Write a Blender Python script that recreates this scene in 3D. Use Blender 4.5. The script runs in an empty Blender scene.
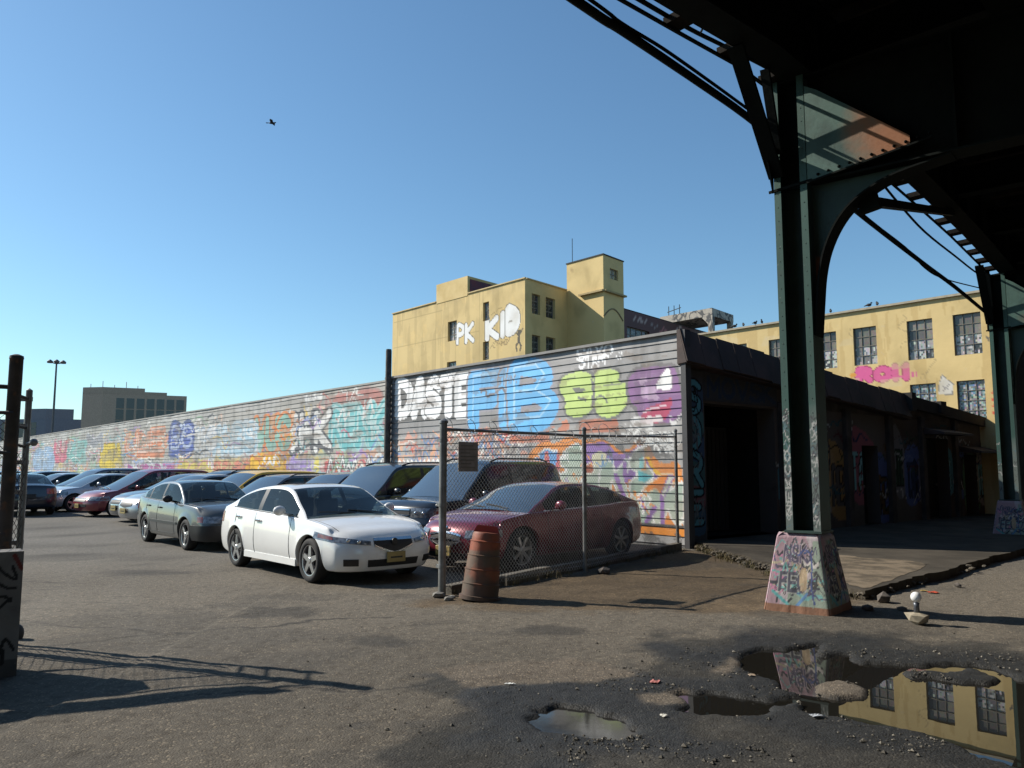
import bpy, bmesh, math, random
import numpy as np
from mathutils import Vector, Matrix

R = math.radians
scene = bpy.context.scene
random.seed(7)
RNG = np.random.RandomState(11)

# ------------------------------------------------------------------ camera, sky, sun, exposure
CAM_H = 1.55
PITCH = math.atan(86 / 800)
cam = bpy.data.cameras.new('camera')
cam.sensor_width = 36.0
cam.lens = 36.0 * 800 / 1024
cam.clip_start = 0.05
cam.clip_end = 6000
camo = bpy.data.objects.new('camera', cam)
scene.collection.objects.link(camo)
camo.location = (0, 0, CAM_H)
camo.rotation_euler = (math.pi / 2 + PITCH, 0, 0)
scene.camera = camo

SUN_EL = R(35.5)
SUN_H = Vector((-0.944, 0.33, 0)).normalized()
SUN_DIR = Vector((SUN_H.x * math.cos(SUN_EL), SUN_H.y * math.cos(SUN_EL), math.sin(SUN_EL)))
world = bpy.data.worlds.new("World")
scene.world = world
world.use_nodes = True
wn = world.node_tree
wn.nodes.clear()
sky = wn.nodes.new('ShaderNodeTexSky')
sky.sky_type = 'NISHITA'
sky.sun_disc = False
sky.sun_elevation = SUN_EL
sky.sun_rotation = math.atan2(SUN_H.x, SUN_H.y)
sky.altitude = 0
sky.air_density = 1.0
sky.dust_density = 0.35
sky.ozone_density = 1.2
bg = wn.nodes.new('ShaderNodeBackground')
bg.inputs['Strength'].default_value = 0.098
wo = wn.nodes.new('ShaderNodeOutputWorld')
tint = wn.nodes.new('ShaderNodeMix'); tint.data_type = 'RGBA'; tint.blend_type = 'MULTIPLY'
tint.inputs[0].default_value = 1.0; tint.inputs[7].default_value = (.72, .965, 1.06, 1)     # white balance of the camera
wn.links.new(sky.outputs['Color'], tint.inputs[6]); wn.links.new(tint.outputs[2], bg.inputs['Color'])
wn.links.new(bg.outputs['Background'], wo.inputs['Surface'])
sun = bpy.data.lights.new('sun', 'SUN')
sun.energy = 5.0
sun.angle = R(0.53)
sun.color = (1.0, 0.93, 0.82)
suno = bpy.data.objects.new('sun', sun)
scene.collection.objects.link(suno)
suno.rotation_euler = (-SUN_DIR).to_track_quat('-Z', 'Y').to_euler()
scene.view_settings.view_transform = 'Standard'
scene.view_settings.look = 'None'
scene.view_settings.gamma = 1.0
scene.view_settings.use_curve_mapping = False
scene.view_settings.exposure = 0.45

# ------------------------------------------------------------------ place frame
def V2(x, y): return np.array([x, y, 0.0])
C0 = V2(3.46, 16.25)                   # corner of the warehouse
D1 = V2(-.653, .757)                   # along the long metal wall, away from the corner
N1 = V2(-.757, -.653)                  # out of that wall, into the lot
D2 = V2(.64, .77)                      # along the railway
CC = V2(.77, -.64)                     # across the railway
DF = V2(.76, .65)                     # along the shaded facade
NF = V2(.65, -.76)                    # out of the facade, to the pavement
Z = np.array([0, 0, 1.0])
_c, _s = math.cos(PITCH), math.sin(PITCH)
def _ray(px, py):
    x = (px - 512) / 800; y = (384 - py) / 800
    return np.array([x, _c - y * _s, _s + y * _c])
def G(px, py, z=0.0):
    r = _ray(px, py); t = (z - CAM_H) / r[2]
    return np.array([0, 0, CAM_H]) + t * r
def WUV(px, py):
    r = _ray(px, py); o = np.array([0, 0, CAM_H])
    q = o + r * (np.dot(C0 - o, N1) / np.dot(r, N1))
    return float(np.dot(q - C0, D1)), float(q[2])

# ------------------------------------------------------------------ noise
def _h(ix, iy, seed):
    n = (ix.astype(np.int64) * 374761393 + iy.astype(np.int64) * 668265263 + seed * 974711) & 0x7fffffff
    n = ((n ^ (n >> 13)) * 1274126177) & 0x7fffffff
    return ((n ^ (n >> 16)) & 0xffff) / 65535.0
def vnoise(x, y, seed=0):
    x = np.asarray(x, float); y = np.asarray(y, float)
    ix = np.floor(x); iy = np.floor(y)
    fx = x - ix; fy = y - iy
    fx = fx * fx * (3 - 2 * fx); fy = fy * fy * (3 - 2 * fy)
    a = _h(ix, iy, seed); b = _h(ix + 1, iy, seed); c = _h(ix, iy + 1, seed); d = _h(ix + 1, iy + 1, seed)
    return (a * (1 - fx) + b * fx) * (1 - fy) + (c * (1 - fx) + d * fx) * fy
def fbm(x, y, seed=0, o=4):
    t = 0; a = .5; s = 0
    for i in range(o):
        t = t + a * vnoise(np.asarray(x) * 2 ** i, np.asarray(y) * 2 ** i, seed + i * 17); s += a; a *= .5
    return t / s
def sstep(x):
    x = np.clip(x, 0, 1); return x * x * (3 - 2 * x)

# ------------------------------------------------------------------ materials
def _nt(name):
    m = bpy.data.materials.new(name); m.use_nodes = True
    nt = m.node_tree
    return m, nt, nt.nodes['Principled BSDF'], nt.nodes['Material Output']
def rgba(c): return (c[0], c[1], c[2], 1.0)
def mix(nt, a, b, fac, mode='MIX'):
    n = nt.nodes.new('ShaderNodeMix'); n.data_type = 'RGBA'; n.blend_type = mode
    for s, v in ((6, a), (7, b)):
        if isinstance(v, (tuple, list)): n.inputs[s].default_value = rgba(v)
        else: nt.links.new(v, n.inputs[s])
    if isinstance(fac, (int, float)): n.inputs[0].default_value = fac
    else: nt.links.new(fac, n.inputs[0])
    return n.outputs[2]
def noise(nt, scale, detail=4, w=0.0, dist=0.0, vec=None, rough=.55):
    n = nt.nodes.new('ShaderNodeTexNoise'); n.noise_dimensions = '4D'
    n.inputs['Scale'].default_value = scale; n.inputs['Detail'].default_value = detail
    n.inputs['W'].default_value = w; n.inputs['Distortion'].default_value = dist
    n.inputs['Roughness'].default_value = rough
    if vec is None:
        tc = nt.nodes.new('ShaderNodeTexCoord'); vec = tc.outputs['Object']
    nt.links.new(vec, n.inputs['Vector'])
    return n.outputs['Fac']
def ramp(nt, src, lo, hi, a=0.0, b=1.0):
    n = nt.nodes.new('ShaderNodeMapRange'); n.clamp = True
    n.interpolation_type = 'SMOOTHSTEP'
    for k, v in (('From Min', lo), ('From Max', hi), ('To Min', a), ('To Max', b)): n.inputs[k].default_value = v
    nt.links.new(src, n.inputs['Value'])
    return n.outputs['Result']
def math_(nt, op, a, b=None):
    n = nt.nodes.new('ShaderNodeMath'); n.operation = op
    for i, v in enumerate((a, b)):
        if v is None: continue
        if isinstance(v, (int, float)): n.inputs[i].default_value = v
        else: nt.links.new(v, n.inputs[i])
    return n.outputs[0]
def bump(nt, bsdf, src, strength=.3, dist=.01):
    b = nt.nodes.new('ShaderNodeBump'); b.inputs['Strength'].default_value = strength
    b.inputs['Distance'].default_value = dist
    nt.links.new(src, b.inputs['Height']); nt.links.new(b.outputs['Normal'], bsdf.inputs['Normal'])
def pm(name, col, rough=.6, metal=0.0, col2=None, nscale=4, lo=.35, hi=.65, bumps=None, coat=0.0, spec=.5, fine=None):
    m, nt, p, o = _nt(name)
    p.inputs['Roughness'].default_value = rough; p.inputs['Metallic'].default_value = metal
    p.inputs['Coat Weight'].default_value = coat; p.inputs['Coat Roughness'].default_value = .04
    p.inputs['Specular IOR Level'].default_value = spec
    c2 = col2 if col2 else tuple(v * .8 for v in col)
    c = mix(nt, col, c2, ramp(nt, noise(nt, nscale, 5, w=sum(map(ord, name)) % 97), lo, hi))
    if fine:
        c = mix(nt, c, fine[1], ramp(nt, noise(nt, fine[0], 4, w=3.3), fine[2], fine[3]))
    nt.links.new(c, p.inputs['Base Color'])
    if bumps: bump(nt, p, noise(nt, bumps[0], 6), bumps[1], bumps[2])
    return m
def attr_mat(name, rough=.6, attr='paint', grime=(.06, .055, .05), gs=2.5, glo=.55, ghi=.85, gamt=.5, bumps=(20, .25, .01), spec=.4):
    m, nt, p, o = _nt(name)
    a = nt.nodes.new('ShaderNodeAttribute'); a.attribute_name = attr
    f = ramp(nt, noise(nt, gs, 7, dist=.4), glo, ghi, 0, gamt)
    c = mix(nt, a.outputs['Color'], grime, f)
    c = mix(nt, c, (.5, .48, .45), ramp(nt, noise(nt, gs * 9, 5, w=9), .62, .8, 0, .35))
    nt.links.new(c, p.inputs['Base Color'])
    p.inputs['Roughness'].default_value = rough; p.inputs['Specular IOR Level'].default_value = spec
    if bumps: bump(nt, p, noise(nt, bumps[0], 6), bumps[1], bumps[2])
    return m
def squig_mat(name, base, base2, layers, rough=.8, zfade=None, metal=0.0, spec=.3, bumps=(14, .3, .01)):
    m, nt, p, o = _nt(name)
    p.inputs['Roughness'].default_value = rough; p.inputs['Specular IOR Level'].default_value = spec
    c = mix(nt, base, base2, ramp(nt, noise(nt, 3, 6), .4, .65))
    zf = None
    if zfade:
        g = nt.nodes.new('ShaderNodeNewGeometry'); sx = nt.nodes.new('ShaderNodeSeparateXYZ')
        nt.links.new(g.outputs['Position'], sx.inputs[0])
        zf = ramp(nt, sx.outputs['Z'], zfade[0], zfade[1], 1, 0)
    for k, (col, sc, wd, cover) in enumerate(layers):
        n1 = noise(nt, sc, 1.5, w=k * 3.1 + 1, dist=.8)
        d = math_(nt, 'ABSOLUTE', math_(nt, 'SUBTRACT', n1, .5))
        f = ramp(nt, d, wd, wd * .55, 0, 1)
        n = f.node; n.inputs['From Min'].default_value = wd * .55; n.inputs['From Max'].default_value = wd
        n.inputs['To Min'].default_value = 1; n.inputs['To Max'].default_value = 0
        msk = ramp(nt, noise(nt, sc * .35, 2, w=k * 7.7), .5 - cover * .15, .56 - cover * .15)
        f = math_(nt, 'MULTIPLY', f, msk)
        if zf is not None: f = math_(nt, 'MULTIPLY', f, zf)
        c = mix(nt, c, col, f)
    nt.links.new(c, p.inputs['Base Color'])
    if bumps: bump(nt, p, noise(nt, bumps[0], 6), bumps[1], bumps[2])
    return m

# ------------------------------------------------------------------ objects
def tag(o, label=None, cat=None, group=None, kind=None):
    if label: o['label'] = label
    if cat: o['category'] = cat
    if group: o['group'] = group
    if kind: o['kind'] = kind
    return o
def thing(name, loc, label, cat, group=None, rz=0.0):
    o = bpy.data.objects.new(name, None); scene.collection.objects.link(o)
    o.empty_display_size = .2
    o.location = tuple(loc); o.rotation_euler = (0, 0, rz)
    return tag(o, label, cat, group)
def root_loc(p):
    v = Vector((0, 0, 0))
    while p is not None:
        v += p.location; p = p.parent
    return np.array(v)
def copy_tree(o, parent=None):
    c = o.copy(); scene.collection.objects.link(c); c.parent = parent
    for ch in o.children: copy_tree(ch, c)
    return c

class MB:
    def __init__(s): s.v = []; s.f = []; s.m = []; s.c = []
    def add(s, vs, fs, mi=0):
        o = len(s.v); s.v += [tuple(map(float, p)) for p in vs]
        s.f += [tuple(i + o for i in f) for f in fs]; s.m += [mi] * len(fs)
        return o
    def quad(s, a, b, c, d, mi=0): s.add([a, b, c, d], [(0, 1, 2, 3)], mi)
    def box(s, c, half, ax=None, mi=0, taper=1.0):
        c = np.array(c, float)
        ax = ax if ax is not None else (np.array([1, 0, 0.]), np.array([0, 1, 0.]), Z)
        vs = []
        for k in (-1, 1):
            t = taper if k > 0 else 1
            for i, j in ((-1, -1), (1, -1), (1, 1), (-1, 1)):
                vs.append(c + ax[0] * half[0] * i * t + ax[1] * half[1] * j * t + ax[2] * half[2] * k)
        s.add(vs, [(0, 3, 2, 1), (4, 5, 6, 7), (0, 1, 5, 4), (1, 2, 6, 5), (2, 3, 7, 6), (3, 0, 4, 7)], mi)
    def bar(s, p, q, w, h, up=(0, 0, 1), mi=0):
        p = np.array(p, float); q = np.array(q, float); d = q - p; L = np.linalg.norm(d); d = d / L
        u = np.array(up, float)
        if abs(np.dot(u, d)) > .98: u = np.array([1, 0, 0.])
        sd = np.cross(d, u); sd /= np.linalg.norm(sd); u = np.cross(sd, d)
        s.box((p + q) / 2, (w / 2, L / 2, h / 2), (sd, d, u), mi)
    def tube(s, pts, r, n=8, mi=0, cap=True):
        pts = [np.array(p, float) for p in pts]
        rs = r if isinstance(r, (list, tuple, np.ndarray)) else [r] * len(pts)
        rings = []; pu = None
        for i, p in enumerate(pts):
            d = pts[min(i + 1, len(pts) - 1)] - pts[max(i - 1, 0)]
            d = d / (np.linalg.norm(d) + 1e-9)
            u = pu if pu is not None else (Z if abs(d[2]) < .9 else np.array([1, 0, 0.]))
            a = u - d * np.dot(u, d); a /= np.linalg.norm(a) + 1e-9; pu = a
            b = np.cross(d, a)
            rings.append([p + rs[i] * (math.cos(t) * a + math.sin(t) * b) for t in [2 * math.pi * k / n for k in range(n)]])
        vs = [v for rg in rings for v in rg]; fs = []
        for i in range(len(pts) - 1):
            for k in range(n):
                k2 = (k + 1) % n
                fs.append((i * n + k, i * n + k2, (i + 1) * n + k2, (i + 1) * n + k))
        if cap:
            fs.append(tuple(range(n - 1, -1, -1))); e = (len(pts) - 1) * n
            fs.append(tuple(e + k for k in range(n)))
        s.add(vs, fs, mi)
    def lathe(s, prof, n=24, org=(0, 0, 0), ax=None, mi=0, close=False):
        # prof: (radius, height) ; ax = (a, b, axis)
        org = np.array(org, float)
        ax = ax if ax is not None else (np.array([1, 0, 0.]), np.array([0, 1, 0.]), Z)
        vs = []
        for r, h in prof:
            for k in range(n):
                t = 2 * math.pi * k / n
                vs.append(org + ax[0] * r * math.cos(t) + ax[1] * r * math.sin(t) + ax[2] * h)
        fs = []; m = len(prof)
        for i in range(m if close else m - 1):
            j = (i + 1) % m
            for k in range(n):
                k2 = (k + 1) % n
                fs.append((i * n + k, i * n + k2, j * n + k2, j * n + k))
        if not close:
            if prof[0][0] > 1e-6: fs.append(tuple(range(n - 1, -1, -1)))
            if prof[-1][0] > 1e-6: fs.append(tuple((m - 1) * n + k for k in range(n)))
        s.add(vs, fs, mi)
    def prism(s, poly, t, mi=0):
        # poly: list of 3D points in one plane, t: 3D thickness vector
        t = np.array(t, float); n = len(poly); p = [np.array(a, float) for a in poly]
        vs = p + [a + t for a in p]
        fs = [tuple(range(n - 1, -1, -1)), tuple(range(n, 2 * n))]
        fs += [(i, (i + 1) % n, n + (i + 1) % n, n + i) for i in range(n)]
        s.add(vs, fs, mi)
    def ball(s, c, r, sc=(1, 1, 1), n=10, mi=0):
        prof = [(max(r * math.sin(t), 1e-5), -r * math.cos(t)) for t in np.linspace(0, math.pi, n)]
        o = len(s.v); s.lathe(prof, n * 2, mi=mi)
        for i in range(o, len(s.v)):
            v = s.v[i]; s.v[i] = (v[0] * sc[0] + c[0], v[1] * sc[1] + c[1], v[2] * sc[2] + c[2])
    def build(s, name, mat, parent=None, world=True, smooth=False, weld=0.0, fixn=True, sub=0, colors=None, bevel=0.0, auto=None):
        me = bpy.data.meshes.new(name)
        v = np.array(s.v, float).reshape(-1, 3)
        if parent is not None and world: v = v - root_loc(parent)
        me.from_pydata(v.tolist(), [], s.f)
        for m in (mat if isinstance(mat, (list, tuple)) else [mat]): me.materials.append(m)
        me.polygons.foreach_set('material_index', s.m)
        if colors is not None:
            a = me.attributes.new('paint', 'FLOAT_COLOR', 'POINT')
            c4 = np.ones((len(v), 4)); c4[:, :3] = colors
            a.data.foreach_set('color', c4.ravel())
        if weld or fixn:
            bm = bmesh.new(); bm.from_mesh(me)
            if weld: bmesh.ops.remove_doubles(bm, verts=bm.verts, dist=weld)
            if fixn: bmesh.ops.recalc_face_normals(bm, faces=bm.faces)
            bm.to_mesh(me); bm.free()
        if smooth: me.polygons.foreach_set('use_smooth', [True] * len(me.polygons))
        me.update()
        o = bpy.data.objects.new(name, me); scene.collection.objects.link(o)
        if parent is not None: o.parent = parent
        if auto: 
            me.polygons.foreach_set('use_smooth', [True] * len(me.polygons))
            me.set_sharp_from_angle(angle=R(auto))
        if bevel:
            b = o.modifiers.new('bevel', 'BEVEL'); b.width = bevel; b.segments = 2; b.limit_method = 'ANGLE'; b.angle_limit = R(40)
        if sub:
            d = o.modifiers.new('sub', 'SUBSURF'); d.levels = sub; d.render_levels = sub
        return o

# ------------------------------------------------------------------ spray paint on a wall: colours computed per vertex
def seg_dist(u, v, pts):
    d = np.full(u.shape, 1e9)
    for (a, b), (c, e) in zip(pts[:-1], pts[1:]):
        dx, dy = c - a, e - b; L = dx * dx + dy * dy + 1e-12
        t = np.clip(((u - a) * dx + (v - b) * dy) / L, 0, 1)
        d = np.minimum(d, np.hypot(u - a - t * dx, v - b - t * dy))
    return d
def in_poly(u, v, pts):
    ins = np.zeros(u.shape, bool); n = len(pts)
    for i in range(n):
        (x1, y1), (x2, y2) = pts[i], pts[(i + 1) % n]
        if y1 == y2: continue
        c = ((y1 > v) != (y2 > v)) & (u < (x2 - x1) * (v - y1) / (y2 - y1) + x1)
        ins ^= c
    return ins
def smooth_line(pts, k=6, closed=False):
    P = [np.array(p, float) for p in pts]; n = len(P); out = []
    rng = range(n if closed else n - 1)
    for i in rng:
        if closed: a, b, c, d = P[i - 1], P[i], P[(i + 1) % n], P[(i + 2) % n]
        else: a, b, c, d = P[max(i - 1, 0)], P[i], P[i + 1], P[min(i + 2, n - 1)]
        for t in np.linspace(0, 1, k, endpoint=False):
            out.append(tuple(.5 * ((2 * b) + (c - a) * t + (2 * a - 5 * b + 4 * c - d) * t * t + (3 * b - a - 3 * c + d) * t ** 3)))
    if not closed: out.append(tuple(P[-1]))
    return out
class Canvas:
    def __init__(s, U, V, base):
        s.U = U; s.V = V; s.C = np.empty((len(U), 3)); s.C[:] = base
    def _sel(s, pts, pad):
        p = np.array(pts)
        return np.where((s.U > p[:, 0].min() - pad) & (s.U < p[:, 0].max() + pad) & (s.V > p[:, 1].min() - pad) & (s.V < p[:, 1].max() + pad))[0]
    def _put(s, idx, m, col, a=1.0, col2=None, vr=None):
        i = idx[m]
        if len(i) == 0: return
        if col2 is not None:
            t = np.clip((s.V[i] - vr[0]) / (vr[1] - vr[0] + 1e-6), 0, 1)[:, None]
            c = np.array(col) * (1 - t) + np.array(col2) * t
        else: c = np.array(col)
        s.C[i] = s.C[i] * (1 - a) + c * a
    def stroke(s, pts, w, col, a=1.0, ol=None, ow=.03):
        idx = s._sel(pts, w + ow)
        if len(idx) == 0: return
        d = seg_dist(s.U[idx], s.V[idx], pts)
        if ol is not None: s._put(idx, d < w / 2 + ow, ol, a)
        s._put(idx, d < w / 2, col, a)
    def poly(s, pts, col, a=1.0, ol=None, ow=.03, col2=None, sm=0):
        if sm: pts = smooth_line(pts, sm, True)
        idx = s._sel(pts, ow)
        if len(idx) == 0: return
        u, v = s.U[idx], s.V[idx]
        if ol is not None:
            s._put(idx, seg_dist(u, v, list(pts) + [pts[0]]) < ow, ol, a)
        p = np.array(pts)
        s._put(idx, in_poly(u, v, pts), col, a, col2, (p[:, 1].min(), p[:, 1].max()))
    def speck(s, u0, u1, v0, v1, col, scale, th, a=.8, seed=0):
        idx = np.where((s.U > u0) & (s.U < u1) & (s.V > v0) & (s.V < v1))[0]
        if len(idx) == 0: return
        n = fbm(s.U[idx] * scale, s.V[idx] * scale * 1.6, seed, 3)
        e = np.minimum(np.minimum(s.U[idx] - u0, u1 - s.U[idx]) / (.2 * (u1 - u0)), np.minimum(s.V[idx] - v0, v1 - s.V[idx]) / (.25 * (v1 - v0)))
        s._put(idx, n - .25 * (1 - np.clip(e, 0, 1)) > th, col, a)
LET = {
 'D': [[(0, 0), (0, 1), (.5, .97), (.9, .72), (.9, .3), (.5, .03), (0, 0)]],
 'A': [[(0, 0), (.45, 1), (.55, 1), (1, 0)], [(.2, .33), (.8, .33)]],
 'S': [[(1, .85), (.6, 1), (.15, .9), (.1, .62), (.5, .5), (.92, .38), (.9, .1), (.45, 0), (0, .12)]],
 'T': [[(0, 1), (1, 1)], [(.5, 1), (.5, 0)]],
 'E': [[(1, 1), (0, 1), (0, 0), (1, 0)], [(0, .5), (.8, .5)]],
 'F': [[(1, 1), (0, 1), (0, 0)], [(0, .52), (.8, .52)]],
 'I': [[(.5, 0), (.5, 1)]],
 'B': [[(0, 0), (0, 1), (.6, 1), (.85, .8), (.6, .54), (0, .52)], [(.6, .53), (1, .3), (.7, 0), (0, 0)]],
 'G': [[(.95, .82), (.6, 1), (.2, .9), (0, .5), (.2, .1), (.6, 0), (.95, .15), (.95, .48), (.55, .48)]],
 'K': [[(0, 0), (0, 1)], [(.95, 1), (.05, .5), (1, 0)]],
 'P': [[(0, 0), (0, 1), (.7, .98), (.95, .75), (.7, .5), (0, .48)]],
 'R': [[(0, 0), (0, 1), (.7, .98), (.95, .75), (.7, .5), (0, .48)], [(.45, .48), (1, 0)]],
 'O': [[(.5, 0), (.1, .2), (0, .5), (.1, .8), (.5, 1), (.9, .8), (1, .5), (.9, .2), (.5, 0)]],
 'L': [[(0, 1), (0, 0), (.9, 0)]],
 'N': [[(0, 0), (0, 1), (1, 0), (1, 1)]],
 'M': [[(0, 0), (.05, 1), (.5, .35), (.95, 1), (1, 0)]],
 'H': [[(0, 0), (0, 1)], [(1, 0), (1, 1)], [(0, .5), (1, .5)]],
 'U': [[(0, 1), (.05, .25), (.5, 0), (.95, .25), (1, 1)]],
 'C': [[(.95, .82), (.55, 1), (.1, .8), (0, .5), (.1, .2), (.55, 0), (.95, .18)]],
 'V': [[(0, 1), (.5, 0), (1, 1)]],
 'X': [[(0, 0), (1, 1)], [(0, 1), (1, 0)]],
 'Z': [[(0, 1), (1, 1), (0, 0), (1, 0)]],
 'W': [[(0, 1), (.25, 0), (.5, .65), (.75, 0), (1, 1)]],
 'Y': [[(0, 1), (.5, .5), (1, 1)], [(.5, .5), (.5, 0)]],
}
def text_on(cv, text, boxes, w, fill, ol, ow=.05, fill2=None):
    # boxes: per letter (u_left, u_right, v0, v1); u may run either way
    for ch, (ua, ub, v0, v1) in zip(text, boxes):
        strokes = [[(ua + (ub - ua) * x, v0 + (v1 - v0) * y) for x, y in (smooth_line(st, 5) if ch in 'DSBGOPRCU' else st)] for st in LET[ch]]
        for st in strokes: cv.stroke(st, w + 2 * ow, ol)
        for st in strokes: cv.stroke(st, w, fill)
        if fill2:
            for st in strokes: cv.stroke([(a, b + w * .2) for a, b in st], w * .3, fill2, .8)
def even_boxes(n, ua, ub, v0, v1, gap=.2):
    st = (ub - ua) / n
    return [(ua + st * (i + gap / 2), ua + st * (i + 1 - gap / 2), v0, v1) for i in range(n)]
def scribble(cv, rnd, u, v, w, h, sw, col, n=7):
    pts = [(u + w * (k / (n - 1)) + rnd.uniform(-.12, .12) * w, v + h * rnd.random()) for k in range(n)]
    cv.stroke(smooth_line(pts, 5), sw, col)
def color_grid(us, vs, P, DU, off=None):
    """a wall sheet: vertices at P + u DU + v Z (+ offset), returns MB, U, V"""
    U, V = np.meshgrid(us, vs, indexing='ij')
    X = P[None, None, :] + U[..., None] * DU[None, None, :] + V[..., None] * Z[None, None, :]
    return X, U, V
# ------------------------------------------------------------------ ground, puddles, pavement
ZW = -0.022
def _zp(lst): return [tuple(G(640 + x / 2.667, 620 + y / 2.667, ZW)[:2]) for x, y in lst]
def _zp2(lst): return [tuple(G(420 + x / 1.695, 560 + y / 1.695, ZW)[:2]) for x, y in lst]
WATER = [
    _zp([(255, 105), (300, 86), (350, 82), (470, 70), (490, 98), (545, 96), (600, 118), (700, 128), (770, 132), (850, 122), (940, 132), (990, 160), (1060, 175), (1250, 260), (1400, 400),
         (1200, 480), (1020, 405), (930, 372), (860, 345), (800, 328), (700, 300), (620, 285), (550, 272), (490, 262), (425, 240), (440, 214), (400, 190), (360, 165), (300, 150)]),
    _zp([(105, 208), (180, 196), (260, 206), (340, 221), (440, 206), (420, 232), (370, 236), (330, 254), (250, 262), (180, 256), (125, 245)]),
    _zp2([(185, 258), (240, 250), (300, 262), (360, 284), (352, 308), (290, 310), (230, 296), (190, 280)]),
]
ISLANDS = [
    _zp([(465, 172), (520, 160), (575, 168), (605, 188), (580, 208), (520, 214), (470, 205)]),
    _zp([(715, 143), (800, 140), (880, 135), (950, 160), (940, 178), (860, 172), (780, 160), (725, 156)]),
]
DRY = [   # pale worn patches
    _zp2([(20, 195), (110, 185), (260, 175), (360, 200), (330, 212), (200, 218), (90, 222)]),
    _zp2([(375, 236), (450, 228), (450, 250), (390, 252)]), ISLANDS[0],
    _zp2([(500, 195), (530, 170), (545, 180), (520, 200)]),
]
def sdist(x, y, poly):
    d = seg_dist(x, y, list(poly) + [poly[0]])
    return np.where(in_poly(x, y, poly), -d, d)
def water_sd(x, y):
    w = np.full(x.shape, 9.0)
    for p in WATER: w = np.minimum(w, sdist(x, y, p))
    for p in ISLANDS: w = np.maximum(w, -sdist(x, y, p))
    return w
def ground_h(x, y):
    x = np.asarray(x, float); y = np.asarray(y, float)
    near = np.exp(-np.maximum(0, np.hypot(x - 1, y - 7) - 8) / 12.0)
    h = (fbm(x * .9, y * .9, 3, 3) - .5) * .030 + (fbm(x * 6, y * 6, 5, 3) - .5) * .016 + (fbm(x * 22, y * 22, 6, 2) - .5) * .007
    h = np.maximum(h, -.014) * near
    m = (x > -3) & (x < 9) & (y > 2) & (y < 11)
    if m.any():
        xm, ym = x[m], y[m]
        f = water_sd(xm, ym) + (fbm(xm * 5, ym * 5, 9, 4) - .5) * .24
        k = sstep(f / .45)
        rough = (fbm(xm * 30, ym * 30, 10, 3) - .5) * .02 * (1 - sstep((f - .2) / .9))
        h[m] = np.where(f < 0, ZW + np.maximum(f * .45 - .006, -.06), (ZW + .012) * (1 - k) + h[m] * k + np.minimum(f, .05) * .25 + rough)
        h[m] = np.where((f >= 0) & (h[m] < ZW + .003), ZW + .003, h[m])
    return h
def ground_wet(x, y):
    w = np.zeros(x.shape)
    m = (x > -4) & (x < 12) & (y > 2) & (y < 12)
    xm, ym = x[m], y[m]
    f = water_sd(xm, ym)
    wm = 1 - sstep((f + (fbm(xm * 1.6, ym * 1.6, 21, 4) - .5) * 1.7 - .30) / .55)
    for p in DRY: wm = wm * sstep((sdist(xm, ym, p) + (fbm(xm * 8, ym * 8, 23, 3) - .5) * .2 + .04) / .1)
    w[m] = wm
    return w
def axis_lines(a, b, step, far, neg):
    c = list(np.arange(a, b + step / 2, step)); s = step
    up = []; v = c[-1]
    while v < far: s *= 1.13; v += s; up.append(v)
    dn = []; v = c[0]; s = step
    while v > -neg: s *= 1.13; v -= s; dn.append(v)
    return np.array(dn[::-1] + c + up)
gx = axis_lines(-4.2, 6.6, .036, 3500, 3500)
gy = axis_lines(3.6, 11.2, .036, 4500, 300)
XX, YY = np.meshgrid(gx, gy, indexing='ij')
xf_, yf_ = XX.ravel(), YY.ravel()
hz = ground_h(xf_, yf_)
wet = ground_wet(xf_, yf_)
# colours of the surface itself: dusty asphalt, brown earth strip, dark broken asphalt, light repairs
dust = fbm(xf_ * .35, yf_ * .35, 31, 5)
gcol = np.array([.122, .105, .082]) * (0.72 + .62 * dust)[:, None]
lot = sstep((np.dot(np.stack([xf_, yf_], 1) - C0[:2], N1[:2]) * 0 + (yf_ - 11)) / 6)
gcol = gcol * (1 - lot[:, None]) + np.array([.128, .119, .105]) * (.85 + .3 * fbm(xf_ * .8, yf_ * .8, 33, 4))[:, None] * lot[:, None]
EARTH = [(-.9, 9.5), (-.6, 10.1), (1.2, 12.4), (3.3, 15.8), (3.6, 15.5), (3.9, 12.6), (4.1, 9.6), (2.6, 9.0), (1.0, 9.1), (0, 9.25)]
ed = sdist(xf_, yf_, EARTH) + (fbm(xf_ * 3, yf_ * 3, 37, 4) - .5) * .7
em = (1 - sstep((ed + .1) / .5))[:, None]
gcol = gcol * (1 - em) + np.array([.105, .076, .046]) * (.65 + .7 * fbm(xf_ * 2.5, yf_ * 2.5, 39, 4))[:, None] * em
near_ = (1 - sstep((yf_ - 5.2) / 4.5))[:, None] * .24          # the street side is darker, oilier asphalt than the lot
gcol = gcol * (1 - near_) + np.array([.050, .043, .034]) * (.7 + .6 * fbm(xf_ * 1.3, yf_ * 1.3, 35, 4))[:, None] * near_
trk = np.zeros_like(xf_)
for off_ in (0, 1.5, 3.4, 4.9):                                   # wheel tracks polished into the lot entrance
    lx = -2.9 - off_ * .75 + (yf_ - 7) * -.55 + .25 * np.sin(yf_ * .5 + off_)
    trk = np.maximum(trk, np.exp(-((xf_ - lx) / .22) ** 2) * sstep((yf_ - 5) / 3))
trk = (trk * (.3 + .7 * fbm(xf_ * 1.2, yf_ * .5, 95, 3)) * .5)[:, None]
gcol = gcol * (1 - trk) + np.array([.15, .135, .112]) * trk
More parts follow.
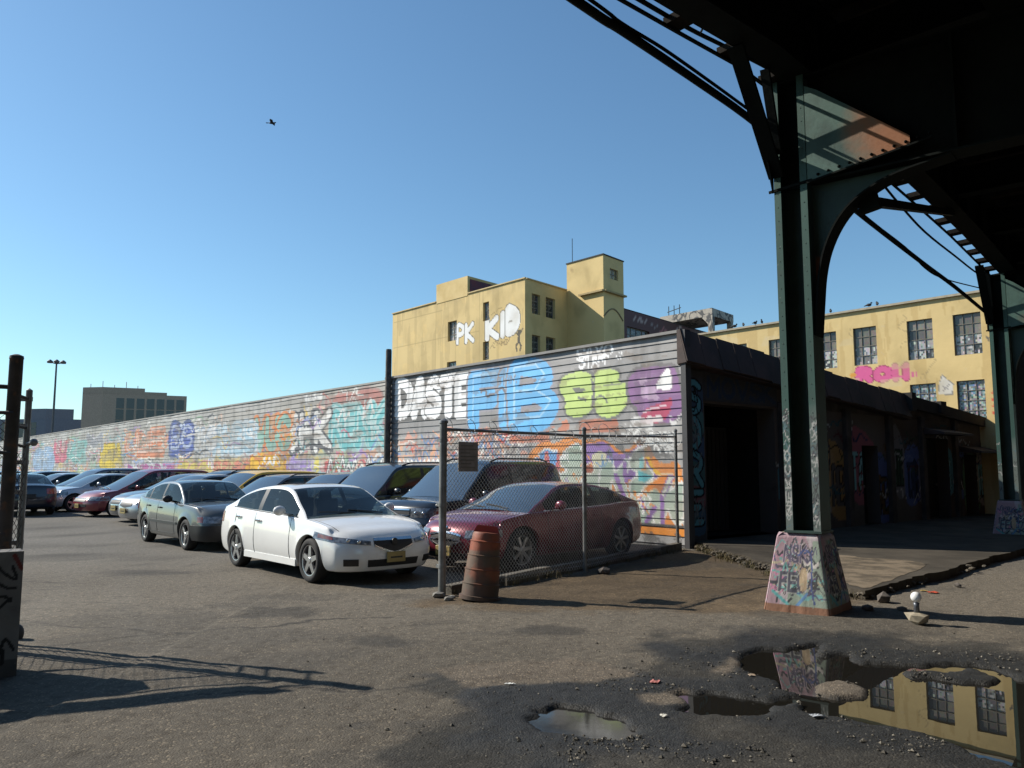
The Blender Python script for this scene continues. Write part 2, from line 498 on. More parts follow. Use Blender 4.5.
for ox, oy, orr in ((-5.6, 12.4, .5), (-3.9, 14.6, .35), (-8.2, 14.9, .5), (-1.2, 7.4, .3), (-2.6, 8.9, .4), (-6.2, 9.6, .35), (-10.5, 19, .6), (-12, 22, .6), (.4, 7.9, .3)):
    st = (1 - sstep((np.hypot((xf_ - ox) * .8, yf_ - oy) / orr - .6 + (fbm(xf_ * 5, yf_ * 5, 97, 4) - .5) * 1.1) / .5))[:, None] * .62
    gcol = gcol * (1 - st) + np.array([.030, .028, .025]) * st
for pa, pb_ in (((-7.5, 9.2), (-3.2, 7.9)), ((-3.2, 7.9), (-1.4, 8.6)), ((-9.5, 12.6), (-6.0, 11.2)), ((-2.2, 5.6), (.2, 6.3)), ((-5.2, 6.6), (-3.2, 7.9)), ((-16, 17), (-7, 14.2))):
    dd = seg_dist(xf_ + (fbm(xf_ * 2, yf_ * 2, 99, 4) - .5) * .5, yf_ + (fbm(xf_ * 2, yf_ * 2, 101, 4) - .5) * .5, [pa, pb_])
    st = (1 - sstep((dd - .012) / .02))[:, None] * .75
    gcol = gcol * (1 - st) + np.array([.022, .02, .018]) * st
crk = np.abs(fbm(xf_ * 1.1, yf_ * 1.1, 51, 5) - .5)
cm = ((1 - sstep((crk - .002) / .006)) * (fbm(xf_ * .25, yf_ * .25, 53, 3) > .5) * .45)[:, None]
gcol = gcol * (1 - cm) + np.array([.035, .033, .03]) * cm
tar = sstep((fbm(xf_ * .55 + 40, yf_ * .9, 57, 4) - .58) / .08)[:, None] * .4
gcol = gcol * (1 - tar) + np.array([.055, .05, .043]) * tar
BROKEN = _zp2([(70, 215), (200, 205), (330, 205), (420, 150), (520, 135), (640, 140), (800, 130), (1000, 165), (1060, 260), (1060, 420), (0, 420), (-60, 330), (40, 260)])
bd = sdist(xf_, yf_, BROKEN) + (fbm(xf_ * 2.2, yf_ * 2.2, 91, 5) - .5) * 1.3
bk = (1 - sstep((bd + .1) / .35))[:, None] * .84
for p in DRY: bk = bk * sstep((sdist(xf_, yf_, p) + .05 + (fbm(xf_ * 9, yf_ * 9, 61, 3) - .5) * .16) / .08)[:, None]
gcol = gcol * (1 - bk) + np.array([.031, .030, .027]) * (.6 + .8 * fbm(xf_ * 4, yf_ * 4, 93, 4))[:, None] * bk
gcol = gcol * (1 - wet[:, None] * .8) + np.array([.020, .020, .019]) * wet[:, None] * .8
for p in DRY:
    m = (1 - sstep((sdist(xf_, yf_, p) + (fbm(xf_ * 9, yf_ * 9, 61, 3) - .5) * .16) / .06))[:, None] * (1 - wet[:, None]) * .6
    gcol = gcol * (1 - m) + np.array([.13, .105, .08]) * m
nxg, nyg = len(gx), len(gy)
mb = MB()
mb.v = np.stack([xf_, yf_, hz], 1).tolist()
ii = (np.arange(nxg - 1)[:, None] * nyg + np.arange(nyg - 1)[None, :]).ravel()
mb.f = np.stack([ii, ii + nyg, ii + nyg + 1, ii + 1], 1).tolist(); mb.m = [0] * len(mb.f)
def ground_mat():
    m, nt, p, o = _nt('asphalt')
    a = nt.nodes.new('ShaderNodeAttribute'); a.attribute_name = 'paint'
    w = nt.nodes.new('ShaderNodeAttribute'); w.attribute_name = 'wet'
    c = a.outputs['Color']
    n1 = noise(nt, 60, 6, w=1, rough=.7); n2 = noise(nt, 160, 4, w=2, rough=.75); n3 = noise(nt, 14, 5, w=3)
    c = mix(nt, c, mix(nt, c, (.35, .35, .35), 1.0, 'MULTIPLY'), ramp(nt, n1, .5, .68, 0, .6))
    c = mix(nt, c, mix(nt, c, (2.3, 2.2, 2.1), 1.0, 'MULTIPLY'), ramp(nt, n2, .58, .72, 0, .5))
    c = mix(nt, c, mix(nt, c, (.6, .58, .56), 1.0, 'MULTIPLY'), ramp(nt, n3, .45, .7, 0, .8))
    v = nt.nodes.new('ShaderNodeTexVoronoi'); v.inputs['Scale'].default_value = 75
    tc = nt.nodes.new('ShaderNodeTexCoord'); nt.links.new(tc.outputs['Object'], v.inputs['Vector'])
    sep = nt.nodes.new('ShaderNodeSeparateColor'); nt.links.new(v.outputs['Color'], sep.inputs[0])
    c = mix(nt, c, mix(nt, c, (2.6, 2.5, 2.3), 1.0, 'MULTIPLY'), ramp(nt, sep.outputs[0], .90, .95, 0, .55))
    nt.links.new(c, p.inputs['Base Color'])
    nt.links.new(ramp(nt, w.outputs['Fac'], 0, 1, .93, .62), p.inputs['Roughness'])
    p.inputs['Specular IOR Level'].default_value = .25
    h = math_(nt, 'ADD', math_(nt, 'MULTIPLY', n1, .7), math_(nt, 'MULTIPLY', v.outputs['Distance'], -.8))
    bump(nt, p, math_(nt, 'ADD', h, math_(nt, 'MULTIPLY', n2, .4)), .55, .012)
    return m
M_ASPH = ground_mat()
gnd = mb.build('ground', M_ASPH, None, fixn=False, smooth=True, colors=gcol)
wa = gnd.data.attributes.new('wet', 'FLOAT', 'POINT'); wa.data.foreach_set('value', wet.astype(np.float32))
tag(gnd, kind='structure')

def water_mat():
    m, nt, p, o = _nt('puddle_water')
    p.inputs['Base Color'].default_value = (.012, .011, .009, 1); p.inputs['Roughness'].default_value = .0
    p.inputs['IOR'].default_value = 1.38; p.inputs['Specular IOR Level'].default_value = .5
    bump(nt, p, noise(nt, 3, 2), .02, .01)
    return m
M_WATER = water_mat()
P = np.vstack([np.array(w) for w in WATER]); a = P.min(0) - .3; b = P.max(0) + .3
XS = .95
mb = MB(); mb.quad((XS, a[1], ZW), (b[0], a[1], ZW), (b[0], b[1], ZW), (XS, b[1], ZW))
o = mb.build('puddle', M_WATER); tag(o, kind='structure')
M_WATER2 = pm('muddy_shallow_water', (.016, .014, .011), .07, col2=(.012, .011, .009), bumps=(5, .05, .01))
mb = MB(); mb.quad((a[0], a[1], ZW), (XS - .01, a[1], ZW), (XS - .01, b[1], ZW), (a[0], b[1], ZW))
o = mb.build('puddle', M_WATER2); tag(o, kind='structure')

# pavement slab in front of the shaded facade, broken along its edges
def pave_edge(P, Q, n, amp, seed):
    P = np.array(P); Q = np.array(Q); d = (Q - P) / np.linalg.norm(Q - P); nn = np.array([d[1], -d[0]]); out = []
    L = np.linalg.norm(Q - P)
    for t in np.linspace(0, 1, n):
        k = (vnoise(np.array([t * L * 2.2]), np.array([.5]), seed)[0] - .5) + .5 * (vnoise(np.array([t * L * 7]), np.array([.5]), seed + 1)[0] - .5)
        out.append(P + (Q - P) * t + nn * k * amp)
    return out
curbdir = np.array([.655, .755])
e0 = np.array([3.72, 15.9]); e1 = np.array([3.95, 12.7]); e2 = np.array([4.2, 9.75]); e3 = np.array([9.39, 14.92]); e4 = e3 + curbdir * 27
edge = pave_edge(e0, e1, 40, .22, 1)[:-1] + pave_edge(e1, e2, 60, .3, 2)[:-1] + pave_edge(e2, e3, 100, .13, 3)[:-1] + [e3, e4]
fend = C0[:2] + DF[:2] * 32
poly = edge + [fend, C0[:2] + DF[:2] * .3 - NF[:2] * .3]
PZ = .12
M_PAVE = pm('pavement_concrete', (.075, .064, .05), .95, col2=(.045, .039, .031), nscale=1.4, bumps=(25, .5, .01), fine=(45, (.03, .027, .022), .6, .72), spec=.15)  # slab colour darkened to stand in for its shade
M_PAVE2 = pm('pavement_worn_edge', (.19, .15, .105), .95, col2=(.08, .065, .047), nscale=3.5, bumps=(25, .6, .012), fine=(40, (.06, .05, .04), .56, .7), spec=.15)  # lighter colour of the painted sun patch, not a worn edge
mb = MB(); n = len(poly)
mb.v = [(p[0], p[1], PZ) for p in poly] + [(p[0], p[1], -.03) for p in poly]
mb.f = [tuple(range(n))] + [(i, n + i, n + (i + 1) % n, (i + 1) % n) for i in range(n)]; mb.m = [0] * len(mb.f)
pv = mb.build('pavement', M_PAVE, bevel=0.0)
tag(pv, kind='structure')
# pale corner of the slab, sunlight painted as a ragged sheet of lighter colour
sun_edge = pave_edge(e1 + np.array([.12, -.5]), e2 + np.array([.12, .12]), 40, .2, 5)[:-1] + pave_edge(e2 + np.array([.12, .12]), e2 + curbdir * 3.6 + np.array([-.06, .1]), 50, .1, 6)[:-1] + pave_edge(e2 + curbdir * 3.6 + np.array([-.06, .1]), e1 + np.array([1.3, 1.2]), 50, .5, 7)[:-1] + pave_edge(e1 + np.array([1.3, 1.2]), e1 + np.array([.12, -.5]), 30, .3, 8)[:-1]
mb = MB(); mb.add([(p[0], p[1], PZ + .004) for p in sun_edge], [tuple(range(len(sun_edge)))]); o = mb.build('pavement_sun_patch', M_PAVE2); tag(o, kind='structure')
# joints of the slab
mb = MB()
for k in range(1, 8):
    t = 3.1 * k
    P = np.array([4.2, 9.75]) + curbdir * t; q = P + np.array([-NF[0], -NF[1]]) * 3.2
    mb.bar((P[0] - .25, P[1] + .15, PZ + .002), (q[0], q[1], PZ + .002), .012, .005)
o = mb.build('pavement_joint', pm('joint_dirt', (.03, .027, .022), .95)); tag(o, kind='structure')
def hz_at(x, y): return float(ground_h(np.array([x], float), np.array([y], float))[0])
# ------------------------------------------------------------------ warehouse with the painted metal wall
S_END = 88.0; S_STEP = 11.15; WH = 4.36
LAP = .172
def lap_rows(h):
    rows = []                          # (height, offset)
    z = .05; rows.append((0.0, .0)); 
    while z < h - .02:
        top = min(z + LAP, h)
        rows.append((z - .003, .004))
        for k in range(6): rows.append((z + (top - z) * k / 5 * .985, .021 * (1 - k / 5.0) + .004))
        z += LAP
    return rows
def siding(s_cols, h, parent, painter, name):
    rows = lap_rows(h)
    vs = np.array([r[0] for r in rows]); of = np.array([r[1] for r in rows])
    U, V = np.meshgrid(s_cols, vs, indexing='ij')
    wob = (fbm(U * .7, V * .5, 71, 3) - .5) * .05
    X = C0 + U[..., None] * D1 + V[..., None] * Z + (of[None, :, None] + wob[..., None]) * N1
    X[..., 2] += ((fbm(U * .13, V * 0 + .3, 72, 2) - .5) * .14) * (V / h) + (fbm(U * .9, np.floor(V / LAP) * 3.1, 75, 2) - .5) * .022
    cv = Canvas(U.ravel(), V.ravel(), (.4, .4, .4)); painter(cv)
    # every board weathers a little differently
    b = np.floor((V.ravel() - .05) / LAP); pan = np.floor(U.ravel() / 3.05 + .37 * (b % 3))
    k = .84 + .3 * _h(b + 50, pan + 50, 3)
    streak = fbm(U.ravel() * 5, V.ravel() * .5, 77, 4)
    cv.C *= (k * (1.06 - .3 * sstep((streak - .5) / .25)))[:, None]
    rust = (fbm(U.ravel() * 1.7, V.ravel() * 5, 79, 5) > .67)
    cv.C[rust] = cv.C[rust] * .55 + np.array([.13, .09, .06]) * .45
    mb = MB(); mb.v = X.reshape(-1, 3).tolist(); nc, nr = U.shape
    i0 = (np.arange(nc - 1)[:, None] * nr + np.arange(nr - 1)[None, :]).ravel()
    mb.f = np.stack([i0, i0 + 1, i0 + nr + 1, i0 + nr], 1).tolist(); mb.m = [0] * len(mb.f)
    return mb.build(name, M_SIDING, parent, fixn=False, colors=np.clip(cv.C, 0, .9))
M_SIDING = attr_mat('painted_siding', rough=.55, grime=(.12, .11, .10), gs=1.6, glo=.58, ghi=.85, gamt=.45, bumps=(9, .12, .02))

def wz(ox, oy, sc, pts): return [WUV(ox + x / sc, oy + y / sc) for x, y in pts]
def paint_right(cv):
    rnd = random.Random(5)
    U, V = cv.U, cv.V
    cv.C[:] = (.25, .245, .245)
    lowm = V < 2.55 + .15 * (fbm(U * 2, V, 3, 2) - .5)
    cv.C[lowm] = (.34, .33, .32)
    top = V > 4.0
    cv.C[top & (U > 6)] = (.33, .32, .32)
    # busy lower left field: peach and red scribble, bricks, torn posters
    cv.speck(4.3, 11.2, 1.75, 2.75, (.62, .30, .22), 3.5, .5, .75, 1)
    cv.speck(3.0, 7.2, 1.9, 2.75, (.50, .16, .08), 2.4, .55, .8, 2)
    for _ in range(55): scribble(cv, rnd, rnd.uniform(4.5, 10.6), rnd.uniform(1.7, 2.35), rnd.uniform(.5, 1.2), .4, rnd.uniform(.03, .07), rnd.choice([(.7, .66, .62), (.5, .1, .08), (.2, .18, .2), (.65, .35, .22), (.16, .24, .4)]))
    cv.poly([(11.1, 1.55), (11.1, 1.78), (8.2, 1.74), (8.2, 1.55)], (.06, .06, .07))
    sc = []
    for k in range(13): sc += [(11.0 - k * .22, 1.70), (10.9 - k * .22, 1.84)]
    cv.stroke(sc, .05, (.75, .74, .72))
    cv.poly([(2.9, 2.66), (2.9, 2.35), (1.7, 2.38), (1.75, 2.72)], (.42, .13, .07), .85)
    cv.poly([(5.4, 2.55), (5.4, 2.2), (4.0, 2.2), (4.2, 2.6)], (.45, .14, .08), .6)
    # mural of the lower right (wild style letters on a purple and orange cloud)
    w3 = lambda pts: wz(545, 420, 5.907, pts)
    cv.poly(w3([(-120, 330), (-90, 200), (0, 130), (60, 140), (150, 100), (220, 120), (300, 120), (350, 118), (400, 150), (450, 180), (500, 170), (540, 130), (600, 110), (640, 200), (690, 260), (780, 250), (815, 330), (815, 620), (520, 620), (400, 460), (150, 450), (-40, 420)]), (.66, .25, .07), 1, sm=4)
    cv.poly(w3([(240, 160), (300, 140), (350, 130), (400, 170), (430, 200), (500, 190), (560, 150), (590, 190), (620, 270), (690, 330), (640, 380), (560, 330), (480, 360), (380, 300), (250, 300)]), (.27, .16, .40), 1, sm=4)
    cv.poly(w3([(-110, 330), (-60, 240), (0, 180), (50, 190), (80, 200), (85, 330), (40, 390), (-60, 400)]), (.14, .32, .58), 1, ol=(.7, .7, .68), ow=.04, sm=3)
    cv.poly(w3([(0, 200), (25, 195), (30, 320), (60, 330), (75, 200), (88, 200), (85, 350), (40, 390), (5, 330)]), (.52, .10, .09), .9, sm=2)
    mint = (.30, .40, .33); mint2 = (.50, .53, .45)
    letters = [
        [(110, 210), (150, 170), (215, 165), (215, 370), (120, 380), (95, 330), (140, 300), (100, 260)],
        [(235, 330), (270, 300), (330, 270), (320, 400), (290, 440), (235, 420)],
        [(340, 270), (400, 255), (410, 320), (470, 250), (490, 260), (470, 380), (500, 440), (450, 460), (400, 350), (380, 430), (330, 420)],
        [(500, 260), (545, 180), (575, 190), (590, 260), (640, 330), (590, 380), (560, 440), (520, 440), (505, 380), (555, 320)],
        [(600, 430), (640, 400), (680, 420), (700, 350), (745, 335), (755, 355), (735, 430), (800, 380), (812, 400), (812, 600), (760, 590), (730, 520), (690, 600), (630, 610), (600, 530)],
        [(500, 460), (580, 450), (620, 470), (600, 520), (640, 600), (560, 600), (535, 520), (480, 500)],
    ]
    for k, L in enumerate(letters):
        cv.poly(w3(L), mint if k % 2 else mint2, 1, ol=(.74, .74, .70), ow=.05, col2=mint2 if k % 2 else mint, sm=3)
    cv.poly(w3([(285, 210), (330, 188), (362, 205), (365, 250), (325, 275), (290, 262)]), (.66, .63, .45), 1, sm=4)
    cv.poly(w3([(245, 275), (280, 262), (292, 300), (270, 318), (245, 305)]), (.33, .10, .06), 1, ol=(.7, .68, .6), ow=.03, sm=3)
    cv.poly(w3([(555, 300), (640, 335), (590, 370), (555, 360)]), (.12, .42, .46), 1)
    cv.poly(w3([(560, 230), (575, 180), (585, 280), (560, 300)]), (.24, .55, .55), .9)
    for L in ([(420, 330), (470, 460)], [(480, 360), (470, 260)], [(560, 470), (590, 520)], [(690, 360), (700, 620)], [(600, 600), (650, 520)]):
        cv.stroke(w3(L), .12, (.27, .15, .38))
    cv.poly(w3([(590, 405), (650, 360), (690, 330), (780, 320), (790, 350), (720, 390), (690, 440), (660, 400), (610, 430)]), (.70, .23, .05), 1, ol=(.75, .6, .4), ow=.03)
    cv.poly(w3([(690, 440), (735, 335), (760, 340), (745, 370), (700, 460)]), (.62, .64, .55), 1, ol=(.3, .17, .4), ow=.03)
    cv.poly(w3([(585, 120), (610, 200), (640, 270), (690, 320), (660, 330), (620, 270), (590, 200)]), (.72, .42, .06), 1)
    for _ in range(16): scribble(cv, rnd, rnd.uniform(.2, 4.2), rnd.uniform(.5, 1.9), rnd.uniform(.2, .5), .4, .03, rnd.choice([(.8, .8, .78), (.3, .18, .42), (.16, .3, .5), (.7, .3, .1)]))
    cv.speck(0, 2.2, 1.7, 2.45, (.10, .10, .10), 4, .5, .8, 7)
    cv.speck(0, 1.2, 1.9, 2.5, (.62, .62, .6), 6, .55, .9, 8)
    for _ in range(8): scribble(cv, rnd, rnd.uniform(.1, 1.3), rnd.uniform(1.75, 2.2), .5, .3, .035, (.7, .7, .68))
    cv.poly([(0, .36), (2.4, .36), (2.6, .28), (2.6, .17), (0, .22)], (.66, .25, .05))
    cv.poly([(0, .45), (2.2, .45), (2.2, .38), (0, .38)], (.05, .05, .05))
    m = (V < .22) & (U < 3); cv.C[m] = (.30, .30, .30)
    cv.speck(0, 3, -.1, .28, (.08, .08, .08), 6, .5, .8, 12)
    # white hollow letters upper left
    w1 = lambda pts: wz(385, 350, 6.4, pts)
    cv.poly(w1([(66, 190), (180, 178), (380, 150), (545, 138), (548, 300), (520, 330), (545, 360), (545, 425), (470, 440), (380, 440), (200, 446), (75, 446)]), (.10, .10, .10), 1, ol=(.09, .09, .09), ow=.05)
    bx = []
    for a, b in ((80, 175), (185, 265), (275, 350), (362, 455), (462, 540)):
        t = a / 540.0
        (ua, v1) = w1([(a, 190 - 42 * t)])[0]; (ub, v0) = w1([(b, 440)])[0]
        bx.append((ua - .06, ub + .06, v0 + .16, v1 - .18))
    text_on(cv, 'DASTE', bx, .355, (.80, .80, .80), (.10, .10, .10), .035)
    for _ in range(5): scribble(cv, rnd, rnd.uniform(7.3, 10), rnd.uniform(3.9, 4.1), .5, .2, .02, (.25, .25, .26))
    # blue letters
    (b0, bt) = w1([(565, 150)])[0]; (b1, bb) = wz(540, 330, 6.4, [(105, 580)])[0]
    bx = [(b0 - .05, b0 - 1.0, 2.78, 3.95), (b0 - 1.18, b0 - 1.5, 2.78, 3.9), (b0 - 1.72, b1 + .15, 2.72, 4.02)]
    text_on(cv, 'FIB', bx, .50, (.14, .42, .72), (.26, .25, .28), .07)
    for ch, st in zip('FIB', bx):
        ua, ub, v0, v1 = st
        for s_ in LET[ch]: cv.stroke([(ua + (ub - ua) * x + .03, v0 + (v1 - v0) * y + .1) for x, y in s_], .05, (.5, .68, .8), .6)
    text_on(cv, 'THM', even_boxes(3, 5.9, 5.1, 3.72, 3.95), .03, (.2, .2, .24), (.2, .2, .24), 0)
    scribble(cv, rnd, 5.6, 3.45, .9, .3, .07, (.15, .14, .16))
    # lime letters
    w2 = lambda pts: wz(540, 330, 6.4, pts)
    lime = (.45, .57, .19); dk = (.13, .13, .13)
    cv.poly(w2([(130, 390), (150, 310), (260, 270), (340, 300), (350, 380), (350, 480), (310, 540), (230, 565), (170, 530), (165, 450)]), lime, 1, ol=dk, ow=.07, sm=4)
    cv.poly(w2([(345, 300), (400, 255), (500, 270), (505, 335), (550, 350), (560, 430), (540, 500), (470, 560), (390, 555), (350, 490), (352, 400)]), lime, 1, ol=dk, ow=.07, sm=4)
    cv.stroke(w2([(350, 290), (352, 480)]), .06, dk)
    cv.poly(w2([(215, 375), (290, 380), (285, 400), (245, 410), (220, 395)]), (.13, .14, .12), 1, sm=3)
    cv.stroke(w2([(250, 440), (295, 450)]), .07, (.13, .14, .12))
    cv.stroke(smooth_line(w2([(350, 460), (375, 430), (410, 430), (432, 465)])), .05, (.13, .14, .12))
    cv.stroke(w2([(410, 360), (460, 350), (520, 352)]), .04, (.2, .22, .16))
    cv.stroke(w2([(180, 320), (230, 310)]), .05, (.25, .3, .15))
    # purple letter with a white wedge and a crimson foot
    cv.poly(w2([(565, 340), (600, 280), (680, 245), (800, 240), (870, 260), (905, 420), (915, 520), (840, 590), (720, 600), (640, 560), (620, 500), (580, 460)]), (.19, .09, .22), 1, ol=(.12, .11, .12), ow=.08, sm=4)
    cv.speck(*sorted([w2([(620, 0)])[0][0], w2([(760, 0)])[0][0]]), 2.95, 3.5, (.55, .42, .55), 3, .5, .6, 21)
    cv.poly(w2([(750, 375), (770, 310), (810, 252), (835, 270), (845, 330), (835, 380)]), (.80, .79, .78), 1, ol=(.2, .13, .2), ow=.03, sm=3)
    cv.poly(w2([(640, 590), (680, 510), (770, 470), (845, 440), (840, 500), (810, 570), (720, 605)]), (.33, .035, .09), 1, sm=3)
    cv.stroke(smooth_line(w2([(600, 330), (640, 370), (700, 330), (745, 290)])), .05, (.17, .1, .2))
    cv.stroke(smooth_line(w2([(660, 530), (740, 500), (810, 490)])), .035, (.62, .5, .55))
    cv.speck(0, 1.7, 2.4, 2.72, (.66, .65, .64), 5, .5, .8, 23)
    g_ = cv.C.mean(1, keepdims=True); cv.C[:] = np.clip((g_ + (cv.C - g_) * 1.12) * .93, .01, .85)
    # white hand styles above the lime letters
    for tx, bxs in (('SAXO', (235, 470, 205, 160)), ('STAM', (250, 420, 250, 205))):
        a = w2([(bxs[0], bxs[2])])[0]; b = w2([(bxs[1], bxs[3])])[0]
        text_on(cv, tx, even_boxes(4, a[0], b[0], a[1], a[1] + .28, .15), .055, (.78, .78, .78), (.45, .44, .44), .0)
    a = w2([(480, 195)])[0]
    for k in range(3): cv.stroke([(a[0] - .05 - k * .06, a[1]), (a[0] - .09 - k * .06, a[1] + .14)], .035, (.78, .78, .78))
    for _ in range(7): scribble(cv, rnd, rnd.uniform(.2, 2.2), rnd.uniform(3.65, 3.95), .4, .25, .02, (.24, .24, .25))

def paint_left(cv):
    rnd = random.Random(9); U, V = cv.U, cv.V
    cv.C[:] = (.44, .43, .41)
    old = fbm(U * .22, V * .6, 81, 4)
    cv.C[old > .55] = (.37, .355, .33)
    def box(p0, p1):       # screen box of the photograph -> place on the wall
        a = WUV(*p0); b = WUV(*p1)
        return a[0], b[0], b[1], a[1]
    def piece(p0, p1, word, fill, ol, w=.4, bg_=None, fill2=None, ow=.07):
        u0, u1, v0, v1 = box(p0, p1)
        if bg_: cv.speck(min(u0, u1) - .6, max(u0, u1) + .6, v0 - .2, v1 + .2, bg_, 1.6, .45, .75, rnd.randint(0, 999))
        n = len(word); wd = abs(u1 - u0) / n
        text_on(cv, word, even_boxes(n, u0, u1, v0 + .15, v1 - .15, .12), min(w, wd * .45), fill, ol, ow, fill2)
        for _ in range(int(n * 2)):
            scribble(cv, rnd, rnd.uniform(min(u0, u1), max(u0, u1)), rnd.uniform(v0, v1 - .4), wd * .8, .6, rnd.uniform(.03, .09), rnd.choice([fill, ol, (.75, .74, .72), fill2 or ol]))
    tl = (.20, .46, .48); wh = (.74, .73, .71); bk = (.10, .10, .11)
    # background washes so that hardly a board is bare below the top third
    pal = [(.55, .28, .18), (.25, .45, .47), (.62, .60, .57), (.52, .24, .30), (.24, .32, .5), (.6, .46, .18), (.36, .27, .45), (.65, .62, .6), (.3, .42, .3), (.66, .5, .42)]
    s = 11.3
    while s < 86:
        w = rnd.uniform(1.0, 3.2)
        cv.speck(s, s + w * 1.5, rnd.uniform(1.2, 2.6), rnd.uniform(2.9, 3.9), rnd.choice(pal), rnd.uniform(.7, 1.6), .46, .55, rnd.randint(0, 999))
        cv.speck(s, s + w * 1.4, .3, rnd.uniform(1.5, 2.1), rnd.choice(pal), rnd.uniform(1, 2), .45, .75, rnd.randint(0, 999))
        for _ in range(5): scribble(cv, rnd, s, rnd.uniform(.9, 3.5), w * rnd.uniform(.4, 1), .6, rnd.uniform(.03, .10), rnd.choice(pal + [wh, bk, wh]))
        s += w * .62
    piece((332, 396), (386, 420), 'SB', (.42, .2, .18), (.33, .22, .2), .3, (.45, .33, .3))
    piece((332, 408), (386, 446), 'RENK', tl, (.42, .6, .6), .42, (.3, .48, .5), (.55, .66, .66))
    piece((288, 414), (330, 452), 'OHK', wh, bk, .34, (.6, .58, .55), ow=.10)
    u0, u1, v0, v1 = box((286, 450), (328, 458)); scribble(cv, rnd, u1, v0, u0 - u1, .5, .12, bk)
    piece((256, 418), (290, 450), 'VUC', (.30, .46, .40), (.62, .25, .12), .38, (.64, .36, .2), ow=.12)
    piece((215, 426), (256, 452), 'AWBS', (.42, .55, .63), (.62, .66, .68), .4, (.52, .58, .62), wh)
    piece((190, 430), (216, 450), 'NIO', (.60, .60, .60), (.35, .42, .5), .4, (.62, .6, .57))
    piece((172, 427), (192, 452), 'BG', (.10, .13, .34), (.07, .09, .2), .6, (.4, .42, .5), (.5, .55, .65), ow=.15)
    piece((126, 432), (164, 455), 'ULE', (.58, .26, .17), (.62, .58, .5), .5, (.6, .3, .2), (.65, .55, .5))
    piece((101, 446), (121, 467), 'SEA', (.62, .48, .12), (.30, .22, .08), .5, (.6, .5, .25))
    piece((86, 436), (103, 450), 'M', (.28, .28, .30), (.5, .5, .5), .5, None)
    piece((68, 444), (86, 462), 'KE', (.24, .42, .40), (.4, .45, .45), .5, (.35, .45, .45))
    piece((55, 444), (66, 460), 'LU', (.56, .18, .24), (.3, .12, .15), .6, (.5, .26, .28))
    piece((34, 452), (54, 468), 'OB', (.34, .44, .58), (.5, .55, .6), .8, (.4, .5, .6))
    # bottom row
    piece((128, 464), (175, 478), 'NOCE', (.42, .16, .32), (.5, .5, .55), .3, (.35, .4, .55))
    piece((178, 462), (212, 474), 'SAG', (.62, .52, .2), (.55, .3, .3), .3, (.55, .5, .35))
    piece((215, 461), (252, 473), 'ERSA', (.58, .26, .2), (.6, .5, .3), .3, (.6, .42, .3))
    piece((252, 457), (294, 472), 'HTI', (.72, .45, .05), (.45, .2, .1), .4, (.68, .42, .08))
    piece((292, 461), (312, 471), 'SO', (.36, .27, .55), (.5, .45, .6), .35, (.45, .38, .55))
    piece((312, 457), (322, 472), 'I', (.66, .58, .22), (.5, .5, .4), .5, None)
    u0, u1, v0, v1 = box((328, 455), (386, 474))
    cv.speck(u1 - .2, u0 + .2, v0 - .6, v1 - .15, (.45, .12, .13), 1.5, .4, .9, 5); cv.speck(u1, u0, v0 - .6, v1 - .3, (.62, .3, .12), 2.2, .55, .9, 6)
    zz = []
    for k in range(9): zz += [(u0 + (u1 - u0) * k / 9, v1 - .62), (u0 + (u1 - u0) * (k + .5) / 9, v1 - .08 - .2 * (k % 2))]
    cv.stroke(zz, .16, bk); cv.stroke(zz, .08, (.8, .8, .78))
    piece((306, 392), (322, 402), 'UN', wh, (.5, .5, .5), .16, None, ow=.02)
    # throw-ups gone over again and again: short strokes of many hands
    for _ in range(90):
        s = 11.4 + 70 * rnd.random() ** 1.3
        scribble(cv, rnd, s, rnd.uniform(.8, 3.4), rnd.uniform(.4, 1.6) * (1 + s / 40), rnd.uniform(.2, .7), rnd.uniform(.03, .08), rnd.choice([bk, wh, wh, (.4, .39, .37), (.5, .5, .48)] + pal), 5)
    # grime over the far half
    m = fbm(U * .6, V * 3, 91, 4) > .62
    cv.C[m] = cv.C[m] * .6 + np.array([.34, .33, .30]) * .3
    g_ = cv.C.mean(1, keepdims=True); cv.C[:] = np.clip((g_ + (cv.C - g_) * 1.35) * .78, .01, .85)

ware = thing('warehouse', C0, 'low warehouse with big white, blue and lime letters on grey siding, garage front in shade', 'warehouse')
siding(np.arange(-.07, S_STEP + .001, .036), WH, ware, paint_right, 'metal_siding')
mb = MB()
mb.box(C0 + D1 * S_STEP / 2 - N1 * .05 + Z * (WH + .02), (S_STEP / 2 + .1, .14, .03), (D1, N1, Z))
mb.build('parapet_cap', pm('cap_metal', (.22, .21, .20), .6), ware)
cols = [S_STEP + .02]
while cols[-1] < S_END: cols.append(cols[-1] + max(.05, .0045 * cols[-1]))
longw = thing('metal_wall', C0 + D1 * S_STEP, 'long low metal wall covered in faded pastel graffiti behind the row of parked cars', 'wall')
siding(np.array(cols), WH - .06, longw, paint_left, 'metal_siding')
mb = MB(); mb.box(C0 + D1 * (S_STEP + S_END) / 2 - N1 * .06 + Z * (WH - .05), ((S_END - S_STEP) / 2, .1, .03), (D1, N1, Z))
mb.build('parapet_cap', pm('cap_metal_far', (.3, .29, .27), .6), longw)
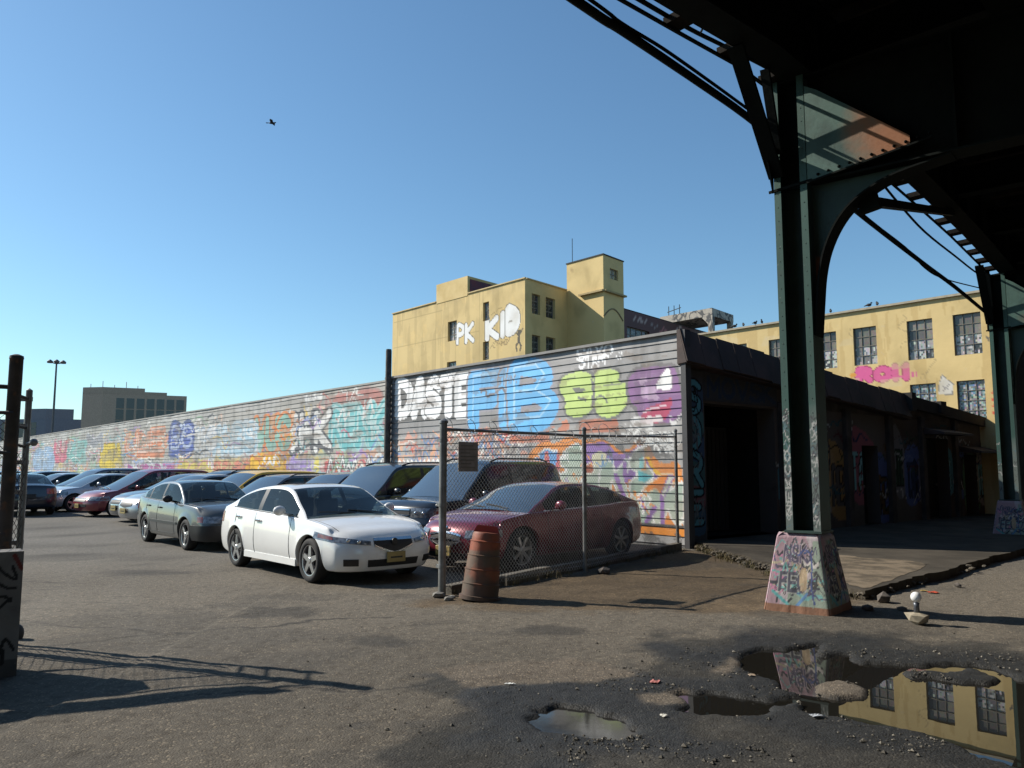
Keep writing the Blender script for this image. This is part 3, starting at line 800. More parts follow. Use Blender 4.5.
# body and roof behind the boards
M_DARKROOF = pm('tar_roof', (.05, .05, .05), .9)
mb = MB(); q = [C0 - N1 * .2, C0 + D1 * S_STEP - N1 * .2, C0 + D1 * S_STEP - N1 * 12, C0 + DF * 17 - NF * .3]
mb.add([q[0] + Z * 4.2, q[1] + Z * 4.18, q[2] + Z * 3.6, q[3] + Z * 3.05], [(0, 1, 2, 3)])
mb.build('roof', M_DARKROOF, ware)
mb = MB(); q = [C0 + D1 * (S_STEP + .1) - N1 * .2, C0 + D1 * S_END - N1 * .2, C0 + D1 * S_END - N1 * 30, C0 + D1 * (S_STEP + .1) - N1 * 30]
mb.add([p + Z * 4.1 for p in q] + [q[1] - Z * 0, q[2]], [(0, 1, 2, 3)]); mb.add([q[1], q[1] + Z * 4.1, q[2] + Z * 4.1, q[2]], [(0, 1, 2, 3)])
mb.build('roof', M_DARKROOF, longw)
# corner trim
mb = MB(); mb.box(C0 - D1 * .12 + N1 * .0 + Z * 2.2, (.06, .09, 2.2), (D1, N1, Z)); mb.build('corner_trim', pm('trim_dark', (.045, .045, .05), .6), ware)

# ------------------------------------------------------------------ generic masonry front with openings
def front(P0, DU, NO, u0, u1, z0, z1, opens, step, painter, base, depth, parent, name, mat, umax=None):
    us = {u0, u1}; zs = {z0, z1}
    for o in opens: us |= {o[0], o[1]}; zs |= {o[2], o[3]}
    def fill(s, st):
        s = sorted(s); out = []
        for a, b in zip(s[:-1], s[1:]):
            n = max(1, int(math.ceil((b - a) / st))); out += [a + (b - a) * i / n for i in range(n)]
        return np.array(out + [s[-1]])
    us = fill(us, step); zs = fill(zs, step)
    U, V = np.meshgrid(us, zs, indexing='ij')
    cv = Canvas(U.ravel(), V.ravel(), base); painter(cv)
    X = P0 + U[..., None] * DU + V[..., None] * Z
    mb = MB(); mb.v = X.reshape(-1, 3).tolist(); nr = len(zs); cols_ = cv.C
    uc = (us[:-1] + us[1:]) / 2; zc = (zs[:-1] + zs[1:]) / 2
    UC, ZC = np.meshgrid(uc, zc, indexing='ij'); keep = np.ones(UC.shape, bool)
    for o in opens: keep &= ~((UC > o[0]) & (UC < o[1]) & (ZC > o[2]) & (ZC < o[3]))
    i0 = (np.arange(len(us) - 1)[:, None] * nr + np.arange(nr - 1)[None, :])[keep].ravel()
    mb.f = np.stack([i0, i0 + 1, i0 + nr + 1, i0 + nr], 1).tolist(); mb.m = [0] * len(mb.f)
    pt = lambda u, z, d=0.0: P0 + u * DU + z * Z - d * NO
    ex = []
    for o in opens:
        a, b, c, d = o[:4]
        for q in ([pt(a, c), pt(a, d), pt(a, d, depth), pt(a, c, depth)], [pt(b, c), pt(b, d), pt(b, d, depth), pt(b, c, depth)],
                  [pt(a, d), pt(b, d), pt(b, d, depth), pt(a, d, depth)], [pt(a, c), pt(b, c), pt(b, c, depth), pt(a, c, depth)]):
            mb.add(q, [(0, 1, 2, 3)]); ex += [base] * 4
    colors = np.vstack([cols_, np.array(ex)]) if ex else cols_
    mb.build(name, mat, parent, fixn=False, colors=colors)
    return pt
# ---- the shaded facade
FH = 3.02
def fpt(f, z, o=0.0): return C0 + DF * f + NF * o + Z * z
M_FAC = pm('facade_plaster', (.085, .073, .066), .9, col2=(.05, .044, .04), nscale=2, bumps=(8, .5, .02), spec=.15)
OPEN = [(.75, 3.42, .12, 2.95), (7.6, 8.5, .12, 2.2), (11.5, 13.2, .12, 2.5), (14.4, 15.4, .12, 2.05)]
FL = 17.5
def ftop(f): return 4.40 - .07 * f
us = sorted({0, 33.4} | {a for o in OPEN for a in o[:2]} | set(np.arange(0, 33.4, 2.0)))
zs_ = sorted({0.0, FH} | {o[2] for o in OPEN} | {o[3] for o in OPEN})
def paint_fac(cv):
    rnd = random.Random(44); U, V = cv.U, cv.V
    cv.C *= (.6 + .8 * fbm(U * .8, V * .8, 5, 4))[:, None]
    pal = [(.030, .085, .105), (.085, .026, .036), (.030, .065, .036), (.10, .09, .085), (.022, .035, .09), (.10, .06, .02), (.05, .05, .055)]
    u = 3.6
    while u < 17:
        w = rnd.uniform(.6, 1.5); v0 = rnd.uniform(.2, 1.0)
        cv.poly([(u, v0), (u + w, v0 + rnd.uniform(-.1, .2)), (u + w, v0 + rnd.uniform(1, 1.9)), (u, v0 + rnd.uniform(1, 1.9))], tuple(min(v * 3.6, .6) for v in rnd.choice(pal)), .8, sm=3)
        text_on(cv, rnd.choice(['RES', 'KO', 'SUN', 'TAB', 'ZEK', 'NIX', 'OM']), even_boxes(3, u + .1, u + w - .1, v0 + .2, v0 + 1.1), .10, rnd.choice(pal + [(.5, .5, .48), (.2, .42, .45)]), (.006, .006, .007), .025)
        for _ in range(7): scribble(cv, rnd, u + rnd.uniform(-.2, .5), rnd.uniform(.3, 2.7), rnd.uniform(.4, 1.2), rnd.uniform(.2, .5), rnd.uniform(.02, .05), rnd.choice(pal + [(.5, .5, .48), (.35, .37, .37), (.006, .006, .007)]))
        u += w * rnd.uniform(.8, 1.2)
    cv.stroke(smooth_line([(5.5, 1.6), (5.55, 2.1), (5.7, 2.35), (5.9, 2.1), (5.85, 1.6), (5.68, 1.4), (5.5, 1.6)]), .08, (.06, .05, .05))
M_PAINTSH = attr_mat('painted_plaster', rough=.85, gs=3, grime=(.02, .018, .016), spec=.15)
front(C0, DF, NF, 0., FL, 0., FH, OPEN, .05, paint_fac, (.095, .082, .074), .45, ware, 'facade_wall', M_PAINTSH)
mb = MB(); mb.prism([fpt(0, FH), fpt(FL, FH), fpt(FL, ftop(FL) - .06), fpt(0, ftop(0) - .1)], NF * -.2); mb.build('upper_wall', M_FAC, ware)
# pillar with blue lettering at the corner
mbp = MB(); us2 = np.arange(-.05, .66, .02); vs2 = np.arange(.1, 3.62, .02)
U, V = np.meshgrid(us2, vs2, indexing='ij')
cv = Canvas(U.ravel(), V.ravel(), (.06, .06, .065)); rnd = random.Random(3)
for k in range(6):
    cv.poly([(.02, .3 + k * .5), (.6, .25 + k * .5), (.62, .75 + k * .5), (.05, .7 + k * .5)], [(.05, .12, .2), (.22, .1, .12), (.06, .16, .18), (.05, .1, .2), (.08, .2, .22), (.05, .09, .16)][k], .8, sm=3)
text_on(cv, 'SORE', [(.10, .52, 2.75, 3.35), (.1, .5, 2.0, 2.6), (.12, .55, 1.25, 1.85), (.1, .52, .5, 1.1)], .12, (.10, .30, .38), (.01, .01, .013), .04)
for _ in range(14): scribble(cv, rnd, rnd.uniform(0, .3), rnd.uniform(.2, 3.0), .3, .5, .03, rnd.choice([(.13, .16, .18), (.01, .01, .01), (.06, .13, .16)]))
mbp.v = [tuple(fpt(a, b, .05)) for a, b in zip(U.ravel(), V.ravel())]; nr = len(vs2)
i0 = (np.arange(len(us2) - 1)[:, None] * nr + np.arange(nr - 1)[None, :]).ravel()
mbp.f = np.stack([i0, i0 + nr, i0 + nr + 1, i0 + 1], 1).tolist(); mbp.m = [0] * len(mbp.f)
mbp.build('corner_pillar', M_PAINTSH, ware, fixn=False, colors=cv.C)
# frieze over the garage
us2 = np.arange(.68, 3.55, .04); vs2 = np.arange(3.0, 3.72, .04)
U, V = np.meshgrid(us2, vs2, indexing='ij'); cv = Canvas(U.ravel(), V.ravel(), (.05, .05, .055))
text_on(cv, 'MOVSK', even_boxes(5, .8, 3.45, 3.1, 3.5), .11, (.03, .045, .075), (.06, .058, .056), .03)
mbp = MB(); mbp.v = [tuple(fpt(a, b, .03)) for a, b in zip(U.ravel(), V.ravel())]; nr = len(vs2)
i0 = (np.arange(len(us2) - 1)[:, None] * nr + np.arange(nr - 1)[None, :]).ravel()
mbp.f = np.stack([i0, i0 + nr, i0 + nr + 1, i0 + 1], 1).tolist(); mbp.m = [0] * len(mbp.f)
mbp.build('frieze', M_PAINTSH, ware, fixn=False, colors=cv.C)
# sloping metal fascia
mb = MB()
M_FASC = pm('fascia_metal', (.075, .045, .038), .75, col2=(.04, .028, .025), nscale=1.5, bumps=(6, .3, .02))
for a in np.arange(-.12, 10.0, .62):
    b = min(a + .62, 10.2); t = (vnoise(np.array([a * 2.]), np.array([1.]), 4)[0] - .5) * .05
    mb.prism([fpt(a, ftop(a) - .68 + t, .24), fpt(b - .015, ftop(b) - .68 + t, .24), fpt(b - .015, ftop(b) + t, .06), fpt(a, ftop(a) + t, .06)], NF * .02 + Z * .02)
mb.prism([fpt(-.12, 3.72, .23), fpt(-.12, 3.70, 0), fpt(-.12, 4.40, 0), fpt(-.12, 4.40, .06)], DF * .02)
mb.prism([fpt(-.1, ftop(0) - .70, .23), fpt(10.2, ftop(10.2) - .70, .23), fpt(10.2, ftop(10.2) - .72, 0), fpt(-.1, ftop(0) - .72, 0)], Z * .02)
mb.build('fascia', M_FASC, ware)
mb = MB(); mb.prism([fpt(10.2, ftop(10.2) - .35, .04), fpt(FL, ftop(FL) - .3, .04), fpt(FL, ftop(FL), .04), fpt(10.2, ftop(10.2), .04)], NF * .14); mb.box(fpt(12.4, ftop(12.4) - .1, .14), (.2, .12, .18), (DF, NF, Z)); mb.box(fpt(10.25, ftop(10.2) - .2, .14), (.14, .16, .26), (DF, NF, Z))
mb.build('parapet', pm('parapet_plaster', (.026, .023, .021), .9, bumps=(5, .5, .02)), ware)
for a, b, n in ((3.55, 3.9, 0), (6.6, 6.85, 0), (9.0, 9.25, 0), (11.1, 11.35, 0), (13.5, 13.75, 0)):
    mb = MB(); mb.box(fpt((a + b) / 2, 1.55, .05), ((b - a) / 2, .07, 1.55), (DF, NF, Z)); mb.build('pilaster', M_FAC, ware, bevel=.01)
# recessed doors
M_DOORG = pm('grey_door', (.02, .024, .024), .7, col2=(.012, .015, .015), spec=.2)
for o in OPEN[1:]:
    mb = MB(); mb.box(fpt((o[0] + o[1]) / 2, (o[2] + o[3]) / 2, -.4), ((o[1] - o[0]) / 2, .04, (o[3] - o[2]) / 2), (DF, NF, Z))
    for k in range(1, 6):
        z = o[2] + (o[3] - o[2]) * k / 6; mb.box(fpt((o[0] + o[1]) / 2, z, -.35), ((o[1] - o[0]) / 2 - .04, .012, .012), (DF, NF, Z))
    d = mb.build('door', M_DOORG, ware)
    mb = MB(); mb.ball(fpt(o[1] - .25, 1.1, -.32), .05); mb.build('handle', pm('door_knob', (.2, .2, .2), .4, .8), d)
mb = MB(); mb.prism([fpt(11.2, 2.6, 0), fpt(11.2, 2.58, .7), fpt(11.2, 2.64, .7), fpt(11.2, 2.8, 0)], DF * 2.2); mb.build('canopy', M_FASC, ware)
mb = MB(); mb.prism([fpt(13.9, 2.12, 0), fpt(13.9, 2.08, .7), fpt(13.9, 2.14, .7), fpt(13.9, 2.32, 0)], DF * 2.0); mb.build('canopy', M_FASC, ware)
# garage room behind the opening
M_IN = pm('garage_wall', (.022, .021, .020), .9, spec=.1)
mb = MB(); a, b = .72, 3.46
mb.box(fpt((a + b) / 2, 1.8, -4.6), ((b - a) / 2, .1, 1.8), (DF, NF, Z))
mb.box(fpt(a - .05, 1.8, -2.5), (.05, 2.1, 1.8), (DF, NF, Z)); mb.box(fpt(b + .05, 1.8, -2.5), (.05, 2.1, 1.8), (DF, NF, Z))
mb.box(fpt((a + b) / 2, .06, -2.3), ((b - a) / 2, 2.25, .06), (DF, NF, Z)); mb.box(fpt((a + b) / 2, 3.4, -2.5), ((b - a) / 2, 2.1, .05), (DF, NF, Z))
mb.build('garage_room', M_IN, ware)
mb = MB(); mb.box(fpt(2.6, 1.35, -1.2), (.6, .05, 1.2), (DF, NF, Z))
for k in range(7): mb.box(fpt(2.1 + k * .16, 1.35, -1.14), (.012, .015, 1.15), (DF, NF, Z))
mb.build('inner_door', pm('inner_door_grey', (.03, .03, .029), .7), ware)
shelf = thing('shelf_rack', fpt(1.4, .12, -1.6), 'dark metal shelf rack standing just inside the garage opening', 'shelf')
mb = MB()
for z in (.5, 1.1, 1.65, 2.2): mb.box(fpt(1.4, z, -1.6), (.6, .25, .02), (DF, NF, Z))
for f in (.85, 1.95):
    for o in (-.24, .24): mb.box(fpt(f, 1.25, -1.6 + o), (.025, .025, 1.13), (DF, NF, Z))
mb.build('frame', pm('shelf_metal', (.07, .07, .07), .6), shelf)
rnd = random.Random(2)
SHELF_W = ['pale cardboard box low on the left of the garage shelf', 'brown box beside the first one on the garage shelf', 'flat grey box on the middle board of the garage shelf', 'tall box at the right of the middle garage shelf', 'dark crate on the upper board of the garage shelf', 'small pale box on the upper board of the garage shelf']
for k, (f, z) in enumerate(((1.1, .53), (1.6, .53), (1.1, 1.13), (1.65, 1.13), (1.15, 1.68), (1.65, 1.68))):
    h = rnd.uniform(.13, .2); w = rnd.uniform(.12, .2)
    mb = MB(); mb.box(fpt(f, z + h, -1.55), (w, .18, h), (DF, NF, Z)); mb.box(fpt(f, z + h * 2 + .006, -1.55), (w + .012, .192, .012), (DF, NF, Z))
    o = mb.build('storage_box', pm('box_%s' % 'abcdef'[k], [(.12, .1, .08), (.1, .08, .05), (.09, .09, .09), (.11, .09, .06), (.04, .045, .06), (.14, .13, .12)][k], .8), world=True)
    tag(o, SHELF_W[k], 'box', 'boxes on the garage shelf')

# unseen brick buildings, added across the street and behind the camera to darken the shade
def unseen_block(name, label, P, du, no, L, H, col):
    t = thing(name, P, label, 'building')
    ops = [(a, a + 1.5, z, z + 1.9) for z in (1.0, 4.6, 8.0) if z + 2 < H for a in np.arange(1.2, L - 2, 3.1)]
    def pb(cv): cv.C *= (.8 + .4 * fbm(cv.U * .5, cv.V * .5, 7, 3))[:, None]
    front(P, du, no, 0., L, 0., H, ops, 1.6, pb, col, .2, t, 'wall', M_PAINTSH)
    for o in ops:
        mb = MB(); mb.box(P + du * (o[0] + o[1]) / 2 - no * .2 + Z * (o[2] + o[3]) / 2, (.75, .03, .95), (du, no, Z)); mb.build('window', M_SBGL, t)
    mb = MB(); q = P - no * 8; mb.add([P + Z * H, P + du * L + Z * H, q + du * L + Z * H, q + Z * H, q, q + du * L, P, P + du * L], [(0, 1, 2, 3), (3, 2, 5, 4), (0, 3, 4, 6), (1, 2, 5, 7)]); mb.build('roof', M_DARKROOF, t)
M_SBGL = pm('street_window_glass', (.02, .024, .028), .1)  # glass of the added unseen buildings only
unseen_block('unseen_brick_building', 'brown brick building across the street from the shaded garage front', V2(9.4, -4.2), D2, V2(-.77, .64), 46, 11.0, (.12, .07, .05))  # added unseen building, darkens the shade
unseen_block('unseen_brick_building', 'red brick building with rows of windows facing the parking lot', V2(-34, -13), V2(1, 0), V2(0, 1), 40, 9.0, (.13, .065, .045))  # added unseen building behind the camera, darkens the shade

# wooden pole at the step in the wall
P = C0 + D1 * 10.98 + N1 * .13
mb = MB(); mb.lathe([(.10, -.1), (.10, 2.5), (.09, 5.2), (.08, 5.26)], 14, P)
pole = mb.build('wooden_pole', pm('old_pole', (.11, .10, .09), .9, col2=(.05, .045, .04), nscale=6, bumps=(18, .6, .02)), smooth=False, auto=40)
tag(pole, 'weathered square topped wooden pole standing where the white painted letters begin', 'pole')
pole['label'] = 'weathered wooden pole against the metal wall left of the white letters'

M_PANE = attr_mat('window_pane', rough=.25, gs=6, glo=.6, ghi=.8, gamt=.4, bumps=None, spec=.6)
M_WFRAME = pm('window_frame_paint', (.19, .175, .145), .7)
def window(pt, o, depth, nx, nz, parent, rnd, colf, frame=.05):
    a, b, c, d = o[:4]; mb = MB(); ex = (np.array(pt(b, c)) - np.array(pt(a, c))); ex /= np.linalg.norm(ex)
    no = np.cross(ex, Z)
    w = frame
    bars = [(a, a + w), (b - w, b)] + [(a + (b - a) * k / nx - w * .3, a + (b - a) * k / nx + w * .3) for k in range(1, nx)]
    for k, (p, q) in enumerate(bars): mb.box(pt((p + q) / 2, (c + d) / 2, depth - .02), ((q - p) / 2, .035 if k < 2 else .03, (d - c) / 2), (ex, no, Z))
    for k in range(nz + 1):
        z = c + (d - c) * k / nz; z = min(max(z, c + w / 2), d - w / 2); h = w / 2 if k in (0, nz) else w * .45
        mb.box(pt((a + b) / 2, z, depth - .016), ((b - a) / 2, .028, h), (ex, no, Z))
    f = mb.build('window', M_WFRAME, parent)
    n = 5; mb = MB(); cc = []
    for i in range(nx * n):
        for j in range(nz * n):
            ua = a + (b - a) * i / (nx * n); ub = a + (b - a) * (i + 1) / (nx * n); za = c + (d - c) * j / (nz * n); zb = c + (d - c) * (j + 1) / (nz * n)
            col = colf(rnd, i // n, j // n, i, j)
            mb.add([pt(ua, za, depth), pt(ub, za, depth), pt(ub, zb, depth), pt(ua, zb, depth)], [(0, 1, 2, 3)]); cc += [col] * 4
    mb.build('pane', M_PANE, f, fixn=False, colors=np.array(cc))
    return f
M_YEL = attr_mat('yellow_render', rough=.85, grime=(.30, .22, .09), gs=.35, glo=.45, ghi=.75, gamt=.45, bumps=(3, .25, .03))
YEL = (.63, .475, .22)
# ---- long yellow wing at the right
p0 = V2(23., 45.)
wing = thing('yellow_wing', p0, 'long flat roofed yellow building with rows of tall windows and pink letters, right side', 'building')
tops = [(-3.4, -2.0), (-.92, .48), (2.25, 3.65), (4.72, 6.1), (8.0, 9.35), (11.0, 12.4), (13.9, 15.3)]
opens = [(a, b, 7.78, 10.05) for a, b in tops] + [(a, b, 4.2, 6.38) for a, b in tops]
def paint_wing(cv):
    rnd = random.Random(4)
    cv.C *= (.9 + .2 * fbm(cv.U * .5, cv.V * .5, 5, 4))[:, None]
    st = fbm(cv.U * 2.5, cv.V * .25, 6, 3); m = (st > .57); cv.C[m] *= np.array([.88, .85, .8])
    pk = (.62, .11, .28)
    text_on(cv, 'ROII', [(3.4, 2.75, 6.85, 7.5), (2.35, 1.65, 6.82, 7.45), (1.5, 1.0, 6.8, 7.5), (.9, .4, 6.8, 7.5)], .36, pk, (.30, .05, .12), .05)
    for u in (1.35, .75): cv.stroke([(u + .25, 6.9), (u - .25, 6.9)], .16, pk); cv.stroke([(u, 7.5), (u + .2, 7.4)], .16, pk)
    for u in (.3, .08): cv.stroke([(u, 6.88), (u, 7.08)], .13, pk)
    cv.poly([(3.9, 7.05), (3.5, 7.2), (3.6, 7.35), (4.0, 7.3)], (.62, .3, .06))
    cv.poly([(-1.05, 5.75), (-1.75, 5.7), (-1.8, 6.25), (-1.5, 6.5), (-1.3, 6.75), (-1.15, 6.4)], (.62, .60, .55), 1, ol=(.2, .2, .2), ow=.05)
    cv.stroke([(-1.3, 5.9), (-1.6, 6.2)], .08, (.2, .2, .22)); cv.stroke([(-1.25, 6.2), (-1.6, 5.95)], .06, (.25, .25, .28))
    cv.stroke(smooth_line([(-3.85, 8.5), (-3.6, 8.65), (-3.75, 8.4), (-3.95, 8.3)]), .06, (.15, .13, .1))
    for k in range(4): cv.stroke([(-3.75, 5.6 - k * .35), (-4.5, 5.75 - k * .3)], .16, (.58, .10, .06))
    for _ in range(26):
        u = rnd.uniform(-4, 15); v = rnd.uniform(3, 10.5); pts = [(u, v)]
        for k in range(6): pts.append((pts[-1][0] + rnd.uniform(-.35, .35), pts[-1][1] - rnd.uniform(.05, .4)))
        cv.stroke(pts, .05, (.33, .25, .13), .6)
    for _ in range(9):
        u = rnd.uniform(-4, 15); v = rnd.uniform(4, 10); cv.poly([(u, v), (u + rnd.uniform(.5, 1.6), v), (u + rnd.uniform(.5, 1.4), v + rnd.uniform(.3, .9)), (u, v + .5)], (.58, .48, .29), .45)
    m = cv.V > 10.85; cv.C[m] = cv.C[m] * .8 + np.array([.35, .3, .2]) * .2
pt = front(p0, D1, N1, -4.35, 16., -.95, 11.1, opens, .08, paint_wing, YEL, .16, wing, 'wall', M_YEL)
rnd = random.Random(21)
def pane_dirty(rnd, i, j, ii, jj):
    q = random.Random(i * 131 + j * 17 + PW[0] * 1009)
    base = q.choice([(.17, .15, .12), (.14, .125, .10), (.20, .18, .15), (.11, .10, .09)]) if j >= 2 else q.choice([(.44, .43, .41), (.36, .35, .34), (.30, .29, .28), (.16, .15, .14)])
    if q.random() < .10: base = (.04, .04, .04)
    if j < 2 and rnd.random() < .34: base = rnd.choice([(.5, .5, .49), (.09, .09, .09), (.18, .19, .2)])
    return tuple(v * rnd.uniform(.85, 1.12) for v in base)
PW = [0]
def pane_mix(rnd, i, j, ii, jj):
    c = rnd.choice([(.35, .36, .36), (.09, .09, .09), (.2, .2, .2), (.15, .28, .4), (.42, .41, .4)])
    return tuple(v * rnd.uniform(.7, 1.15) for v in c)
for o in opens: PW[0] += 1; window(pt, o, .16, 3, 4, wing, rnd, pane_dirty if o[2] > 7 else pane_mix, .035)
mb = MB(); mb.box(pt(5.8, 11.13, -.02), (10.25, .14, .06), (D1, N1, Z)); mb.build('coping', pm('coping_stone', (.38, .33, .24), .8), wing)
mb = MB(); mb.box(pt(5.8, 11.0, 7), (10.1, 6.8, .05), (D1, N1, Z)); mb.box(pt(-4.30, 5.0, 7), (.05, 6.9, 5.95), (D1, N1, Z)); mb.box(pt(15.9, 5.0, 7), (.05, 6.9, 5.95), (D1, N1, Z)); mb.build('roof', M_DARKROOF, wing)
WS = .622                                   # the wing stands 28 m off, about seven and a half metres tall
wing.location = (14.31, 28.0, .586); wing.scale = (WS, WS, WS)
def wpt(s, z): return np.array([14.31, 28.0, .586]) + WS * (D1 * s + Z * z)
rnd = random.Random(8)
for k, s in enumerate((2.1, 2.6, 7.4, 9.8, 10.3, 11.2, 11.9, 5.0)):
    b = thing('perched_bird', wpt(s, 11.2), ['small dark bird perched on the yellow wing roof edge above the second window gap', 'dark bird perched close beside another on the yellow roof edge'][0], 'bird', 'birds on the yellow roof edge', rz=rnd.uniform(0, 6))
    b['label'] = 'small dark bird perched along the roof edge of the yellow wing'
    if k == 0:
        mb = MB(); mb.ball((0, 0, .15), .1, (1.5, .8, .9), 8); mb.tube([(-.1, 0, .14), (-.28, 0, .09)], [.05, .02], 6); mb.ball((.13, 0, .26), .055, n=7)
        mb.tube([(.17, 0, .26), (.23, 0, .25)], [.015, .003], 5); mb.tube([(0, .03, .08), (0, .03, 0)], .008, 5); mb.tube([(0, -.03, .08), (0, -.03, 0)], .008, 5)
        bo = mb.build('body', pm('dark_feathers', (.02, .02, .022), .7), b, world=False, smooth=True)
    else:
        c = bo.copy(); scene.collection.objects.link(c); c.parent = b
    b.scale = (.62,) * 3
# ---- yellow block with the tower
p0k = V2(1.29, 78.)
blk = thing('yellow_block', p0k, 'yellow rendered factory block with a square tower and white PK KID lettering', 'building')
def paint_blk(cv):
    rnd = random.Random(14)
    cv.C *= (.9 + .2 * fbm(cv.U * .3, cv.V * .3, 8, 4))[:, None]
    m = fbm(cv.U * 1.4, cv.V * .15, 9, 3) > .58; cv.C[m] *= .86
    m = fbm(cv.U * .8, cv.V * .8, 19, 5) > .62; cv.C[m] *= np.array([1.06, 1.04, 1.0])
    k_ = np.clip((cv.V - 19.3) / 1.2, 0, 1)[:, None] * (fbm(cv.U * 2.2, cv.V * .2, 29, 3) > .5)[:, None] * .3; cv.C[:] = cv.C * (1 - k_) + np.array([.22, .17, .09]) * k_
    for z in (16.2, 12.4): cv.stroke([(7.3, z), (24, z + .1)], .10, (.33, .25, .11), .6)
    for z in (19.4,): cv.stroke([(14, z), (24, z)], .09, (.33, .25, .11), .6)
    for u in (7.3, 15.2, 23.2): cv.stroke([(u, 10), (u, 20.2)], .10, (.36, .27, .12), .6)
    ow = (.10, .10, .09); wt = (.78, .78, .77)
    text_on(cv, 'PK', [(11.1, 10.0, 15.35, 17.15), (9.6, 8.35, 15.3, 17.1)], .50, wt, ow, .08)
    text_on(cv, 'KID', [(5.95, 4.35, 15.2, 17.1), (3.6, 3.3, 15.25, 17.4), (2.65, 1.0, 15.35, 17.75)], .72, wt, ow, .09)
    cv.poly([(2.75, 15.5), (2.75, 17.6), (1.8, 17.5), (1.2, 16.8), (1.6, 15.7)], wt, 1, sm=3)
    cv.poly([(2.5, 16.35), (1.9, 16.4), (1.9, 16.6), (2.45, 16.6)], (.35, .34, .32), 1)
    for _ in range(10): scribble(cv, rnd, rnd.uniform(2, 5.2), rnd.uniform(14.0, 14.5), .8, .5, .06, (.28, .2, .1))
    scribble(cv, rnd, 3.6, 17.6, 1.6, .5, .07, (.33, .24, .1)); 
    # dark stick figure with raised arms
    dk = (.10, .09, .07)
    cv.stroke([(.95, 14.25), (.9, 15.0)], .34, dk); cv.stroke([(.9, 14.8), (1.35, 15.2)], .16, dk); cv.stroke([(.9, 14.8), (.35, 15.5)], .16, dk)
    cv.stroke([(.9, 14.3), (1.35, 13.9), (1.25, 13.4)], .22, dk); cv.stroke([(.95, 14.3), (.6, 13.8), (.75, 13.35)], .22, dk); cv.poly([(.7, 15.05), (1.1, 15.05), (1.1, 15.45), (.7, 15.45)], dk, 1, sm=3)
wk = [(11.25, 12.9, 15.7, 17.9), (5.66, 6.66, 17.1, 19.1), (5.65, 6.65, 12.95, 14.9), (11.3, 13.0, 11.6, 13.4)]
pk_ = front(p0k, D1, N1, 0., 24.3, 8., 20.5, wk, .10, paint_blk, YEL, .3, blk, 'wall', M_YEL)
rnd = random.Random(31)
def pane_dark(rnd, i, j, ii, jj):
    c = (.03, .032, .035) if rnd.random() < .8 else (.14, .14, .13)
    return tuple(v * rnd.uniform(.7, 1.3) for v in c)
for o in wk: window(pk_, o, .3, 2, 3, blk, rnd, pane_mix if o[0] != 11.25 else pane_dirty, .1)
wt_ = [(1.1, 2.45, 17.15, 19.2), (3.4, 5.0, 17.1, 19.2), (1.1, 2.45, 13.05, 15.0), (3.4, 5.0, 13.05, 15.1), (1.1, 2.45, 9, 11), (3.4, 5.0, 9, 11)]
def plain(cv): cv.C *= (.9 + .2 * fbm(cv.U * .4, cv.V * .4, 18, 4))[:, None]
pw_ = front(p0k, D2, CC, 0., 7.14, 0., 20.5, wt_, .5, plain, YEL, .35, blk, 'wall', M_YEL)
for o in wt_: window(pw_, o, .35, 2, 3, blk, rnd, pane_dark, .1)
mb = MB(); mb.box(p0k + D1 * 12.15 + D2 * 7 + Z * 20.4, (12.1, 6.9, .05), (D1, D2, Z)); mb.build('roof', M_DARKROOF, blk)
M_CPY = pm('coping_yellow', (.56, .43, .21), .8)
mb = MB(); mb.box(p0k + D1 * 4.6 + N1 * .03 + Z * 20.55, (4.7, .10, .06), (D1, N1, Z)); mb.build('coping', M_CPY, blk); mb = MB(); mb.box(p0k + D1 * 19.75 + N1 * .03 + Z * 20.55, (4.6, .10, .06), (D1, N1, Z)); mb.build('coping', M_CPY, blk); mb = MB(); mb.box(p0k + D2 * 3.6 + CC * .03 + Z * 20.55, (3.4, .10, .06), (D2, CC, Z)); mb.build('coping', M_CPY, blk)
# roof bulkhead with dark red flank
q = p0k + D1 * 9.3
def box_faces(P, a, ua, b, ub, z0, z1):
    return [P + a * x + b * y + Z * z for z in (z0, z1) for x, y in ((0, 0), (ua, 0), (ua, ub), (0, ub))]
BF = [(0, 1, 5, 4), (1, 2, 6, 5), (2, 3, 7, 6), (3, 0, 4, 7), (4, 5, 6, 7)]
M_YPL = pm('yellow_render_plain', YEL, .85, col2=(.5, .36, .14), nscale=.4, bumps=(3, .25, .03))
mb = MB(); mb.add(box_faces(q + N1 * .05, D1, 5.8, D2, 6.0, 20.3, 22.5), BF); mb.build('bulkhead', M_YPL, blk)
mb = MB(); mb.add(box_faces(q - D1 * .04 + D2 * .3, D1, .03, D2, 5.4, 20.6, 22.2), BF); mb.build('bulkhead_flank', pm('dark_red_paint', (.17, .03, .04), .7, col2=(.08, .03, .05), nscale=1), blk)
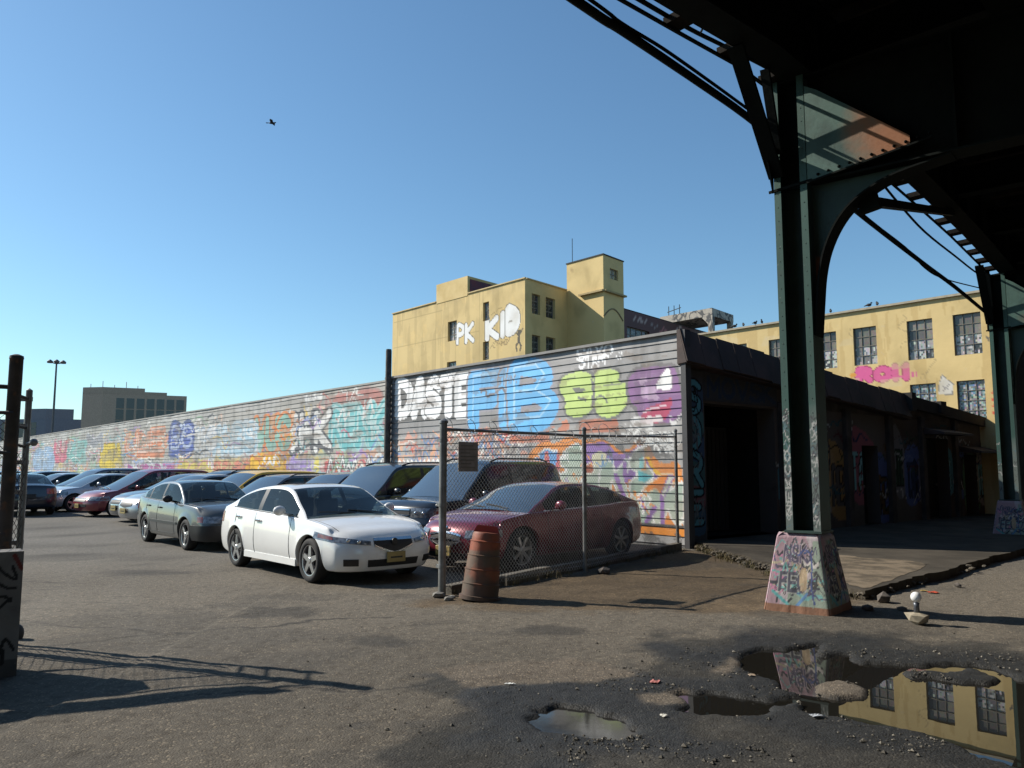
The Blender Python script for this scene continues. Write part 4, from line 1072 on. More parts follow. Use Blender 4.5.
# tower
pt1 = V2(9.26, 79.52)
def paint_tw(cv):
    plain(cv)
    cv.stroke([(4.6, 22.6), (4.7, 21.8)], .25, (.3, .2, .1), .7)
ptl = front(pt1, D1, N1, 0., 5.25, 0., 23.4, [], .4, paint_tw, YEL, .2, blk, 'tower_wall', M_YEL)
ptr = front(pt1, D2, CC, 0., 3.85, 0., 23.4, [(1.25, 2.8, 21.1, 22.2)], .4, plain, YEL, .25, blk, 'tower_wall', M_YEL)
window(ptr, (1.25, 2.8, 21.1, 22.2), .25, 2, 2, blk, rnd, lambda r, i, j, a, b: tuple(np.array((.33, .25, .12)) * r.uniform(.6, 1.1)), .1)
mb = MB(); mb.box(pt1 + D1 * 2.62 + D2 * 1.92 + Z * 23.4, (2.7, 2.0, .06), (D1, D2, Z)); mb.build('tower_roof', M_DARKROOF, blk)
mb = MB(); mb.box(ptl(1.55, 19.62, -.15), (1.7, .2, .09), (D1, N1, Z)); mb.box(ptr(1.95, 19.62, -.15), (2.0, .2, .09), (D2, CC, Z)); mb.build('ledge', pm('ledge_stone', (.4, .3, .14), .8), blk)
mb = MB(); mb.tube([pt1 + D1 * 4.8 + D2 * .5 + Z * 23.4, pt1 + D1 * 4.8 + D2 * .5 + Z * 26.2], .04, 5); mb.build('aerial', pm('aerial_metal', (.1, .1, .1), .5), blk)
mb = MB()
a_ = [ptr(t, 17.0 + 1.0 * math.sin(math.pi * t / 3.6), -.01) for t in np.linspace(0, 3.6, 9)]
for t0, t1 in zip(a_[:-1], a_[1:]): mb.bar(t0, t1, .12, .12)
mb.build('arch_trim', pm('arch_dark', (.2, .15, .08), .8), blk)
# dark red loft wing between tower and wing
p3 = V2(11.7, 82.46)
loft = thing('red_loft', p3, 'dark red loft building with graffiti bands and wide dark windows, right behind the yellow tower', 'building')
def paint_loft(cv):
    rnd = random.Random(6)
    cv.C *= (.8 + .4 * fbm(cv.U * .6, cv.V * .6, 28, 3))[:, None]
    for k in range(22): scribble(cv, rnd, rnd.uniform(0, 22), rnd.uniform(16.8, 17.6), 1.4, .7, .16, rnd.choice([(.4, .3, .28), (.35, .12, .12), (.25, .2, .2)]))
wl = [(a, a + 4.6, 14.2, 16.6) for a in (.6, 6.4, 12.2, 18.0)]
plf = front(p3, D2, CC, 0., 25., 0., 18.4, wl, .3, paint_loft, (.085, .028, .03), .3, loft, 'wall', attr_mat('red_brick_paint', gs=1))
for o in wl: window(plf, o, .3, 4, 3, loft, rnd, pane_dark, .1)
mb = MB(); mb.add(box_faces(p3 + Z * 18.3, D2, 25, -CC, 9, 0, .12), BF); mb.build('roof', M_DARKROOF, loft)
# rooftop canopy frame
kc = V2(22.86, 90.)
can = thing('roof_canopy', kc + Z * 16.5, 'pale concrete canopy frame with graffiti on posts, on the roof right of the tower', 'canopy')
M_CAN = squig_mat('canopy_concrete', (.42, .38, .32), (.33, .30, .26), [((.10, .1, .1), .8, .05, .8)], bumps=None)
mb = MB(); mb.add(box_faces(kc, D1, 7.5, D2, 5.7, 19.1, 20.0), BF + [(3, 2, 1, 0)]); mb.build('slab', M_CAN, can)
for a, b in ((.3, .3), (.3, 5.3), (7.1, .3), (7.1, 5.3)):
    mb = MB(); mb.box(kc + D1 * a + D2 * b + Z * 17.3, (.3, .3, 1.8), (D1, D2, Z)); mb.build('post', M_CAN, can)
mb = MB(); mb.prism([kc + D1 * .6 + Z * 19.1, kc + D1 * 1.5 + Z * 19.1, kc + D1 * .6 + Z * 18.2], D2 * .4); mb.build('bracket', M_CAN, can)
mb = MB()
for a in (4.8, 5.6, 6.4): mb.tube([kc + D1 * a + D2 * .4 + Z * 20.0, kc + D1 * a + D2 * .4 + Z * 21.2], .05, 5)
mb.tube([kc + D1 * 4.6 + D2 * .4 + Z * 20.8, kc + D1 * 6.6 + D2 * .4 + Z * 20.5], .05, 5)
mb.build('railing', pm('rail_dark', (.08, .08, .08), .6), can)
# ---- far buildings, lamp mast, roof hut
def far_block(name, label, P, a, ua, b, ub, h, mat_w, bands, gcol_):
    t = thing(name, P, label, 'building')
    mb = MB(); mb.add(box_faces(P, a, ua, b, ub, 0, h), BF); mb.build('wall', mat_w, t)
    for (face, u0, u1, z0, z1, nx, nz) in bands:
        du, no = (a, -b) if face == 0 else (b, a)
        base = P if face == 0 else P + a * ua
        for i in range(nx):
            uu = u0 + (u1 - u0) * (i + .5) / nx; w = (u1 - u0) / nx * .36
            for j in range(nz):
                zz = z0 + (z1 - z0) * (j + .5) / nz; hh = (z1 - z0) / nz * .46
                m = MB(); m.box(base + du * uu + Z * zz + no * .03, (w, .12, hh), (du, no, Z))
                m.build('window', gcol_, t)
    return t
M_DGLASS = pm('dark_glass', (.045, .055, .068), .15, spec=.6)
po = G(83, 388, 25.1); po = V2(-124, 230)
off = far_block('office_building', 'tan office block with dark ribbon windows and stepped roof, far off beyond the metal wall', po, V2(.985, -.17), 6.5, V2(.9, .43), 22.5, 23.5, pm('tan_panel', (.46, .355, .27), .8), [(1, 3.2, 22, 6, 22.4, 7, 5)], M_DGLASS)
mb = MB(); mb.add(box_faces(po + Z * 23.4, V2(.985, -.17), 6.5, V2(.9, .43), 11, 0, 1.9), BF); mb.add(box_faces(po + Z * 23.4 + V2(.9, .43) * 11, V2(.985, -.17), 6.5, V2(.9, .43), 6, 0, .9), BF); mb.build('roof_storey', pm('tan_panel_top', (.43, .335, .255), .8), off)
mb = MB()
for k in range(5): mb.tube([po + V2(.9, .43) * (2 + k * 3.1) + Z * 25.2, po + V2(.9, .43) * (2 + k * 3.1) + Z * (26.4 + (k % 2))], .1, 4)
mb.build('mast', pm('roof_mast', (.2, .2, .2), .6), off)
pb = V2(-170, 262)
sl = far_block('slate_building', 'dark blue grey stepped building far off beside the lamp mast', pb, V2(.98, -.2), 20, V2(.9, .43), 14, 18.0, pm('slate_panel', (.17, .19, .23), .8), [(0, 1, 19, 6, 17, 1, 5)], M_DGLASS)
mb = MB(); mb.add(box_faces(pb + V2(.98, -.2) * 14.2 + Z * 17.9, V2(.98, -.2), 5.5, V2(.9, .43), 8, 0, 3.4), BF); mb.build('roof_storey', pm('slate_panel_top', (.18, .195, .23), .8), sl)
mast = thing('lamp_mast', V2(-68.9, 120), 'tall floodlight mast with a cluster of lamps, standing beyond the metal wall', 'floodlight')
mb = MB(); mb.tube([(-68.9, 120, 0), (-68.9, 120, 17.6)], [.22, .12], 8); mb.build('pole', pm('mast_steel', (.10, .10, .105), .6), mast)
for k in range(6):
    t = k / 6 * 2 * math.pi; c = np.array([-68.9 + 1.0 * math.cos(t), 120 + 1.0 * math.sin(t), 17.75])
    mb = MB(); mb.bar((-68.9, 120, 17.5), c, .1, .1); mb.lathe([(.12, .3), (.42, .05), (.40, -.1), (.05, -.12)], 10, c); mb.build('lamp_head', pm('lamp_steel', (.09, .09, .095), .5), mast)
hut = C0 + D1 * 19.7 - N1 * 6
h = thing('roof_hut', hut + Z * 4.15, 'small dark roof hut peeping over the top of the metal wall', 'roof hut')
mb = MB(); mb.prism([hut + Z * 4.1, hut + D1 * 2 + Z * 4.1, hut + D1 * 2 + Z * 4.75, hut + D1 * 1.5 + Z * 5.1, hut + D1 * .4 + Z * 5.1, hut + Z * 4.6], -N1 * 1.5); mb.build('wall', pm('hut_dark', (.045, .045, .05), .7), h)
mb = MB(); mb.box(hut + D1 * 1.0 + Z * 5.14 - N1 * .75, (.7, .85, .03), (D1, N1, Z)); mb.build('roof', M_DARKROOF, h)
# ------------------------------------------------------------------ elevated railway
M_GREEN = pm('green_steel', (.022, .052, .043), .6, col2=(.014, .032, .027), nscale=3, bumps=(30, .15, .005), fine=(7, (.10, .055, .03), .66, .76))  # column webs, darkened to stand in for shade beside the lit flanges
M_TAGGED = attr_mat('tagged_green_steel', rough=.6, gs=4, grime=(.05, .05, .045), gamt=.6, bumps=(30, .15, .005))
M_STEEL = pm('dark_steel', (.007, .010, .009), .8, col2=(.0045, .006, .006), nscale=2, bumps=(20, .2, .01), spec=.10)
M_BRACK = pm('green_bracket', (.022, .055, .046), .6, col2=(.014, .034, .028), nscale=2.5, lo=.45, hi=.75, fine=(1.3, (.22, .085, .035), .60, .72), bumps=(20, .2, .01))
M_TIE = pm('tie_timber', (.022, .018, .015), .9, col2=(.012, .010, .009), nscale=5, bumps=(20, .5, .01), spec=.1)
PCC = V2(3.13, 9.21) + CC * .24
def gusset_mat():
    m, nt, p, o = _nt('rusting_gusset')
    tc = nt.nodes.new('ShaderNodeTexCoord'); dp = nt.nodes.new('ShaderNodeVectorMath'); dp.operation = 'DOT_PRODUCT'
    nt.links.new(tc.outputs['Object'], dp.inputs[0]); dp.inputs[1].default_value = tuple(CC)
    r_ = math_(nt, 'ADD', dp.outputs['Value'], math_(nt, 'MULTIPLY', math_(nt, 'SUBTRACT', noise(nt, 2.2, 5, w=3), .5), .9))
    c = mix(nt, (.062, .128, .108), (.035, .075, .064), ramp(nt, noise(nt, 3, 5), .4, .7))
    c = mix(nt, c, (.33, .12, .045), ramp(nt, r_, .62, 1.1, 0, .85))
    nt.links.new(c, p.inputs['Base Color']); p.inputs['Roughness'].default_value = .6
    bump(nt, p, noise(nt, 20, 5), .2, .01); return m
M_GUSS = gusset_mat()
def fr(a, b, z, base=PCC): return base + CC * a + D2 * b + Z * z
el = thing('elevated_railway', PCC, 'dark green riveted steel elevated railway with arched column brackets, crossing overhead', 'railway viaduct')
PATH = [np.array(p) for p in ((-11.5, -4.2), (-6.1, .7), (1.37, 7.35), (2.74, 8.51), (6.2, 12.21), (8.61, 14.98), (12.32, 19.41), (32.1, 41.9), (45, 56.6))]
plen = [0.0]
for p, q in zip(PATH[:-1], PATH[1:]): plen.append(plen[-1] + np.linalg.norm(q - p))
def PP(t, off, z):
    i = min(max(int(np.searchsorted(plen, t)) - 1, 0), len(PATH) - 2)
    # smooth direction
    def dirat(tt):
        j = min(max(int(np.searchsorted(plen, tt)) - 1, 0), len(PATH) - 2); d = PATH[j + 1] - PATH[j]; return d / np.linalg.norm(d)
    d = sum(dirat(t + k) for k in (-2.5, -1.5, -.5, .5, 1.5, 2.5)); d /= np.linalg.norm(d)
    u = (t - plen[i]) / (plen[i + 1] - plen[i]); p = PATH[i] + (PATH[i + 1] - PATH[i]) * u
    n = np.array([d[1], -d[0]])
    return np.array([*(p + n * off), z])
TT = np.arange(0, plen[-1], 1.0)
def sweep(o0, o1, z0, z1, name, mat, tt=TT):
    mb = MB(); vs = []; fs = []
    for t in tt: vs += [PP(t, o0, z0), PP(t, o1, z0), PP(t, o1, z1), PP(t, o0, z1)]
    for i in range(len(tt) - 1):
        for k in range(4): fs.append((i * 4 + k, i * 4 + (k + 1) % 4, (i + 1) * 4 + (k + 1) % 4, (i + 1) * 4 + k))
    fs += [(0, 1, 2, 3), tuple((len(tt) - 1) * 4 + k for k in range(4))]
    mb.add(vs, fs); return mb
for o in (0.17, 2.3, 4.5, 6.7, 8.9):
    mb = sweep(o - .012, o + .012, 6.12, 7.08, 'g', 0)
    m2 = sweep(o - .17, o + .17, 6.10, 6.125, 'g', 0); mb.add(m2.v, m2.f)
    m2 = sweep(o - .17, o + .17, 7.07, 7.095, 'g', 0); mb.add(m2.v, m2.f)
    for t in np.arange(.5, plen[-1] - 1, 1.4):
        d = PP(t + .1, o, 6.6) - PP(t, o, 6.6); d /= np.linalg.norm(d); n = np.array([d[1], -d[0], 0])
        mb.box(PP(t, o, 6.6), (.012, .12, .46), (d, n, Z))
    mb.build('longitudinal_girder', M_STEEL, el)
sweep(-.05, 9.3, 7.29, 7.36, 'deck', M_STEEL).build('deck_plate', M_STEEL, el)
ts = np.arange(.5, plen[-1] - 6, .78)[:98]
rnd = random.Random(1)
for t in ts:
    mb = MB(); p = PP(t, -.62 + rnd.uniform(-.05, .05), 7.19); q = PP(t, 9.4, 7.19); mb.bar(p, q, .22, .17); mb.build('tie', M_TIE, el)
mb = sweep(-.48, -.42, 7.285, 7.33, 'g', 0); mb.build('guard_rail', M_STEEL, el)
for t in np.arange(2, plen[-1] - 2, 3.1):
    mb = MB(); mb.bar(PP(t, .2, 6.75), PP(t, 8.9, 6.75), .12, .5); mb.bar(PP(t, .2, 6.49), PP(t, 8.9, 6.49), .26, .025); mb.build('floor_beam', M_STEEL, el)
def column(base, z0, near):
    m = M_GREEN
    mb = MB(); hc, hd, leg = .178, .15, .078
    m = M_GREEN
    for sgn in (-1, 1):
        mb.box(fr(sgn * hc, 0, (z0 + 6.1) / 2, base), (.012, hd, (6.1 - z0) / 2), (CC, D2, Z))
        mb.box(fr(sgn * (hc - leg / 2 + .012), hd + .008, (z0 + 6.1) / 2, base), (leg / 2, .008, (6.1 - z0) / 2), (CC, D2, Z))
    mb.box(fr(0, .10, (z0 + 6.1) / 2, base), (hc - .013, .008, (6.1 - z0) / 2), (CC, D2, Z))
    if near:
        for sgn in (-1, 1):
            for z in np.arange(z0 + .2, 6.0, .16):
                mb.ball(fr(sgn * (hc - leg / 2 + .012), -hd - .014, z, base), .007, n=5)
    col = mb.build('column', m, el)
    for sgn in (-1, 1):                 # flange faces, sprayed over up to reach height
        us_ = np.linspace(-leg / 2, leg / 2, 9); vs_ = np.concatenate([np.arange(z0, 2.9, .014), np.arange(2.9, 6.11, .2)])
        U, V = np.meshgrid(us_, vs_, indexing='ij'); cv = Canvas(U.ravel(), V.ravel(), (.036, .088, .073)); rnd = random.Random(60 + sgn)
        cv.C *= (.75 + .5 * fbm(cv.U * 14, cv.V * 1.5, 4, 4))[:, None]
        lowz = sstep((2.15 + .35 * sgn - cv.V) / .5 + (fbm(cv.U * 10, cv.V * 5, 9, 3) - .5) * 1.2)[:, None] * .55
        cv.C = cv.C * (1 - lowz) + np.array([.20, .21, .20]) * lowz
        for _ in range(46 if near else 12): scribble(cv, rnd, -.05 + rnd.random() * .04, z0 + rnd.random() * 1.3, .06, .12, rnd.uniform(.006, .014), rnd.choice([(.42, .41, .39), (.05, .05, .05), (.4, .4, .38), (.08, .08, .09), (.1, .16, .18)]), 4)
        for k, ch in enumerate('NEKCO' if sgn < 0 and near else ''):
            zc = 1.05 + k * .15 + (0 if sgn < 0 else .25)
            for st in LET[ch]: cv.stroke([(-.03 + .06 * (1 - y), zc + .11 * x) for x, y in st], .013, (.45, .44, .42))
        X = fr(sgn * (hc - leg / 2 + .012), -hd - .016, 0, base) + U[..., None] * CC + V[..., None] * Z
        nr = len(vs_); n_ = U.size; m2 = MB(); m2.v = X.reshape(-1, 3).tolist() + (X + D2 * .014).reshape(-1, 3).tolist()
        i0 = (np.arange(8)[:, None] * nr + np.arange(nr - 1)[None, :]).ravel()
        fq = np.stack([i0, i0 + nr, i0 + nr + 1, i0 + 1], 1); m2.f = fq.tolist() + (fq[:, ::-1] + n_).tolist()
        for j in range(nr - 1): m2.f += [(j, j + 1, n_ + j + 1, n_ + j), (8 * nr + j + 1, 8 * nr + j, n_ + 8 * nr + j, n_ + 8 * nr + j + 1)]
        m2.m = [0] * len(m2.f); m2.build('flange', M_TAGGED, col, fixn=False, colors=np.vstack([cv.C, cv.C]))
    mb = MB(); mb.box(fr(0, 0, z0 + .012, base), (.205, .19, .012), (CC, D2, Z)); mb.build('base_plate', m, col)
    # cross girder
    mb = MB(); mb.box(fr(4.55, 0, 5.45, base), (4.8, .012, .64), (CC, D2, Z))
    mb.box(fr(4.9, 0, 4.81, base), (4.66, .15, .012), (CC, D2, Z)); mb.box(fr(4.55, 0, 6.085, base), (4.8, .15, .012), (CC, D2, Z))
    for a in np.arange(1.7, 9, 1.3): mb.box(fr(a, 0, 5.45, base), (.012, .13, .62), (CC, D2, Z))
    mb.build('cross_girder', M_STEEL, el)
    # arched knee bracket
    arc = [(.2, 3.05), (.235, 3.44), (.27, 3.75), (.34, 4.03), (.47, 4.29), (.64, 4.48), (.87, 4.62), (1.13, 4.71), (1.65, 4.79)]
    arc = smooth_line(arc, 4)
    mb = MB(); mb.prism([fr(a, -.01, z, base) for a, z in arc] + [fr(.2, -.01, 4.8, base)], D2 * .02)
    pb = MB(); pb.prism([fr(.20, -.172, 4.80, base), fr(1.28, -.172, 4.955, base), fr(1.28, -.172, 5.06, base), fr(.34, -.172, 5.86, base), fr(.20, -.172, 5.95, base)], D2 * .008)  # outline cut along the girder's shadow, leaving the shaded part in dark steel
    br = mb.build('knee_bracket', M_BRACK, el); pb.build('gusset_plate', M_GUSS, br)
    mb = MB()
    for (a, z), (c, d) in zip(arc[:-1], arc[1:]): mb.bar(fr(a, 0, z, base), fr(c, 0, d, base), .26, .02, up=np.cross(fr(c, 0, d) - fr(a, 0, z), D2))
    mb.bar(fr(.2, -.18, 4.79, base), fr(1.5, -.18, 4.98, base), .05, .02); mb.bar(fr(-.25, -.17, 4.78, base), fr(.25, -.17, 4.82, base), .02, .03)
    if near:
        for a in np.arange(.32, 1.5, .115): mb.ball(fr(a, -.178, 4.85 + (a - .2) * .143, base), .017, n=5)
    mb.build('bracket_flange', M_STEEL, br)
    # V shaped braces towards the lot side girder
    mb = MB(); mb.bar(fr(-.16, -.16, 4.95, base), fr(-.14, -1.25, 6.1, base), .05, .17, up=CC); mb.bar(fr(-.12, -.2, 5.2, base), fr(-.1, -.55, 6.1, base), .05, .10, up=CC)
    mb.bar(fr(-.16, .16, 4.95, base), fr(-.14, 1.25, 6.1, base), .05, .17, up=CC)
    mb.prism([fr(-.2, -.2, 4.75, base), fr(-.2, -.2, 5.3, base), fr(-.2, -.45, 5.35, base)], CC * .02)
    mb.build('diagonal_brace', M_STEEL, el)
BASE2 = PCC + V2(8.06, 9.36)
column(PCC, .86, True); column(BASE2, .86, False); column(BASE2 + V2(8.2, 9.4), .86, False)
mb = MB(); mb.bar(fr(.75, .05, 4.52), G(952, 213, 6.1), .1, .1); mb.build('lateral_strut', M_STEEL, el)
mb = MB(); mb.prism([fr(.68, .02, 4.38), fr(.90, .02, 4.42), fr(.86, .02, 4.62), fr(.68, .02, 4.5)], D2 * .1); mb.build('strut_plate', M_STEEL, el)
for t in np.arange(2.2, 44, .92):
    mb = MB(); mb.bar(PP(t, .1, 6.16), PP(t, -.22, 6.14), .22, .08); mb.build('outrigger', M_TIE, el)
mb = sweep(-.20, -.17, 6.07, 6.10, 'g', 0); mb.build('walkway_angle', M_STEEL, el)
# concrete piers
def pier(base, label, seed, bright):
    t = thing('concrete_pier', base, label, 'pier', 'concrete piers under the railway columns')
    rnd = random.Random(seed); mb = MB(); cols_ = []
    B, T, Hh = .37, .235, .86
    ctr = base + Z * 0
    for fi, (e, n) in enumerate(((CC, -D2), (D2, CC), (-CC, D2), (-D2, -CC))):
        us_ = np.linspace(-1, 1, 66); vs_ = np.linspace(-.05, Hh, 76)
        U, V = np.meshgrid(us_, vs_, indexing='ij'); cv = Canvas((U * .36).ravel(), V.ravel(), (.33, .29, .28))
        nz_ = fbm(cv.U * 5 + fi * 9, cv.V * 5, 3, 4); cv.C[:] = np.array([.34, .29, .30]) * (.75 + .5 * nz_)[:, None]
        m = fbm(cv.U * 3 + fi, cv.V * 3, 6, 3); cv.C[m > .55] = (.30, .20, .225); cv.C[m < .36] = (.22, .26, .21)
        for _ in range(64):
            scribble(cv, rnd, rnd.uniform(-.36, .15), rnd.uniform(.10, .65), rnd.uniform(.12, .35), rnd.uniform(.06, .2), rnd.uniform(.010, .034), rnd.choice([(.05, .05, .06), (.04, .04, .045), (.09, .08, .13), (.06, .06, .06), (.06, .09, .2), (.36, .31, .22), (.15, .32, .3), (.45, .18, .28), (.07, .07, .08), (.5, .46, .42)]), 6)
        text_on(cv, 'FEO', even_boxes(3, -.22, .12, .24, .42, .2), .035, (.07, .07, .09), (.3, .3, .28), .006)
        text_on(cv, 'NSK', even_boxes(3, -.2, .15, .55, .72, .2), .03, (.09, .08, .12), (.35, .28, .3), .006)
        cv.stroke(smooth_line([(.02, .62), (.12, .68), (.2, .6), (.18, .3), (.2, .12)]), .02, (.07, .09, .2))
        cv.stroke([(-.28, .22), (-.1, .1)], .035, (.1, .3, .3)); cv.stroke([(0, .08), (.12, .22)], .03, (.1, .2, .35))
        cv.poly([(.05, .25), (.12, .28), (.12, .48), (.04, .45)], (.45, .33, .2), .8, sm=3)
        m = cv.V < .07 + .04 * nz_; cv.C[m] = (.20, .10, .06)
        k = np.clip(V / Hh, 0, 1); half = B + (T - B) * k
        X = ctr + e * 0 + (U * half)[..., None] * e + half[..., None] * n + V[..., None] * Z
        bul = (fbm(U * 3 + fi * 4, V * 4, 8, 3) - .5) * .035; edge_ = np.clip((np.abs(U) - .88) / .12, 0, 1) ** 2 * .02 + np.clip((k - .93) / .07, 0, 1) ** 2 * .05
        X = X + (bul * (1 - np.abs(U)) - edge_)[..., None] * n
        o = len(mb.v); mb.v += X.reshape(-1, 3).tolist(); nr = len(vs_)
        i0 = (np.arange(65)[:, None] * nr + np.arange(nr - 1)[None, :]).ravel() + o
        mb.f += np.stack([i0, i0 + nr, i0 + nr + 1, i0 + 1], 1).tolist(); mb.m += [0] * len(i0); cols_.append(cv.C)
    r = T - .035
    mb.add([ctr + CC * a * r + D2 * b * r + Z * (Hh - .0) for a, b in ((-1, -1), (1, -1), (1, 1), (-1, 1))], [(0, 1, 2, 3)]); cols_.append(np.array([[.35, .3, .22]] * 4))
    mb.build('block', M_PIER, t, fixn=False, smooth=False, colors=np.vstack(cols_))
M_PIER = attr_mat('graffiti_concrete', rough=.85, gs=5, glo=.5, ghi=.8, gamt=.5, bumps=(40, .4, .01))
pier(PCC - CC * .13 + V2(.09, .0), 'tapering concrete pier covered in pink and dark graffiti, half in sun beside the puddle', 1, True)
pier(BASE2, 'shaded concrete pier under the far railway column at the right edge', 2, False)
# pipes and cables slung along the railway
def plane_pt(px, py, a):
    r = _ray(px, py); o = np.array([0, 0, CAM_H]); p0 = PCC + CC * a
    return o + r * (np.dot(p0 - o, CC) / np.dot(r, CC))
A_ = -.44
pts = [np.array([.53 - 4 * .64, 6.4 - 4 * .77, 5.32])] + [plane_pt(*p, A_) for p in ((575, 0), (618, 28), (660, 56), (704, 86), (745, 115), (790, 152), (850, 206), (920, 261), (955, 287), (990, 316))]
mb = MB(); mb.tube(smooth_line(pts, 4), .042, 8); o = mb.build('conduit_pipe', M_STEEL, smooth=True)
tag(o, 'thick dark conduit slung under the railway edge past both columns', 'pipe')
mb = MB(); q = [p + Z * .07 + CC * .03 for p in pts[1:6]]; q[1] = q[1] - Z * .03; mb.tube(smooth_line([pts[0] + Z * .06] + q, 5), .018, 6)
mb.tube(smooth_line([pts[7] + Z * .0, plane_pt(905, 247, A_), plane_pt(925, 268, A_), plane_pt(945, 279, A_), plane_pt(984, 289, A_)], 5), .015, 6)
o = mb.build('thin_cable', M_STEEL, smooth=True); tag(o, 'thin black cable sagging beside the thick conduit', 'cable')
mb = MB(); mb.tube(smooth_line([plane_pt(*p, -.5) for p in ((600, -24), (640, 0), (690, 29), (720, 44), (760, 64), (800, 86))], 4), .025, 6)
for p in ((700, 34), (745, 57), (770, 70)):
    mb.tube([plane_pt(*p, -.5), plane_pt(p[0] + 6, p[1] - 12, -.2)], .012, 5)
o = mb.build('edge_cable', M_STEEL, smooth=True); tag(o, 'cable clipped close under the railway girder, above left of the near column', 'cable')
mb = MB(); mb.tube(smooth_line([plane_pt(*p, -.5) for p in ((878, 178), (900, 205), (925, 232), (955, 256), (980, 275), (1006, 288), (1040, 306))], 4), .022, 6)
o = mb.build('drooping_cable', M_STEEL, smooth=True); tag(o, 'twisted black cable drooping across the sky between the two columns', 'cable')

# ------------------------------------------------------------------ fences
M_GALV = pm('galvanised_steel', (.27, .27, .265), .5, .5, col2=(.17, .165, .15), nscale=6)
M_WIRE = pm('fence_wire', (.55, .54, .52), .5, .1, col2=(.40, .39, .36), nscale=3)
def chain(mb, P, Q, z0, z1, pitch=.065, r=.0027):
    P = np.array(P, float); Q = np.array(Q, float); d = Q - P; d[2] = 0; L = np.linalg.norm(d); d = d / L; n = np.array([d[1], -d[0], 0]); h = z1 - z0
    for fam in (1, -1):
        k = -h
        while k < L:
            ua, ub = (k, k + h)
            za, zb = (0, h) if fam > 0 else (h, 0)
            a = max(ua, 0); b = min(ub, L)
            if b - a > .01:
                fz = lambda u: za + (zb - za) * (u - ua) / h
                pz = [P + d * u + Z * (z0 + fz(u)) + n * (.0025 * fam + .012 * math.sin(u * 5 + z0)) for u in (a, (a + b) / 2, b)]
                mb.tube(pz, r, 3, cap=False)
            k += pitch
F0 = V2(-.86, 10.04); FM = V2(1.12, 12.46); F1 = V2(3.22, 15.78)
cf = thing('chain_link_fence', F0, 'galvanised chain link fence with coiled wire on top, in front of the maroon car', 'fence')
for P, h, r in ((F0, 2.13, .048), (FM, 2.16, .034), (F1, 2.3, .032)):
    mb = MB(); mb.lathe([(r, -.2), (r, h), (r * 1.25, h + .005), (r * 1.2, h + .035), (r * .4, h + .06), (.001, h + .062)], 14, P)
    if r > .04:
        for z in (.35, 1.1, 1.9): mb.lathe([(r + .008, z), (r + .008, z + .04)], 14, P); mb.box(P + Z * (z + .02) - CC * .07, (.03, .012, .02), (CC, D2, Z))
    mb.build('post', M_GALV, cf, auto=40)
mb = MB(); mb.tube([F0 + Z * 2.06, FM + Z * 2.08], .02, 8); mb.tube([FM + Z * 2.08, F1 + Z * 2.2], .02, 8); mb.tube([F0 + Z * .12, FM + Z * .10], .006, 5); mb.tube([FM + Z * .1, F1 + Z * .12], .006, 5); mb.build('rail', M_GALV, cf)
mb = MB(); chain(mb, F0, FM, .06, 2.06); chain(mb, FM, F1, .06, 2.1); mb.build('wire_mesh', M_WIRE, cf, fixn=False)
mb = MB()
def coil(P, Q, z, r, turns):
    P = np.array(P); Q = np.array(Q); pts = []; d = (Q - P) / np.linalg.norm(Q - P); n = np.array([d[1], -d[0], 0])
    for k in range(turns * 12 + 1):
        t = k / 12 * 2 * math.pi; s = k / (turns * 12)
        rr = r * (1 + .35 * math.sin(s * 41))
        pts.append(P + (Q - P) * s + n * rr * math.cos(t) * .6 + d * .12 * math.cos(t + .6) + Z * (z + .02 + rr * math.sin(t)))
    return pts
mb.tube(coil(F0, FM, 2.06, .10, 7), .005, 4, cap=False); mb.tube(coil(FM, F1, 2.12, .12, 12), .005, 4, cap=False)
mb.build('coiled_wire', pm('coil_wire', (.65, .64, .62), .5, .2), cf, fixn=False)
# kerb the fence stands behind
mb = MB()
for k in range(6):
    t0 = k / 6 + .004; t1 = (k + 1) / 6 - .004; d = F1 - F0
    mb.bar(F0 + d * t0 + CC * -.02 + Z * .05 + D2 * .1, F0 + d * t1 - CC * .02 + Z * (.055 + .01 * (k % 2)) + D2 * .1, .14, .16)
o = mb.build('concrete_kerb', pm('kerb_concrete', (.16, .14, .11), .9, col2=(.09, .08, .065), nscale=5, bumps=(25, .5, .01)), bevel=.012); tag(o, 'low cracked concrete kerb along the foot of the chain link fence', 'kerb')
o = thing('fence_sign', F0, 'weathered square grey sign wired to the fence in front of the black car', 'sign')
dF = (FM - F0) / np.linalg.norm(FM - F0); nF = np.array([dF[1], -dF[0], 0])
sp = F0 + dF * .43 + nF * .03 + Z * 1.72
mb = MB(); mb.box(sp, (.185, .006, .19), (dF, nF, Z)); mb.build('plate', pm('sign_plate', (.34, .31, .29), .7, col2=(.25, .22, .20), nscale=9), o, bevel=.003)
mb = MB()
for k in range(7):
    w = [.12, .15, .09, .14, .13, .1, .14][k]
    mb.box(sp + nF * .008 + Z * (.14 - k * .046) - dF * (.15 - w), (w, .0015, .008), (dF, nF, Z))
mb.build('faded_lettering', pm('faded_letters', (.20, .18, .17), .8), o)
